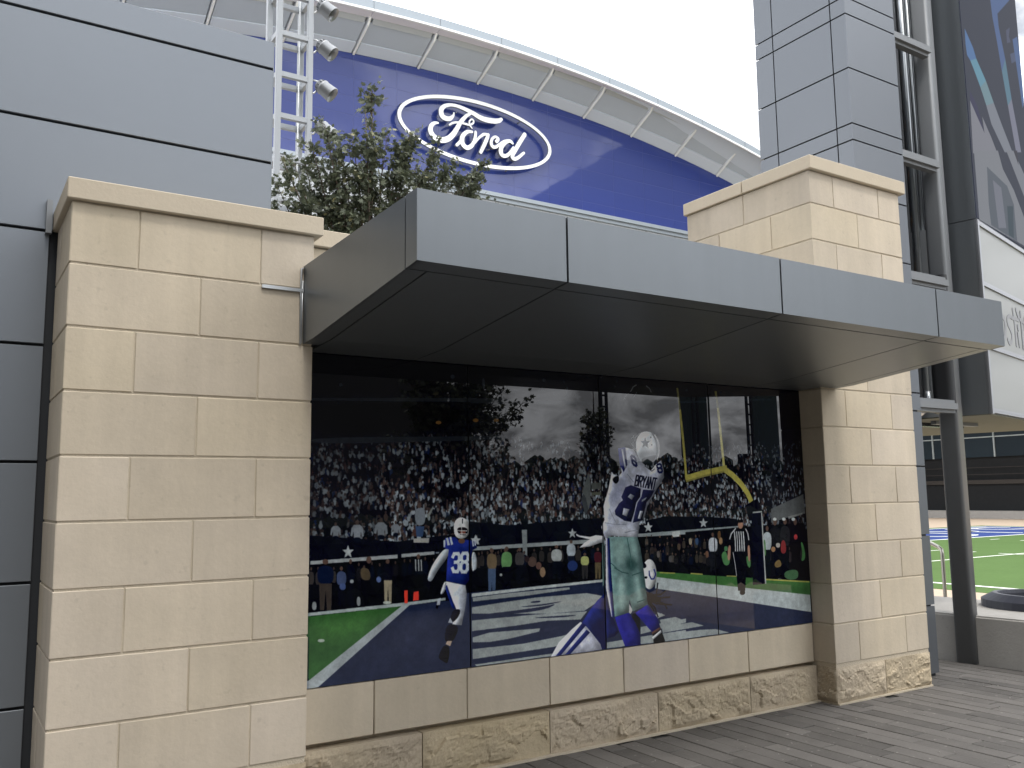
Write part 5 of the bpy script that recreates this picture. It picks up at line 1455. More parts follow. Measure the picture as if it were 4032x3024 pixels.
# ---- left pillar
PX0, PX1, PY0, PY1 = 0.457, 1.657, 4.571, 5.165
lp = thing('stone_pillar', 'low pale limestone pillar left of the mural, its cap touching the silver panel wall', 'pillar', (1.05, 4.87, 0), 'limestone pillars flanking the mural')
boxo('mortar_core', PX0 + .006, PX1 - .006, PY0 + .006, PY1 - .006, 0, 3.04, MORTAR, lp)
for k in range(9):
    z0, z1 = JZ[k] + G12 / 2, JZ[k + 1] - G12 / 2
    A = k % 2 == 0
    xs = [PX0, .760, 1.365, PX1] if A else [PX0, 1.062, PX1]
    for i in range(len(xs) - 1):
        a = xs[i] + (G8 / 2 if i else 0)
        b = xs[i + 1] - (G8 / 2 if i < len(xs) - 2 else 0)
        yd = PY0 + (.40 if A else .59) if i == 0 else PY0 + .30
        block(lp, a, b, PY0, yd, z0, z1)
    if A:
        block(lp, PX0, PX0 + .29, PY0 + .40 + G8, PY1, z0, z1)
rough_block(lp, PX0 - .004, 1.062, PY1, PY0 + .002, .014, .275, side=.59, seed=11)
rough_block(lp, 1.068, PX1, PY1, PY0 + .002, .014, .275, seed=12)
boxo('coping_stone', .432, 1.700, 4.540, 5.20, 3.040, 3.143, COPING, lp, bevel=.004)

# ---- right pillar wraps the foot of the metal tower
QX0, QX1, QY1 = 5.847, 7.050, 5.985
rp = thing('stone_pillar', 'tall limestone pillar right of the mural with the grey metal tower rising out of it', 'pillar', (6.35, 4.75, 0), 'limestone pillars flanking the mural')
bm = add_box(new_bm(), QX0 + .006, QX1 - .006, 4.577, 4.765, 0, 4.23)
add_box(bm, QX0 + .006, 6.70, 4.766, QY1 - .01, 0, 4.23)
obj('mortar_core', bm, MORTAR, rp)
JR = JZ[:9] + [2.735, 3.040, 3.345, 3.650, 3.955, 4.235]
JR = sorted(set(JR))
for k in range(len(JR) - 1):
    z0, z1 = JR[k] + G12 / 2, JR[k + 1] - G12 / 2
    A = k % 2 == 0
    xs = [QX0, 6.145, 6.750, QX1] if A else [QX0, 6.445, QX1]
    for i in range(len(xs) - 1):
        a = xs[i] + (G8 / 2 if i else 0)
        b = xs[i + 1] - (G8 / 2 if i < len(xs) - 2 else 0)
        yd = (5.280 if A else 4.984) if i == 0 else 4.76
        block(rp, a, b, 4.571, yd, z0, z1)
    ys = [5.288, QY1] if A else [4.992, 5.590, QY1]
    for i in range(len(ys) - 1):
        block(rp, QX0, QX0 + .2, ys[i], ys[i + 1] - (.008 if i < len(ys) - 2 else 0), z0, z1)
rough_block(rp, QX0 - .003, 6.447, 4.765, 4.571, .014, .275, side=.19, seed=21)
rough_block(rp, 6.453, QX1 + .002, 4.765, 4.571, .014, .275, seed=22)
boxo('mortar_bed', QX0 - .004, QX1 + .004, 4.560, 4.76, 0, .013, MORTAR, rp)
cp = new_bm()
add_prism(cp, [(5.822, 4.535), (7.105, 4.535), (7.105, 4.776), (6.740, 4.776), (6.740, 5.270), (5.822, 5.270)], 'z', 4.235, 4.348)
bmesh.ops.bevel(cp, geom=list(cp.edges), offset=.005, segments=1, affect='EDGES')
obj('coping_stone', cp, COPING, rp)
boxo('coping_stone', 5.822, 6.740, 5.277, 6.010, 4.235, 4.348, COPING, rp, bevel=.005)

# ---- wall that carries the mural
mw = thing('stone_wall', 'low limestone wall under the glass mural, rough split stones along its foot', 'wall', (3.75, 4.9, 0))
boxo('mortar_core', 1.66, 5.845, 4.840, 5.10, 0, 3.04, MORTAR, mw)
sx = [1.661, 2.121, 2.721, 3.322, 3.925, 4.517, 5.118, 5.843]
for a, b in zip(sx[:-1], sx[1:]):
    block(mw, a + .003, b - .003, 4.772, 4.95, .300, .590)
rx = [1.661, 2.411, 3.300, 4.198, 5.095, 5.838]
for i, (a, b) in enumerate(zip(rx[:-1], rx[1:])):
    rough_block(mw, a + .003, b - .003, 4.95, 4.748, .014, .272, seed=30 + i)
boxo('mortar_bed', 1.661, 5.842, 4.728, 4.95, 0, .013, MORTAR, mw)
ux = [1.661, 1.95, 2.56, 3.17, 3.78, 4.39, 5.0, 5.61, 5.843]
for k, (z0, z1) in enumerate(((2.436, 2.729), (2.741, 3.034))):
    for a, b in zip(ux[:-1], ux[1:]):
        block(mw, a + .004, b - .004, 4.772, 4.95, z0, z1)
boxo('coping_stone', 1.704, 3.75, 4.742, 5.14, 3.040, 3.140, COPING, mw, bevel=.004)
boxo('coping_stone', 3.756, 5.818, 4.742, 5.14, 3.040, 3.140, COPING, mw, bevel=.004)

# ================================================================== MURAL
gm = thing('glass_mural', 'wide glass mural printed with a night football catch in front of a packed stadium', 'mural', (3.79, 4.78, .592))
boxo('backing_board', 1.70, 5.846, 4.805, 4.838, .592, 2.436, BLACK, gm)
MURALMAT = image_mat('mural_glass', mural_image(), 0.75, 1.0)
edges = [1.735, 2.744, 3.778, 4.815, 5.847]
for i in range(4):
    a, b = edges[i] + (.0045 if i else -.03), edges[i + 1] - (.0045 if i < 3 else 0.003)
    z0, z1 = .596, 2.432
    bm = add_box(new_bm(), a, b, 4.768, 4.780, z0, z1)
    uv = bm.loops.layers.uv.new('UVMap')
    bm.faces.ensure_lookup_table()
    for f in bm.faces:
        f.material_index = 0 if f.normal.y < -.5 else 1
        for l in f.loops:
            l[uv].uv = ((l.vert.co.x - 1.735) / MW, (l.vert.co.z - .590) / MH)
    o = obj('glass_panel', bm, [MURALMAT, BLACK], gm)
    o.rotation_euler = (R(-.55), 0, R((.04, -.05, .05, -.05)[i]))

# ================================================================== CANOPY
cn = thing('metal_canopy', 'grey metal canopy with deep fascia jutting out over the glass mural', 'canopy', (3.8, 4.0, 2.4))
CX0, CX1, CY = 1.600, 6.030, 3.200
ZT, ZB, ZBm, ZR, YM, YW = 2.885, 2.577, 2.442, 2.428, 4.410, 4.765
TR = 2.862


def top_z(y):
    return ZT + (TR - ZT) * (y - CY) / (4.571 - CY)


def bot_z(y):
    return ZB + (ZBm - ZB) * (y - CY) / (YM - CY) if y < YM else ZBm + (ZR - ZBm) * (y - YM) / (YW - YM)


core = [(CY + .02, ZT - .02), (CY + .02, ZB + .014), (YM, ZBm + .014), (YW - .004, ZR + .014), (YW - .004, top_z(YW) - .02)]
obj('core_frame', add_prism(new_bm(), core, 'x', CX0 + .02, CX1 - .02), DARKGAP, cn)
seams = [CX0, 2.366, 3.811, 5.265, CX1]
for i in range(4):
    a, b = seams[i] + (.006 if i else 0), seams[i + 1] - (.006 if i < 3 else 0)
    prof = [(CY, ZT), (CY, ZB), (CY + .102, bot_z(CY + .102)), (CY + .102, bot_z(CY + .102) + .012), (CY + .016, ZB + .013), (CY + .016, ZT - .014), (CY + .10, ZT - .014), (CY + .10, ZT - .002)]
    obj('fascia_panel', add_prism(new_bm(), prof, 'x', a, b), METAL, cn)
for s, xe in ((1, CX0), (-1, CX1)):                # end cheeks: a narrow corner piece is folded round with the fascia
    for y0, y1 in ((CY + .0005, CY + .106), (CY + .116, 4.570)):
        ys = [y0] + ([YM] if y0 < YM < y1 else []) + [y1]
        poly = [(y, bot_z(y)) for y in ys] + [(y1, top_z(y1)), (y0, top_z(y0))]
        x0, x1 = sorted((xe, xe + s * .016))
        if y0 < CY + .05:
            x0, x1 = sorted((xe - s * .001, xe + s * .016))
        obj('end_panel', add_prism(new_bm(), poly, 'x', x0, x1), METAL, cn)
sxs = [CX0 + .100, 2.366, 3.811, 5.265, CX1 - .100]
for i in range(4):
    a, b = sxs[i] + .005, sxs[i + 1] - .005
    poly = [(CY + .112, bot_z(CY + .112)), (YM, ZBm), (YW, ZR), (YW, ZR + .012), (YM, ZBm + .012), (CY + .112, bot_z(CY + .112) + .012)]
    if i == 3:
        poly = [(CY + .112, bot_z(CY + .112)), (YM, ZBm), (4.566, bot_z(4.566)), (4.566, bot_z(4.566) + .012), (YM, ZBm + .012), (CY + .112, bot_z(CY + .112) + .012)]
        obj('soffit_panel', add_prism(new_bm(), [(4.572, bot_z(4.572)), (YW, ZR), (YW, ZR + .012), (4.572, bot_z(4.572) + .012)], 'x', a, 5.843), METAL, cn)
    obj('soffit_panel', add_prism(new_bm(), poly, 'x', a, b), METAL, cn)
for a, b in ((CX0 + .017, CX0 + .095), (CX1 - .095, CX1 - .017)):
    y1 = 4.566
    poly = [(CY + .112, bot_z(CY + .112)), (YM, ZBm), (y1, bot_z(y1)), (y1, bot_z(y1) + .012), (YM, ZBm + .012), (CY + .112, bot_z(CY + .112) + .012)]
    obj('soffit_trim', add_prism(new_bm(), poly, 'x', a, b), METAL, cn)
top = [(CY + .105, ZT - .004), (YW - .004, top_z(YW) - .004), (YW - .004, top_z(YW) - .014), (CY + .105, ZT - .014)]
obj('top_sheet', add_prism(new_bm(), top, 'x', CX0 + .017, CX1 - .017), METAL, cn)
bm = new_bm()
add_tube(bm, [(1.585, 4.562, 2.43), (1.583, 4.561, 2.70), (1.586, 4.562, 2.845), (1.598, 4.560, 2.848)], .006, 6)
add_tube(bm, [(1.592, 4.563, 2.44), (1.591, 4.561, 2.60), (1.594, 4.562, 2.78)], .004, 6)
obj('flashing_edge', bm, GALV, cn)
boxo('wall_bracket', 1.372, 1.598, 4.556, 4.5705, 2.716, 2.734, GALV, cn)

# ================================================================== SILVER PANEL WALL behind the left pillar
pw = thing('panel_wall', 'tall silver grey metal panel wall with dark horizontal joints at far left', 'wall', (-0.6, 5.3, 0))
GY = 5.185
boxo('wall_core', -2.6, 1.590, GY + .03, GY + .60, 0, 4.425, DARKGAP, pw)
zj = [0.0, 0.595, 1.205, 1.815, 2.425, 3.040, 3.650, 4.255, 4.432]
for k in range(8):
    x1 = .418 if k < 5 else 1.598
    boxo('wall_panel', -2.6, x1, GY, GY + .028, zj[k] + (.008 if k else .02), zj[k + 1] - (.008 if k < 7 else 0), WALLMETAL, pw, bevel=.002)
bm = add_box(new_bm(), .396, .424, 5.145, 5.183, 3.02, 3.20)
obj('corner_trim', bm, STEEL, pw)
boxo('end_panel', 1.5985, 1.604, GY + .003, GY + .60, 0.02, 4.431, WALLMETAL, pw)

# ================================================================== GREY TOWER
tw = thing('metal_tower', 'slender grey panelled tower rising behind the tall limestone pillar', 'tower', (7.1, 5.3, 0))
TX0, TX1, TY0, TY1 = 6.756, 7.500, 4.783, 5.850
boxo('tower_core', TX0 + .022, TX1 - .022, TY0 + .022, TY1 - .022, 0, 8.5, DARKGAP, tw)
tz = [0.02, .605, 1.220, 1.831, 2.332, 2.497, 3.098, 3.704, 4.265, 4.762, 4.918, 5.447, 5.972, 6.136, 6.70, 7.25, 7.42, 8.0, 8.5]
lys = [TY0, 4.945, 5.625, TY1]
for k in range(len(tz) - 1):
    z0, z1 = tz[k] + .007, tz[k + 1] - .007
    boxo('tower_panel', TX0, TX1, TY0, TY0 + .018, z0, z1, TOWERMETAL, tw)
    if z1 > 4.0:
        for i in range(3):
            boxo('tower_panel', TX0, TX0 + .018, lys[i] + (.006 if i else .0185), lys[i + 1] - (.006 if i < 2 else 0), z0, z1, TOWERMETAL, tw)
    boxo('tower_panel', TX1 - .018, TX1, TY0 + .0185, TY1, z0, z1, TOWERMETAL, tw)

# ---- steel column with tie beams, pipes and a dark shaft behind
ang = R(13)
ca, sa = math.cos(ang), math.sin(ang)


cl = thing('steel_column', 'tall grey rounded steel column standing against the low concrete wall', 'column', (8.265, 4.955, 0))


def round_square(cx, cy, s, r, n=6):
    pts = []
    for qx, qy, a0 in ((1, 1, 0), (-1, 1, 90), (-1, -1, 180), (1, -1, 270)):
        for k in range(n + 1):
            a = R(a0 + 90 * k / n)
            pts.append((qx * (s - r) + r * math.cos(a), qy * (s - r) + r * math.sin(a)))
    return [(cx + u * ca - v * sa, cy + u * sa + v * ca) for u, v in pts]


bm = add_prism(new_bm(), round_square(8.285, 4.975, .088, .035), 'z', 0, 8.6)
for f in bm.faces:
    f.smooth = len(f.verts) == 4
obj('shaft', bm, STEEL, cl)
bm = add_prism(new_bm(), round_square(8.262, 4.990, .104, .06), 'z', 2.36, 3.72)
obj('black_sleeve', bm, BLACK, cl)
for zc in (2.41, 3.62, 4.82, 6.03, 7.24):
    bm = add_box(new_bm(), 7.501, 8.19, 4.835, 4.965, zc - .062, zc + .062)
    bmesh.ops.bevel(bm, geom=[e for e in bm.edges if abs(e.verts[0].co.x - e.verts[1].co.x) > .3], offset=.032, segments=4, affect='EDGES')
    obj('tie_beam', bm, STEEL, cl)
sh = thing('service_shaft', 'narrow dark shaft holding two bright vertical pipes behind the steel column', 'shaft', (8.6, 5.7, 2.3))
boxo('shaft_back', 7.55, 9.6, 5.62, 5.70, 2.30, 8.6, mat('dark_shaft', (0.016, 0.018, 0.026), 0.25), sh)
for x, r_ in ((8.445, .042), (8.565, .026)):
    obj('pipe', add_tube(new_bm(), [(x, 5.30, 2.62), (x, 5.30, 8.6)], r_, 16), CHROME, sh)
obj('pipe', add_tube(new_bm(), [(8.36, 5.33, 2.50), (8.36, 5.33, 8.6)], .022, 10), STEEL, sh)
obj('pipe_elbow', add_tube(new_bm(), [(8.445, 5.30, 2.62), (8.44, 5.30, 2.52), (8.40, 5.30, 2.44), (8.32, 5.32, 2.40), (8.2, 5.34, 2.395)], .042, 12), CHROME, sh)
boxo('pipe_clamp', 8.46, 8.52, 5.24, 5.28, 2.36, 2.60, STEEL, sh)
for zc in (2.95, 3.75, 4.35, 4.9, 5.55, 6.2):
    boxo('amber_rail', 7.9, 8.37, 5.59, 5.61, zc, zc + .025, ORANGE, sh)
boxo('grey_post', 8.72, 9.5, 5.40, 5.46, 2.3, 8.6, STEEL, sh)

# ================================================================== SCREEN BOX
Bx, By = 8.556, 4.720
du = (.974, .225)
dv = (-.225, .974)


def led_pt(u, v):
    return (Bx + du[0] * u + dv[0] * v, By + du[1] * u + dv[1] * v)


def led_box(bm, u0, u1, v0, v1, z0, z1, bevel=0):
    P_ = [led_pt(u0, v0), led_pt(u1, v0), led_pt(u1, v1), led_pt(u0, v1)]
    return add_prism(bm, P_, 'z', z0, z1)


ZS = 2.690 + H
lb = thing('video_screen', 'big outdoor video screen with blue streaks at the right edge above a white light box', 'screen', (9.5, 5.0, ZS))
obj('screen_housing', led_box(new_bm(), 0, 2.2, .004, .262, ZS + .004, 9.6), METAL, lb)
bm = led_box(new_bm(), .012, 2.195, -.004, .0035, ZS + .012, 9.6)
uv = bm.loops.layers.uv.new('UVMap')
for f in bm.faces:
    for l in f.loops:
        d = Vector((l.vert.co.x - Bx, l.vert.co.y - By))
        l[uv].uv = ((d.x * du[0] + d.y * du[1]) / 2.2, (l.vert.co.z - H - 2.68) / 5.5)
obj('screen_face', bm, image_mat('screen_pixels', led_image(), 0.7, 0.0, 0.8), lb)
wb = thing('light_box', 'white frosted light box with grey letters hanging below the video screen', 'light box', (9.6, 5.0, .72 + H))
ZL = .735 + H
obj('side_panel', led_box(new_bm(), 0, .008, .006, .262, ZL + 1.01, ZS - .004), METAL, wb)
obj('side_panel', led_box(new_bm(), 0, .008, .006, .262, ZL, ZL + 1.00), METAL, wb)
obj('box_body', led_box(new_bm(), .010, 2.9, .022, 1.9, ZL + .004, ZS - .006), WHITEPANEL, wb)
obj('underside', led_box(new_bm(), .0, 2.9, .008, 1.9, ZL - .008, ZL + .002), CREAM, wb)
zr = [ZL + .035, 1.405 + H, 2.037 + H, ZS - .035]
for i in range(3):
    obj('frosted_pane', led_box(new_bm(), .06, 2.86, .006, .020, zr[i] + .022, zr[i + 1] - .022), FROST, wb)
obj('frame', led_box(new_bm(), 0, .045, -.012, .021, ZL, ZS - .008), FRAME, wb)
for i, z in enumerate(zr):
    obj('mullion', led_box(new_bm(), .046, 2.859, -.010, .021, z - .022, z + .022), FRAME, wb)
LEDTEXT = [(0.045,[(0.607,1.793),(0.691,1.759),(0.71,1.671),(0.677,1.59),(0.62,1.531)]),(0.034,[(0.962,1.816),(0.866,1.819),(0.796,1.78),(0.808,1.723),(0.88,1.673),(0.917,1.612),(0.876,1.542),(0.806,1.521),(0.762,1.555)]),(0.036,[(1.021,1.91),(1.052,1.748),(1.056,1.527)]),(0.03,[(0.95,1.811),(1.083,1.819),(1.217,1.817)]),(0.04,[(1.146,1.925),(1.188,1.873),(1.227,1.852)]),(0.036,[(1.14,1.666),(1.168,1.529)]),(0.05,[(1.163,1.739),(1.172,1.723)]),(0.036,[(1.302,1.916),(1.299,1.746),(1.303,1.524)]),(0.03,[(1.244,1.834),(1.443,1.806)]),(0.036,[(1.43,1.763),(1.43,1.525)]),(0.04,[(1.447,1.861),(1.451,1.834)])]


def ribbon_pts(pts, wd, sub=6):
    P_ = [Vector(p) for p in pts]
    W_ = list(wd)
    out = []
    n = len(P_)
    for i in range(n - 1):
        p0, p1, p2, p3 = P_[max(i - 1, 0)], P_[i], P_[i + 1], P_[min(i + 2, n - 1)]
        for k in range(sub):
            t = k / sub
            q = .5 * ((2 * p1) + (-p0 + p2) * t + (2 * p0 - 5 * p1 + 4 * p2 - p3) * t * t + (-p0 + 3 * p1 - 3 * p2 + p3) * t ** 3)
            out.append((q, W_[i] * (1 - t) + W_[i + 1] * t))
    out.append((P_[-1], W_[-1]))
    return out


def add_ribbon(bm, pts, wd, place, d0, d1, ramp=0.0):
    """a rounded-end stroke with thickness; place((u,z), depth) gives the 3-D point"""
    rp_ = ribbon_pts(pts, wd)
    n = len(rp_)
    L, Rr = [], []
    sec = []
    for i, (q, w_) in enumerate(rp_):
        a, b = rp_[max(i - 1, 0)][0], rp_[min(i + 1, n - 1)][0]
        d = (b - a).normalized()
        sec.append((q, Vector((-d.y, d.x)) * w_ / 2, d, w_))
    ext = []
    q, nn, d, w_ = sec[0]
    for a in (80, 55, 30):
        ext.append((q - d * (w_ / 2) * math.sin(R(a)), nn * math.cos(R(a))))
    ext += [(s[0], s[1]) for s in sec]
    q, nn, d, w_ = sec[-1]
    for a in (30, 55, 80):
        ext.append((q + d * (w_ / 2) * math.sin(R(a)), nn * math.cos(R(a))))
    m = len(ext)
    rings = []
    for i, (q, nn) in enumerate(ext):
        e = ramp * i / m
        rings.append([bm.verts.new(place(q + nn, d0 - e)), bm.verts.new(place(q - nn, d0 - e)), bm.verts.new(place(q - nn, d1)), bm.verts.new(place(q + nn, d1))])
    fs = []
    for i in range(m - 1):
        A, B = rings[i], rings[i + 1]
        for k in range(4):
            fs.append(bm.faces.new((A[k], A[(k + 1) % 4], B[(k + 1) % 4], B[k])))
    fs += [bm.faces.new(rings[0][::-1]), bm.faces.new(rings[-1])]
    bmesh.ops.recalc_face_normals(bm, faces=fs)
    return bm


for k, (wd, pts) in enumerate(LEDTEXT):
    bm = add_ribbon(new_bm(), [(p[0], p[1]) for p in pts], [wd * 1.3] * len(pts), lambda q, d: (*led_pt(q.x, d), q.y + H), .003 - .0004 * k, .0055)
    obj('letter', bm, LETTERGREY, wb)

# ================================================================== LOW CONCRETE WALL, RING, HANDRAIL
cw = thing('concrete_wall', 'low broad concrete seat wall at the right edge of the paving', 'wall', (8.9, 5.0, 0))


def cwx(y):
    return 8.318 - (y - 4.75) * .1245


bm = add_prism(new_bm(), [(cwx(7.4), 7.4), (cwx(1.5), 1.5), (cwx(1.5) + 1.35, 1.67), (cwx(7.4) + 1.35, 7.57)], 'z', -.6, .435)
bmesh.ops.bevel(bm, geom=[e for e in bm.edges if all(v.co.z > .4 for v in e.verts)], offset=.018, segments=3, affect='EDGES')
obj('wall_body', bm, CONC, cw)
bm = new_bm()
add_lathe(bm, [(0, .40), (0, .53), (.075, .53), (.135, .42), (.135, .375), (.10, .365), (.0, .365), (0, .40)], (9.42, 4.86, .437), (0, 0, 1), 40)
for f in bm.faces:
    f.smooth = False
ring = obj('planter_ring', bm, RINGMAT, label='black round rim lying flat on top of the low concrete wall', cat='ring')
hr = thing('handrail', 'bent stainless steel handrail behind the low concrete wall', 'handrail', (10.0, 6.3, -.6))
obj('rail', add_tube(new_bm(), [(10.9, 7.4, 1.20), (10.3, 6.75, 1.06), (9.95, 6.25, .955), (9.92, 6.19, .93), (9.92, 6.185, .88), (9.92, 6.185, .2), (9.92, 6.185, -.6)], .021, 10), STAINLESS, hr)

# ================================================================== PLAYING FIELD (lower level)
FZ = -.60
fa = boxo('field_apron', 10.2, 96, -40, 62, -.70, FZ, TANPAVE)
tag(fa, 'tan concrete pavement running around the playing field', kind='structure')
pf = boxo('playing_field', 19.2, 55.6, -60, 31.9, FZ - .05, FZ + .006, TURF)
tag(pf, 'bright green artificial turf football field', kind='structure')


def sheet(name, poly, z, m, parent):
    return obj(name, add_prism(new_bm(), poly, 'z', z - .002, z), m, parent)


ez = sheet('end_zone', [(20.4, 23.95), (54.3, 23.95), (54.3, 30.9), (20.4, 30.9)], FZ + .012, FIELDBLUE, pf)
for q in ([(20.3, 23.85), (54.3, 23.85), (54.3, 24.05), (20.3, 24.05)], [(20.3, 30.75), (54.5, 30.75), (54.5, 31.0), (20.3, 31.0)], [(54.25, -60), (54.5, -60), (54.5, 30.75), (54.25, 30.75)], [(20.25, -60), (20.45, -60), (20.45, 23.85), (20.25, 23.85)]):
    sheet('field_line', q, FZ + .016, FIELDWHITE, pf)
for yy in (16.9, 10.0, 3.1):
    sheet('field_line', [(20.45, yy - .06), (54.25, yy - .06), (54.25, yy + .06), (20.45, yy + .06)], FZ + .014, FIELDWHITE, pf)
for i in range(4):
    for xc in (31.3, 40.2):
        yy = 23.85 - 1.35 * (i + 1)
        sheet('hash_mark', [(xc - .35, yy - .05), (xc + .35, yy - .05), (xc + .35, yy + .05), (xc - .35, yy + .05)], FZ + .014, FIELDWHITE, pf)
sheet('hash_mark', [(31.2, 16.4), (31.3, 16.4), (31.42, 17.45), (31.32, 17.45)], FZ + .018, FIELDWHITE, pf)
bm = new_bm()


def flat_stroke(bm, pts, wd, z):
    return add_ribbon(bm, pts, [wd] * len(pts), lambda q, d: (q.x, q.y, z + d), 0, -.002)


LET = {'C': [(4.2, 5.2), (3, 6), (1.2, 5.6), (.4, 3), (1.2, .5), (3, 0), (4.2, .9)], 'O': [(2.3, 0), (.5, 1), (.4, 5), (2.3, 6), (4.2, 5), (4.2, 1), (2.4, 0)], 'W': [(0, 6), (1, 0), (2.3, 4), (3.6, 0), (4.6, 6)],
       'B': [(.5, 0), (.5, 6), (3, 6), (3.9, 4.8), (3, 3.2), (.6, 3.1), (3.2, 3), (4.3, 1.6), (3.2, 0), (.6, 0)], 'Y': [(.2, 6), (2.3, 3), (4.4, 6), (2.3, 3), (2.3, 0)], 'S': [(4.2, 5.2), (3, 6), (1.1, 5.8), (.5, 4.6), (1.4, 3.3), (3.3, 2.7), (4.2, 1.5), (3.4, .2), (1.6, 0), (.4, .9)]}
for i, ch in enumerate('COWBOYS'):
    xb = 21.4 + i * 4.7
    pts = [(xb + (p[0]) * .86, 25.1 + p[1] * .78) for p in LET[ch]]
    obj('field_letter', flat_stroke(new_bm(), pts, .66, FZ + .018), FIELDWHITE, pf)
    obj('letter_fill', flat_stroke(new_bm(), pts, .50, FZ + .023), FIELDGREY, pf)

# ---- building across the field
fb = thing('field_building', 'dark glazed building with cream eaves across the playing field', 'building', (75, 40, FZ))
FX = 70.0
boxo('building_body', FX + .6, FX + 18, 5, 75, FZ, 12, NETTING, fb)
boxo('concrete_curb', FX - .9, FX + .58, 5, 75, FZ, 0.0, CONC, fb)
boxo('netting', FX + .35, FX + .45, 5, 75, 0.005, 2.10, NETTING, fb)
boxo('brown_rail', FX + .2, FX + .34, 5, 75, 2.10, 2.42, BROWNRAIL, fb)
for z in (2.85, 3.40):
    boxo('guard_rail', FX + .3, FX + .34, 5, 75, z, z + .035, BROWNRAIL, fb)
for z0, z1, m_ in ((4.25, 5.80, DARKWIN), (5.88, 6.70, DARKWIN)):
    y = 5.0
    for i in range(26):
        boxo('window_pane', FX + .40, FX + .45, y + .06, y + 2.54, z0, z1, m_, fb)
        y += 2.6
for i in range(27):
    yy = 5.0 + 2.6 * i + .1
    boxo('window_mullion', FX + .33, FX + .46, yy - .09, yy - .01, 4.25, 6.7, MULL, fb)
boxo('window_transom', FX + .32, FX + .47, 5, 75, 5.80, 5.88, MULL, fb)
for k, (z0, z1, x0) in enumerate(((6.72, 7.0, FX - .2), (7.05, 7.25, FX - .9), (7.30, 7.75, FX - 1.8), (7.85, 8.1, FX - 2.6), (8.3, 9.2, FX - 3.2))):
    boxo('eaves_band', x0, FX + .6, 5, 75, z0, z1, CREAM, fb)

# ================================================================== ARENA WITH THE BLUE GLASS FRONT
AY = 51.0
ar = thing('arena_building', 'huge arena with a blue glass front under a curved white roof overhang', 'building', (30, 60, 0))


def arc(kind, x):
    cx, cz, r = {'glass': (.5799, -1.8562, 2.4201), 'lip': (.5620, -1.9390, 2.5270), 'top': (.5550, -1.9470, 2.5490)}[kind]
    return (cz + math.sqrt(r * r - (x / AY - cx) ** 2)) * AY + H


LEDGE = .411 * AY + H
PWD, PHT = .0597 * AY, .0245 * AY
ax0 = .7091 * AY - 13 * PWD
XA, XB = ax0, ax0 + 23 * PWD


def clip(poly, a, b):
    """keep what lies below the line a-b"""
    def side(p):
        return (b[0] - a[0]) * (p[1] - a[1]) - (b[1] - a[1]) * (p[0] - a[0])
    out = []
    for i in range(len(poly)):
        p, q = poly[i], poly[(i + 1) % len(poly)]
        s, t = side(p), side(q)
        if s <= 0:
            out.append(p)
        if s * t < 0:
            k = s / (s - t)
            out.append((p[0] + (q[0] - p[0]) * k, p[1] + (q[1] - p[1]) * k))
    return out


boxo('arena_body', XA - 1, XB + 1, AY + .30, AY + 40, 0, LEDGE + 5.6, DARKGAP, ar)
nseam = []
for i in range(23):
    x0, x1 = ax0 + i * PWD, ax0 + (i + 1) * PWD
    for j in range(7):
        z0, z1 = LEDGE + (j - .35) * PHT, LEDGE + (j + .65) * PHT
        z0 = max(z0, LEDGE)
        poly = clip([(x0 + .018, z0 + .018), (x1 - .018, z0 + .018), (x1 - .018, z1 - .018), (x0 + .018, z1 - .018)], (x0, arc('glass', x0)), (x1, arc('glass', x1)))
        if len(poly) < 3 or max(p[1] for p in poly) - z0 < .05:
            continue
        o = obj('blue_glass_panel', add_prism(new_bm(), poly, 'y', AY, AY + .010), BLUEGLASS, ar)
        o.rotation_euler = (rng.gauss(0, R(.06)), 0, rng.gauss(0, R(.06)))
ns = 80
xs = [XA + (XB - XA) * k / ns for k in range(ns + 1)]
sb = [(x, LEDGE) for x in (XA, XB)] + [(x, arc('glass', x)) for x in reversed(xs)]
obj('seam_backing', add_prism(new_bm(), sb, 'y', AY + .012, AY + .28), SEAM, ar)


def sweep(prof, x0, x1, step=1.6):
    """prof: function x -> closed list of (y,z)"""
    n = max(1, int(abs(x1 - x0) / step))
    bm = new_bm()
    rings = [[bm.verts.new((x0 + (x1 - x0) * k / n, y, z)) for y, z in prof(x0 + (x1 - x0) * k / n)] for k in range(n + 1)]
    fs = []
    m = len(rings[0])
    for k in range(n):
        for q in range(m):
            fs.append(bm.faces.new((rings[k][q], rings[k][(q + 1) % m], rings[k + 1][(q + 1) % m], rings[k + 1][q])))
    fs += [bm.faces.new(rings[0][::-1]), bm.faces.new(rings[-1])]
    bmesh.ops.recalc_face_normals(bm, faces=fs)
    return bm


LY = 47.74
bay = .0910 * AY
rx0 = .410 * AY - 6 * bay


def soff(x, t):                            # soffit height between the glass (t=0) and the edge beam (t=1)
    a, b = arc('glass', x), arc('lip', x * LY / AY) - .02
    return a + (b - a) * t


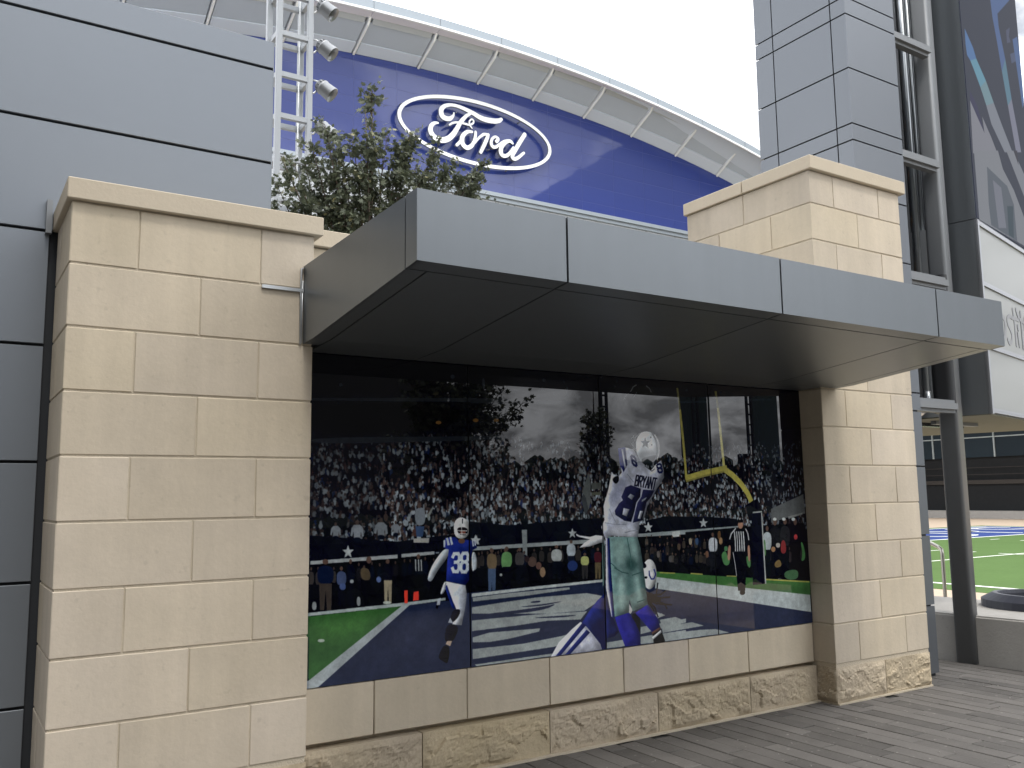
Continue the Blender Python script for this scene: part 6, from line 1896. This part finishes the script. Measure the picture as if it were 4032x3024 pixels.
for i in range(16):
    a, b = rx0 + i * bay, rx0 + (i + 1) * bay
    if a > XB or b < XA:
        continue
    a2, b2 = a + .16, b - .16
    obj('soffit_panel', sweep(lambda x: [(AY - .02, soff(x, 0)), (AY - .86, soff(x, .28)), (AY - .86, soff(x, .28) + .1), (AY - .02, soff(x, 0) + .1)], a2, b2), SOFFIT, ar)
    obj('soffit_panel', sweep(lambda x: [(AY - .90, soff(x, .29) + .05), (AY - 2.30, soff(x, .80) + .05), (AY - 2.30, soff(x, .80) + .15), (AY - .90, soff(x, .29) + .15)], a2, b2), SOFFITGREY, ar)
    obj('soffit_step', sweep(lambda x: [(AY - 2.32, soff(x, .80)), (AY - 2.66, soff(x, 1) + .10), (AY - 2.66, soff(x, 1) + .16), (AY - 2.32, soff(x, .80) + .06)], a2 + .1, b2 - .1), WHITEPANEL, ar)
    obj('rib', sweep(lambda x: [(AY - .02, soff(x, 0) - .10), (AY - 2.35, soff(x, .82) - .16), (AY - 2.70, soff(x, 1) - .02), (AY - 2.70, soff(x, 1) + .2), (AY - .02, soff(x, 0) + .2)], a - .07, a + .07), WHITE, ar)
    for nm, m_, f in (('edge_beam', SOFFITBAND, lambda x: [(AY - 2.60, soff(x, 1)), (LY + .08, arc('lip', x) + .0), (LY + .08, arc('lip', x) + .25), (AY - 2.60, soff(x, 1) + .3)]),
                      ('nosing', WHITE, lambda x: [(LY + .075, arc('lip', x) - .03), (LY - .07, arc('lip', x) - .02), (LY - .07, arc('lip', x) + .12), (LY + .075, arc('lip', x) + .12)]),
                      ('fascia_panel', FASCIA, lambda x: [(LY + .03, arc('lip', x) + .125), (LY + .03, arc('top', x)), (LY + .3, arc('top', x)), (LY + .3, arc('lip', x) + .125)])):
        obj(nm, sweep(f, a + .015, b - .015), m_, ar)
obj('soffit_deck', sweep(lambda x: [(AY + .3, soff(x, 0) + .22), (LY + .31, arc('lip', x) + .32), (LY + .31, arc('top', x) - .05), (AY + 20, arc('top', x) + 1.0), (AY + 20, soff(x, 0) + .3)], XA, XB), SOFFIT, ar)
boxo('window_ledge', XA, XB, AY - .35, AY + .29, LEDGE - .28, LEDGE - .01, FASCIA, ar)
boxo('ledge_trim', XA, XB, AY - .20, AY + .29, LEDGE - .55, LEDGE - .285, FASCIA, ar)
for i in range(23):
    x0, x1 = ax0 + i * PWD, ax0 + (i + 1) * PWD
    for z0, z1 in ((LEDGE - 2.6, LEDGE - .56), (LEDGE - 4.7, LEDGE - 2.64)):
        boxo('white_wall_panel', x0 + .02, x1 - .02, AY - .05, AY + .25, z0, z1, WHITEPANEL, ar)
boxo('lower_wall', XA, XB, AY, AY + .25, 0, LEDGE - 4.75, mat('dark_glass_wall', (0.10, 0.11, 0.14), 0.3), ar)  # dark glazing below the white panels

# ---- oval sign
sg = thing('oval_sign', 'white raised oval sign with a script word on the blue glass front', 'sign', (29.92, 50.4, 22.0))
bm = new_bm()
n = 96
A_ = []
for t in range(n):
    a = 2 * math.pi * t / n
    ring_ = []
    for rx_, rz_, y in ((6.135, 2.352, 50.45), (5.87, 2.095, 50.45), (5.87, 2.095, 50.58), (6.135, 2.352, 50.58)):
        ring_.append(bm.verts.new((29.92 + rx_ * math.cos(a), y, 24.85 + H + rz_ * math.sin(a))))
    A_.append(ring_)
for t in range(n):
    for k in range(4):
        bm.faces.new((A_[t][k], A_[t][(k + 1) % 4], A_[(t + 1) % n][(k + 1) % 4], A_[(t + 1) % n][k]))
bmesh.ops.recalc_face_normals(bm, faces=list(bm.faces))
obj('oval_ring', two_tone(bm), [WHITE, RETURN], sg)
SIGN = [([(28.0,25.88),(27.94,25.66),(27.71,25.41),(27.4,25.34),(27.12,25.43),(27.02,25.69),(27.06,25.95),(27.31,26.21),(27.74,26.38),(28.24,26.42),(28.81,26.35),(29.44,26.21),(30.08,26.01),(30.6,25.96),(31.19,26.01),(31.59,26.13),(31.8,26.28)],[0.1,0.2,0.35,0.41,0.44,0.42,0.39,0.31,0.26,0.28,0.32,0.37,0.42,0.45,0.44,0.39,0.28]),
([(29.33,26.14),(28.99,25.9),(28.71,25.58),(28.45,25.23),(28.2,24.76),(27.89,24.29),(27.52,23.93),(27.06,23.74),(26.63,23.78),(26.33,23.98),(26.2,24.26),(26.27,24.58),(26.5,24.81),(26.76,24.88)],[0.18,0.28,0.33,0.35,0.38,0.43,0.46,0.47,0.45,0.43,0.41,0.35,0.27,0.16]),
([(27.64,24.94),(27.92,25.14),(28.36,25.27),(28.74,25.28),(29.18,25.28),(29.45,25.43),(29.53,25.61),(29.41,25.73),(29.26,25.63),(29.18,25.46),(29.24,25.25),(29.39,25.08)],[0.13,0.17,0.17,0.17,0.17,0.16,0.15,0.13,0.13,0.15,0.15,0.1]),
([(29.39,24.82),(29.02,24.74),(28.7,24.43),(28.59,24.09),(28.68,23.76),(28.98,23.6),(29.33,23.8),(29.54,24.16),(29.65,24.56),(29.67,24.87)],[0.21,0.29,0.36,0.41,0.41,0.37,0.34,0.28,0.26,0.22]),
([(28.18,23.62),(28.38,23.83),(28.57,24.1)],[0.24,0.25,0.24]),
([(29.55,24.02),(29.94,24.51),(30.3,24.82),(30.59,24.87)],[0.19,0.23,0.27,0.25]),
([(30.67,24.88),(30.55,24.55),(30.32,24.04),(30.05,23.49)],[0.28,0.36,0.36,0.31]),
([(31.34,24.54),(31.47,24.74),(31.24,24.84),(30.98,24.64),(30.89,24.33),(31.0,24.09),(31.27,24.11),(31.6,24.39),(31.94,24.67),(32.24,24.8)],[0.35,0.29,0.25,0.26,0.3,0.31,0.29,0.24,0.21,0.19]),
([(32.65,24.67),(32.47,24.78),(32.17,24.69),(31.8,24.32),(31.66,23.92),(31.77,23.63),(32.09,23.63),(32.43,23.92),(32.71,24.36)],[0.22,0.28,0.32,0.36,0.39,0.36,0.31,0.27,0.22]),
([(33.68,25.53),(33.28,24.9),(32.87,24.22),(32.62,23.76),(32.72,23.55),(33.04,23.66),(33.58,24.14)],[0.37,0.37,0.36,0.35,0.33,0.29,0.23])]
for ks in ((0, 1, 2), (3, 4), (5, 6, 7), (8, 9)):
    bm = new_bm()
    for k in ks:
        add_ribbon(bm, SIGN[k][0], [w_ * (.76 if k in (5, 6, 7) else .85) for w_ in SIGN[k][1]], lambda q, d: (q.x, d, q.y + H), 50.46 - .012 * k, 50.58 + .003 * k, .010)
    obj('letter', two_tone(bm), [WHITE, RETURN], sg)
bm = new_bm()
for x, z in ((26.5, 24.3), (28.3, 26.2), (29.0, 24.0), (30.9, 24.1), (32.4, 22.9), (24.2, 25.9), (35.6, 24.1), (29.9, 22.75), (33.5, 26.7)):
    add_tube(bm, [(x, 50.65, z + H - .15), (x, 51.0, z + H - .15)], .04, 6)
obj('standoff', bm, STEEL, sg, kind='stuff')

# ================================================================== LIGHTING MAST AND SPOTLIGHTS
mt = thing('lighting_mast', 'pale grey four-legged lattice lighting mast right of the silver panel wall', 'mast', (4.66, 14.2, 0))
MX0, MX1, MY0, MY1, ML = 4.372, 5.008, 14.0, 14.42, .095
for x, y in ((MX0, MY0), (MX1 - ML, MY0), (MX0 - .045, MY1), (MX1 - ML - .02, MY1)):
    boxo('leg', x, x + ML, y, y + ML, 0, 11.5, MAST, mt, bevel=.008)
zr_ = [9.51 - .735 * k for k in range(-2, 12)]
for z in zr_:
    boxo('rung', MX0 + ML - .002, MX1 - ML + .002, MY0 + .008, MY0 + ML - .008, z - .085, z, MAST, mt)
    boxo('rung', MX0 + ML - .05, MX1 - ML - .02, MY1 + .008, MY1 + ML - .008, z - .085, z, MAST, mt)
    boxo('rung', MX0 + .008, MX0 + ML - .014, MY0 + ML - .002, MY1 + .002, z - .087, z - .002, MAST, mt)
    boxo('rung', MX1 - ML + .006, MX1 - .014, MY0 + ML - .002, MY1 + .002, z - .087, z - .002, MAST, mt)
obj('conduit', add_tube(new_bm(), [(4.86, 14.3, .2), (4.86, 14.3, 11.4)], .014, 8), GALV, mt)
spots = []
for k, zc in enumerate((10.09, 9.36, 8.62, 7.888)):
    names = ('topmost spotlight clamped to the mast, cut by the upper edge of the photo', 'second spotlight from the top on the mast, in front of the white eaves', 'third spotlight from the top on the mast, wholly against blue glass', 'lowest spotlight on the mast, just above the tree leaves')
    sp = thing('spotlight', names[k], 'spotlight', (5.02, 14.03, zc), 'spotlights clamped to the lighting mast')
    ax = Vector((.62, -.42, -.66)).normalized()
    c0 = Vector((5.215, 13.98, zc)) - ax * .155
    bm = add_lathe(new_bm(), [(0, 0), (0, .075), (.02, .095), (.085, .105), (.09, .128), (.12, .132), (.125, .122), (.33, .138), (.335, .132), (.20, .118)], c0, ax, 28)
    hs = obj('housing', bm, LAMP, sp)
    bm = add_lathe(new_bm(), [(.21, .117), (.215, .0)], c0, ax, 28)
    obj('lens', bm, DARKIN, hs)
    bm = new_bm()
    for q in range(9):
        a = R(40 * q)
        o_ = ax.orthogonal().normalized()
        d_ = math.cos(a) * o_ + math.sin(a) * ax.cross(o_)
        add_tube(bm, [c0 + ax * .03 + d_ * .098, c0 + ax * .085 + d_ * .108], .011, 5)
    obj('cooling_fin', bm, DARKIN, hs)
    bm = new_bm()
    add_tube(bm, [(5.0, 14.05, zc + .145), (5.08, 14.04, zc + .145), (5.17, 14.01, zc + .115), (5.20, 13.99, zc + .06)], .011, 7)
    add_tube(bm, [(5.0, 14.05, zc + .13), (5.07, 14.02, zc + .125), (5.15, 13.93, zc + .06)], .008, 6)
    add_tube(bm, [(5.0, 14.05, zc - .09), (5.04, 14.05, zc - .09), (5.08, 14.03, zc - .05)], .016, 7)
    obj('yoke', bm, GALV, sp)

# ================================================================== TREES


def star_leaf(bm, p, nrm, ax, s, tone_l, tone):
    """lobed oak leaf"""
    n_ = nrm.normalized()
    a = (ax - n_ * ax.dot(n_)).normalized()
    b = n_.cross(a)
    c = bm.verts.new(p)
    outl = [(-.0, -.05), (.16, .10), (.42, .22), (.20, .34), (.40, .62), (.14, .60), (0, 1.0), (-.14, .60), (-.40, .62), (-.20, .34), (-.42, .22), (-.16, .10)]
    vs_ = [bm.verts.new(p + s * (b * u + a * v + n_ * (-.25 * u * u - .12 * v * v))) for u, v in outl]
    for i in range(0, 12, 1):
        f = bm.faces.new((c, vs_[i], vs_[(i + 1) % 12]))
        for l in f.loops:
            l[tone_l] = tone


def oak(label, base, top, spires, nleaf, seed, group, rad=1.0):
    rg = random.Random(seed)
    t_ = thing('oak_tree', label, 'tree', base, group)
    b = Vector(base)
    top = Vector(top)
    bm = new_bm()
    tp = [b.lerp(top, k / 8) + Vector((rg.uniform(-.03, .03), rg.uniform(-.03, .03), 0)) for k in range(9)]
    add_tube(bm, tp, [.075 * (1 - .93 * k / 8) + .003 for k in range(9)], 8)
    tk = obj('trunk', bm, BARK, t_)
    lb_ = new_bm()
    clumps = []
    for sp_ in spires:
        tip = Vector(sp_[:3])
        r0 = sp_[3]
        f = max(.12, min(.85, (tip.z - b.z) / (top.z - b.z) * .62))
        root = b.lerp(top, f)
        mid = root.lerp(tip, .5) + Vector((rg.uniform(-.05, .05), rg.uniform(-.05, .05), -.06))
        pts = [root, root.lerp(mid, .5), mid, mid.lerp(tip, .5) + Vector((rg.uniform(-.03, .03), 0, .02)), tip]
        add_tube(lb_, pts, [.022, .018, .013, .008, .003], 5)
        L_ = (tip - root).length
        for k in range(int(10 + L_ * 18)):
            t = rg.random() ** .75
            seg = min(3, int(t * 4))
            q = pts[seg].lerp(pts[seg + 1], t * 4 - seg)
            rr = r0 * (1.15 - .62 * t) + .03
            # a twig
            d = Vector((rg.gauss(0, 1), rg.gauss(0, 1), rg.gauss(.25, .6))).normalized()
            e = q + d * rr * rg.uniform(.5, 1.1)
            add_tube(lb_, [q, q.lerp(e, .6) + Vector((0, 0, .01)), e], [.005, .003, .0015], 3, False)
            clumps.append((q, e, rr))
    obj('limb', lb_, BARK, tk)
    bm = new_bm()
    tl = bm.loops.layers.float.new('tone')
    for k in range(nleaf):
        q, e, rr = rg.choice(clumps)
        t = rg.uniform(.25, 1.08)
        p = q.lerp(e, t) + Vector((rg.gauss(0, .035), rg.gauss(0, .035), rg.gauss(0, .035)))
        d = Vector((rg.gauss(0, 1), rg.gauss(0, 1), rg.gauss(.9, .7)))
        ax = (e - q).normalized() + Vector((rg.gauss(0, .7), rg.gauss(0, .7), rg.gauss(-.1, .6)))
        tone = min(.58, max(0, rg.gauss(.30, .2))) if rg.random() > .05 else rg.uniform(.6, 1)
        star_leaf(bm, p, d, ax, rg.uniform(.045, .082) * rad, tl, tone)
    cr = obj('crown', bm, LEAF, t_, kind='stuff')
    return t_


def sp(x, z, r, y=9.0):
    return (x, y, z + H, r)


rgT = random.Random(4)
spires = [sp(3.92, 4.63, .13, 9.0), sp(3.78, 4.30, .17), sp(4.12, 4.18, .17), sp(3.62, 4.02, .20), sp(3.30, 4.03, .15), sp(3.20, 3.9, .2), sp(3.22, 3.75, .26), sp(2.90, 3.40, .22), sp(2.78, 3.05, .25), sp(3.55, 3.66, .26), sp(3.9, 3.8, .30), sp(4.22, 3.95, .2), sp(4.30, 3.80, .27),
          sp(4.73, 4.16, .06), sp(4.38, 4.18, .13), sp(4.62, 3.95, .18), sp(4.80, 3.72, .24), sp(4.88, 4.02, .10), sp(5.13, 4.12, .10), sp(5.12, 3.85, .2), sp(5.38, 4.05, .07), sp(5.42, 3.95, .1), sp(5.26, 3.6, .22), sp(5.48, 3.7, .13), sp(5.05, 3.6, .25), sp(3.05, 2.75, .3), sp(3.5, 3.1, .36), sp(4.0, 3.2, .36), sp(4.5, 3.3, .34), sp(4.9, 3.3, .3), sp(2.72, 2.6, .26), sp(3.4, 2.55, .36), sp(4.0, 2.6, .36),
          sp(2.8, 2.25, .3), sp(3.05, 3.62, .24), sp(2.86, 3.62, .16), sp(2.70, 3.3, .2), sp(2.95, 2.95, .3), sp(3.32, 3.35, .28), sp(3.6, 3.35, .3), sp(3.48, 3.98, .14), sp(2.62, 2.9, .22), sp(3.2, 2.2, .34), sp(3.7, 2.3, .34)]
spires = [(a, b + rgT.uniform(-.2, .3) * (0 if i == 0 else 1), c, d) for i, (a, b, c, d) in enumerate(spires)]
oak('young oak with a pointed top and lobed leaves behind the left pillar and canopy', (3.85, 9.05, 0), (3.92, 9.0, 4.6 + H), spires, 27000, 3, 'young oaks behind the mural wall')
oak('small oak of which only a few leaf tips show over the canopy edge', (6.0, 9.2, 0), (6.0, 9.1, 3.4 + H), [sp(5.62, 3.57, .05, 9.0), sp(5.85, 3.58, .07, 9.05), sp(6.28, 3.55, .05, 9.0), sp(6.0, 3.2, .16, 9.2), sp(6.3, 3.0, .2, 9.2), sp(5.6, 3.0, .2, 9.1)], 700, 9, 'young oaks behind the mural wall')

# ================================================================== WHAT STANDS BEHIND THE PHOTOGRAPHER (reflections, plus a building and a hedge added to block light)
ob = thing('plaza_building', 'long dark building across the plaza, mirrored in the left of the glass mural', 'building', (-6, -22, 0))
boxo('building_body', -34, 14.5, -30, -17, 0, 8.2, PLASTER, ob)
boxo('roof_edge', -34.2, 14.7, -30.2, -16.8, 8.2, 8.5, CONC, ob)
nb = thing('sky_blocking_building', 'added dark building, unseen, blocking sky light to the left of the photographer', 'building', (-14, -8, 0))
boxo('building_body', -26, -7.5, -26, 4.4, 0, 19, PLASTER, nb)  # added volume, unseen; darkens faces turned left by cutting off sky
boxo('roof_edge', -26.2, -7.3, -26.2, 4.6, 19, 19.4, CONC, nb)
hg = thing('hedge', 'dark hedge added behind the photographer to hide lit paving from the glass mural', 'hedge', (10, -3.6, 0))
bm = new_bm()  # added foliage row that keeps sunlit paving out of the mural's reflection
nx_ = 120
for j in range(5):
    for i in range(nx_):
        x_ = -4 + 28 * i / nx_
        bmesh.ops.create_icosphere(bm, subdivisions=1, radius=.30 + .06 * noise.noise(Vector((x_, j, 3))), matrix=Matrix.Translation((x_, -3.6 + .12 * math.sin(i * 2.4 + j), .2 + .25 * j)))
obj('foliage', bm, mat('hedge_leaf', (0.03, 0.045, 0.025), .9, var=.4, vscale=9), hg)
hb = thing('hotel_tower', 'stepped dark high-rise mirrored in the right of the blue glass front', 'building', (110, -36, 0))
for k, (x0, x1, z1) in enumerate(((84, 91, 52), (91, 96.5, 57), (96.5, 102, 61), (102, 106, 64), (106, 110, 67), (110, 116, 70), (116, 175, 74))):
    boxo('tower_block', x0, x1 - .05, -44 + k * .01, -30, 0, z1, HOTEL, hb)
pwl = thing('garden_wall', 'low wall across the plaza mirrored in the glass mural', 'wall', (20, -15, 0))
boxo('wall_body', 11.4, 31, -15.4, -15, 0, 3.0, PLASTER, pwl)
bm = new_bm()
rb = random.Random(12)
for i in range(420):
    x_ = rb.uniform(13.5, 31)
    zt = 2.9 + .55 * noise.noise(Vector((x_ * .9, 1, 2))) + .35 * noise.noise(Vector((x_ * 3.1, 5, 2)))
    bmesh.ops.create_icosphere(bm, subdivisions=1, radius=rb.uniform(.10, .24), matrix=Matrix.Translation((x_, -15.2 + rb.uniform(-.3, .3), zt + rb.uniform(-.5, .25))))
hs2 = obj('hedge', bm, bpy.data.materials['hedge_leaf'], label='ragged dark hedge along the low wall across the plaza', cat='hedge')
for k, (x, z0) in enumerate(((19.2, 3.6), (23.55, 3.4), (26.3, 3.5))):
    m2 = thing('lighting_mast', ('lattice mast across the plaza, nearest to the mirrored tree', 'lattice mast across the plaza, between two dark slabs', 'lattice mast across the plaza, farthest from the mirrored tree')[k], 'mast', (x, -14.6, 0), 'masts across the plaza')
    for dx in (0, .24):
        boxo('leg', x + dx, x + dx + .07, -14.6, -14.5, 0, 7.5, BLACK, m2)
    for q in range(12):
        boxo('rung', x + .07, x + .24, -14.59, -14.51, 2.6 + q * .4, 2.66 + q * .4, BLACK, m2)
    boxo('cabinet', x - .25, x + .1, -14.9, -14.65, 0, z0, BLACK, m2)
for k, (x0, x1, z) in enumerate(((24.2, 25.3, 8), (28.0, 29.2, 9))):
    s2 = thing('banner_slab', ('dark tall slab across the plaza, nearer one', 'dark tall slab across the plaza, farther one')[k], 'slab', ((x0 + x1) / 2, -15.6, 0), 'slabs across the plaza')
    boxo('slab', x0, x1, -15.9, -15.5, 0, z, mat('slab_teal', (0.05, 0.075, 0.08), .6), s2)
oak('leafy oak across the plaza mirrored in the glass mural', (8.9, -6.6, 0), (8.9, -6.6, 5.6), [(8.9 + 1.75 * math.cos(a) * q, -6.6 + 1.2 * math.sin(a) * q, 2.35 + 3.0 * h_, .5) for a, q, h_ in [(random.Random(k).uniform(0, 6.28), random.Random(k + 50).uniform(.3, 1), random.Random(k + 90).random()) for k in range(60)]], 9000, 17, 'oaks across the plaza', 1.8)
oak('slim oak across the plaza mirrored beside the leaping player', (12.75, -6.8, 0), (12.75, -6.8, 4.4), [(12.75 + .5 * math.cos(a) * q, -6.8 + .4 * math.sin(a) * q, 2.2 + 1.75 * h_, .26) for a, q, h_ in [(random.Random(k + 7).uniform(0, 6.28), random.Random(k + 57).uniform(.3, 1), random.Random(k + 97).random()) for k in range(24)]], 2200, 23, 'oaks across the plaza', 1.6)
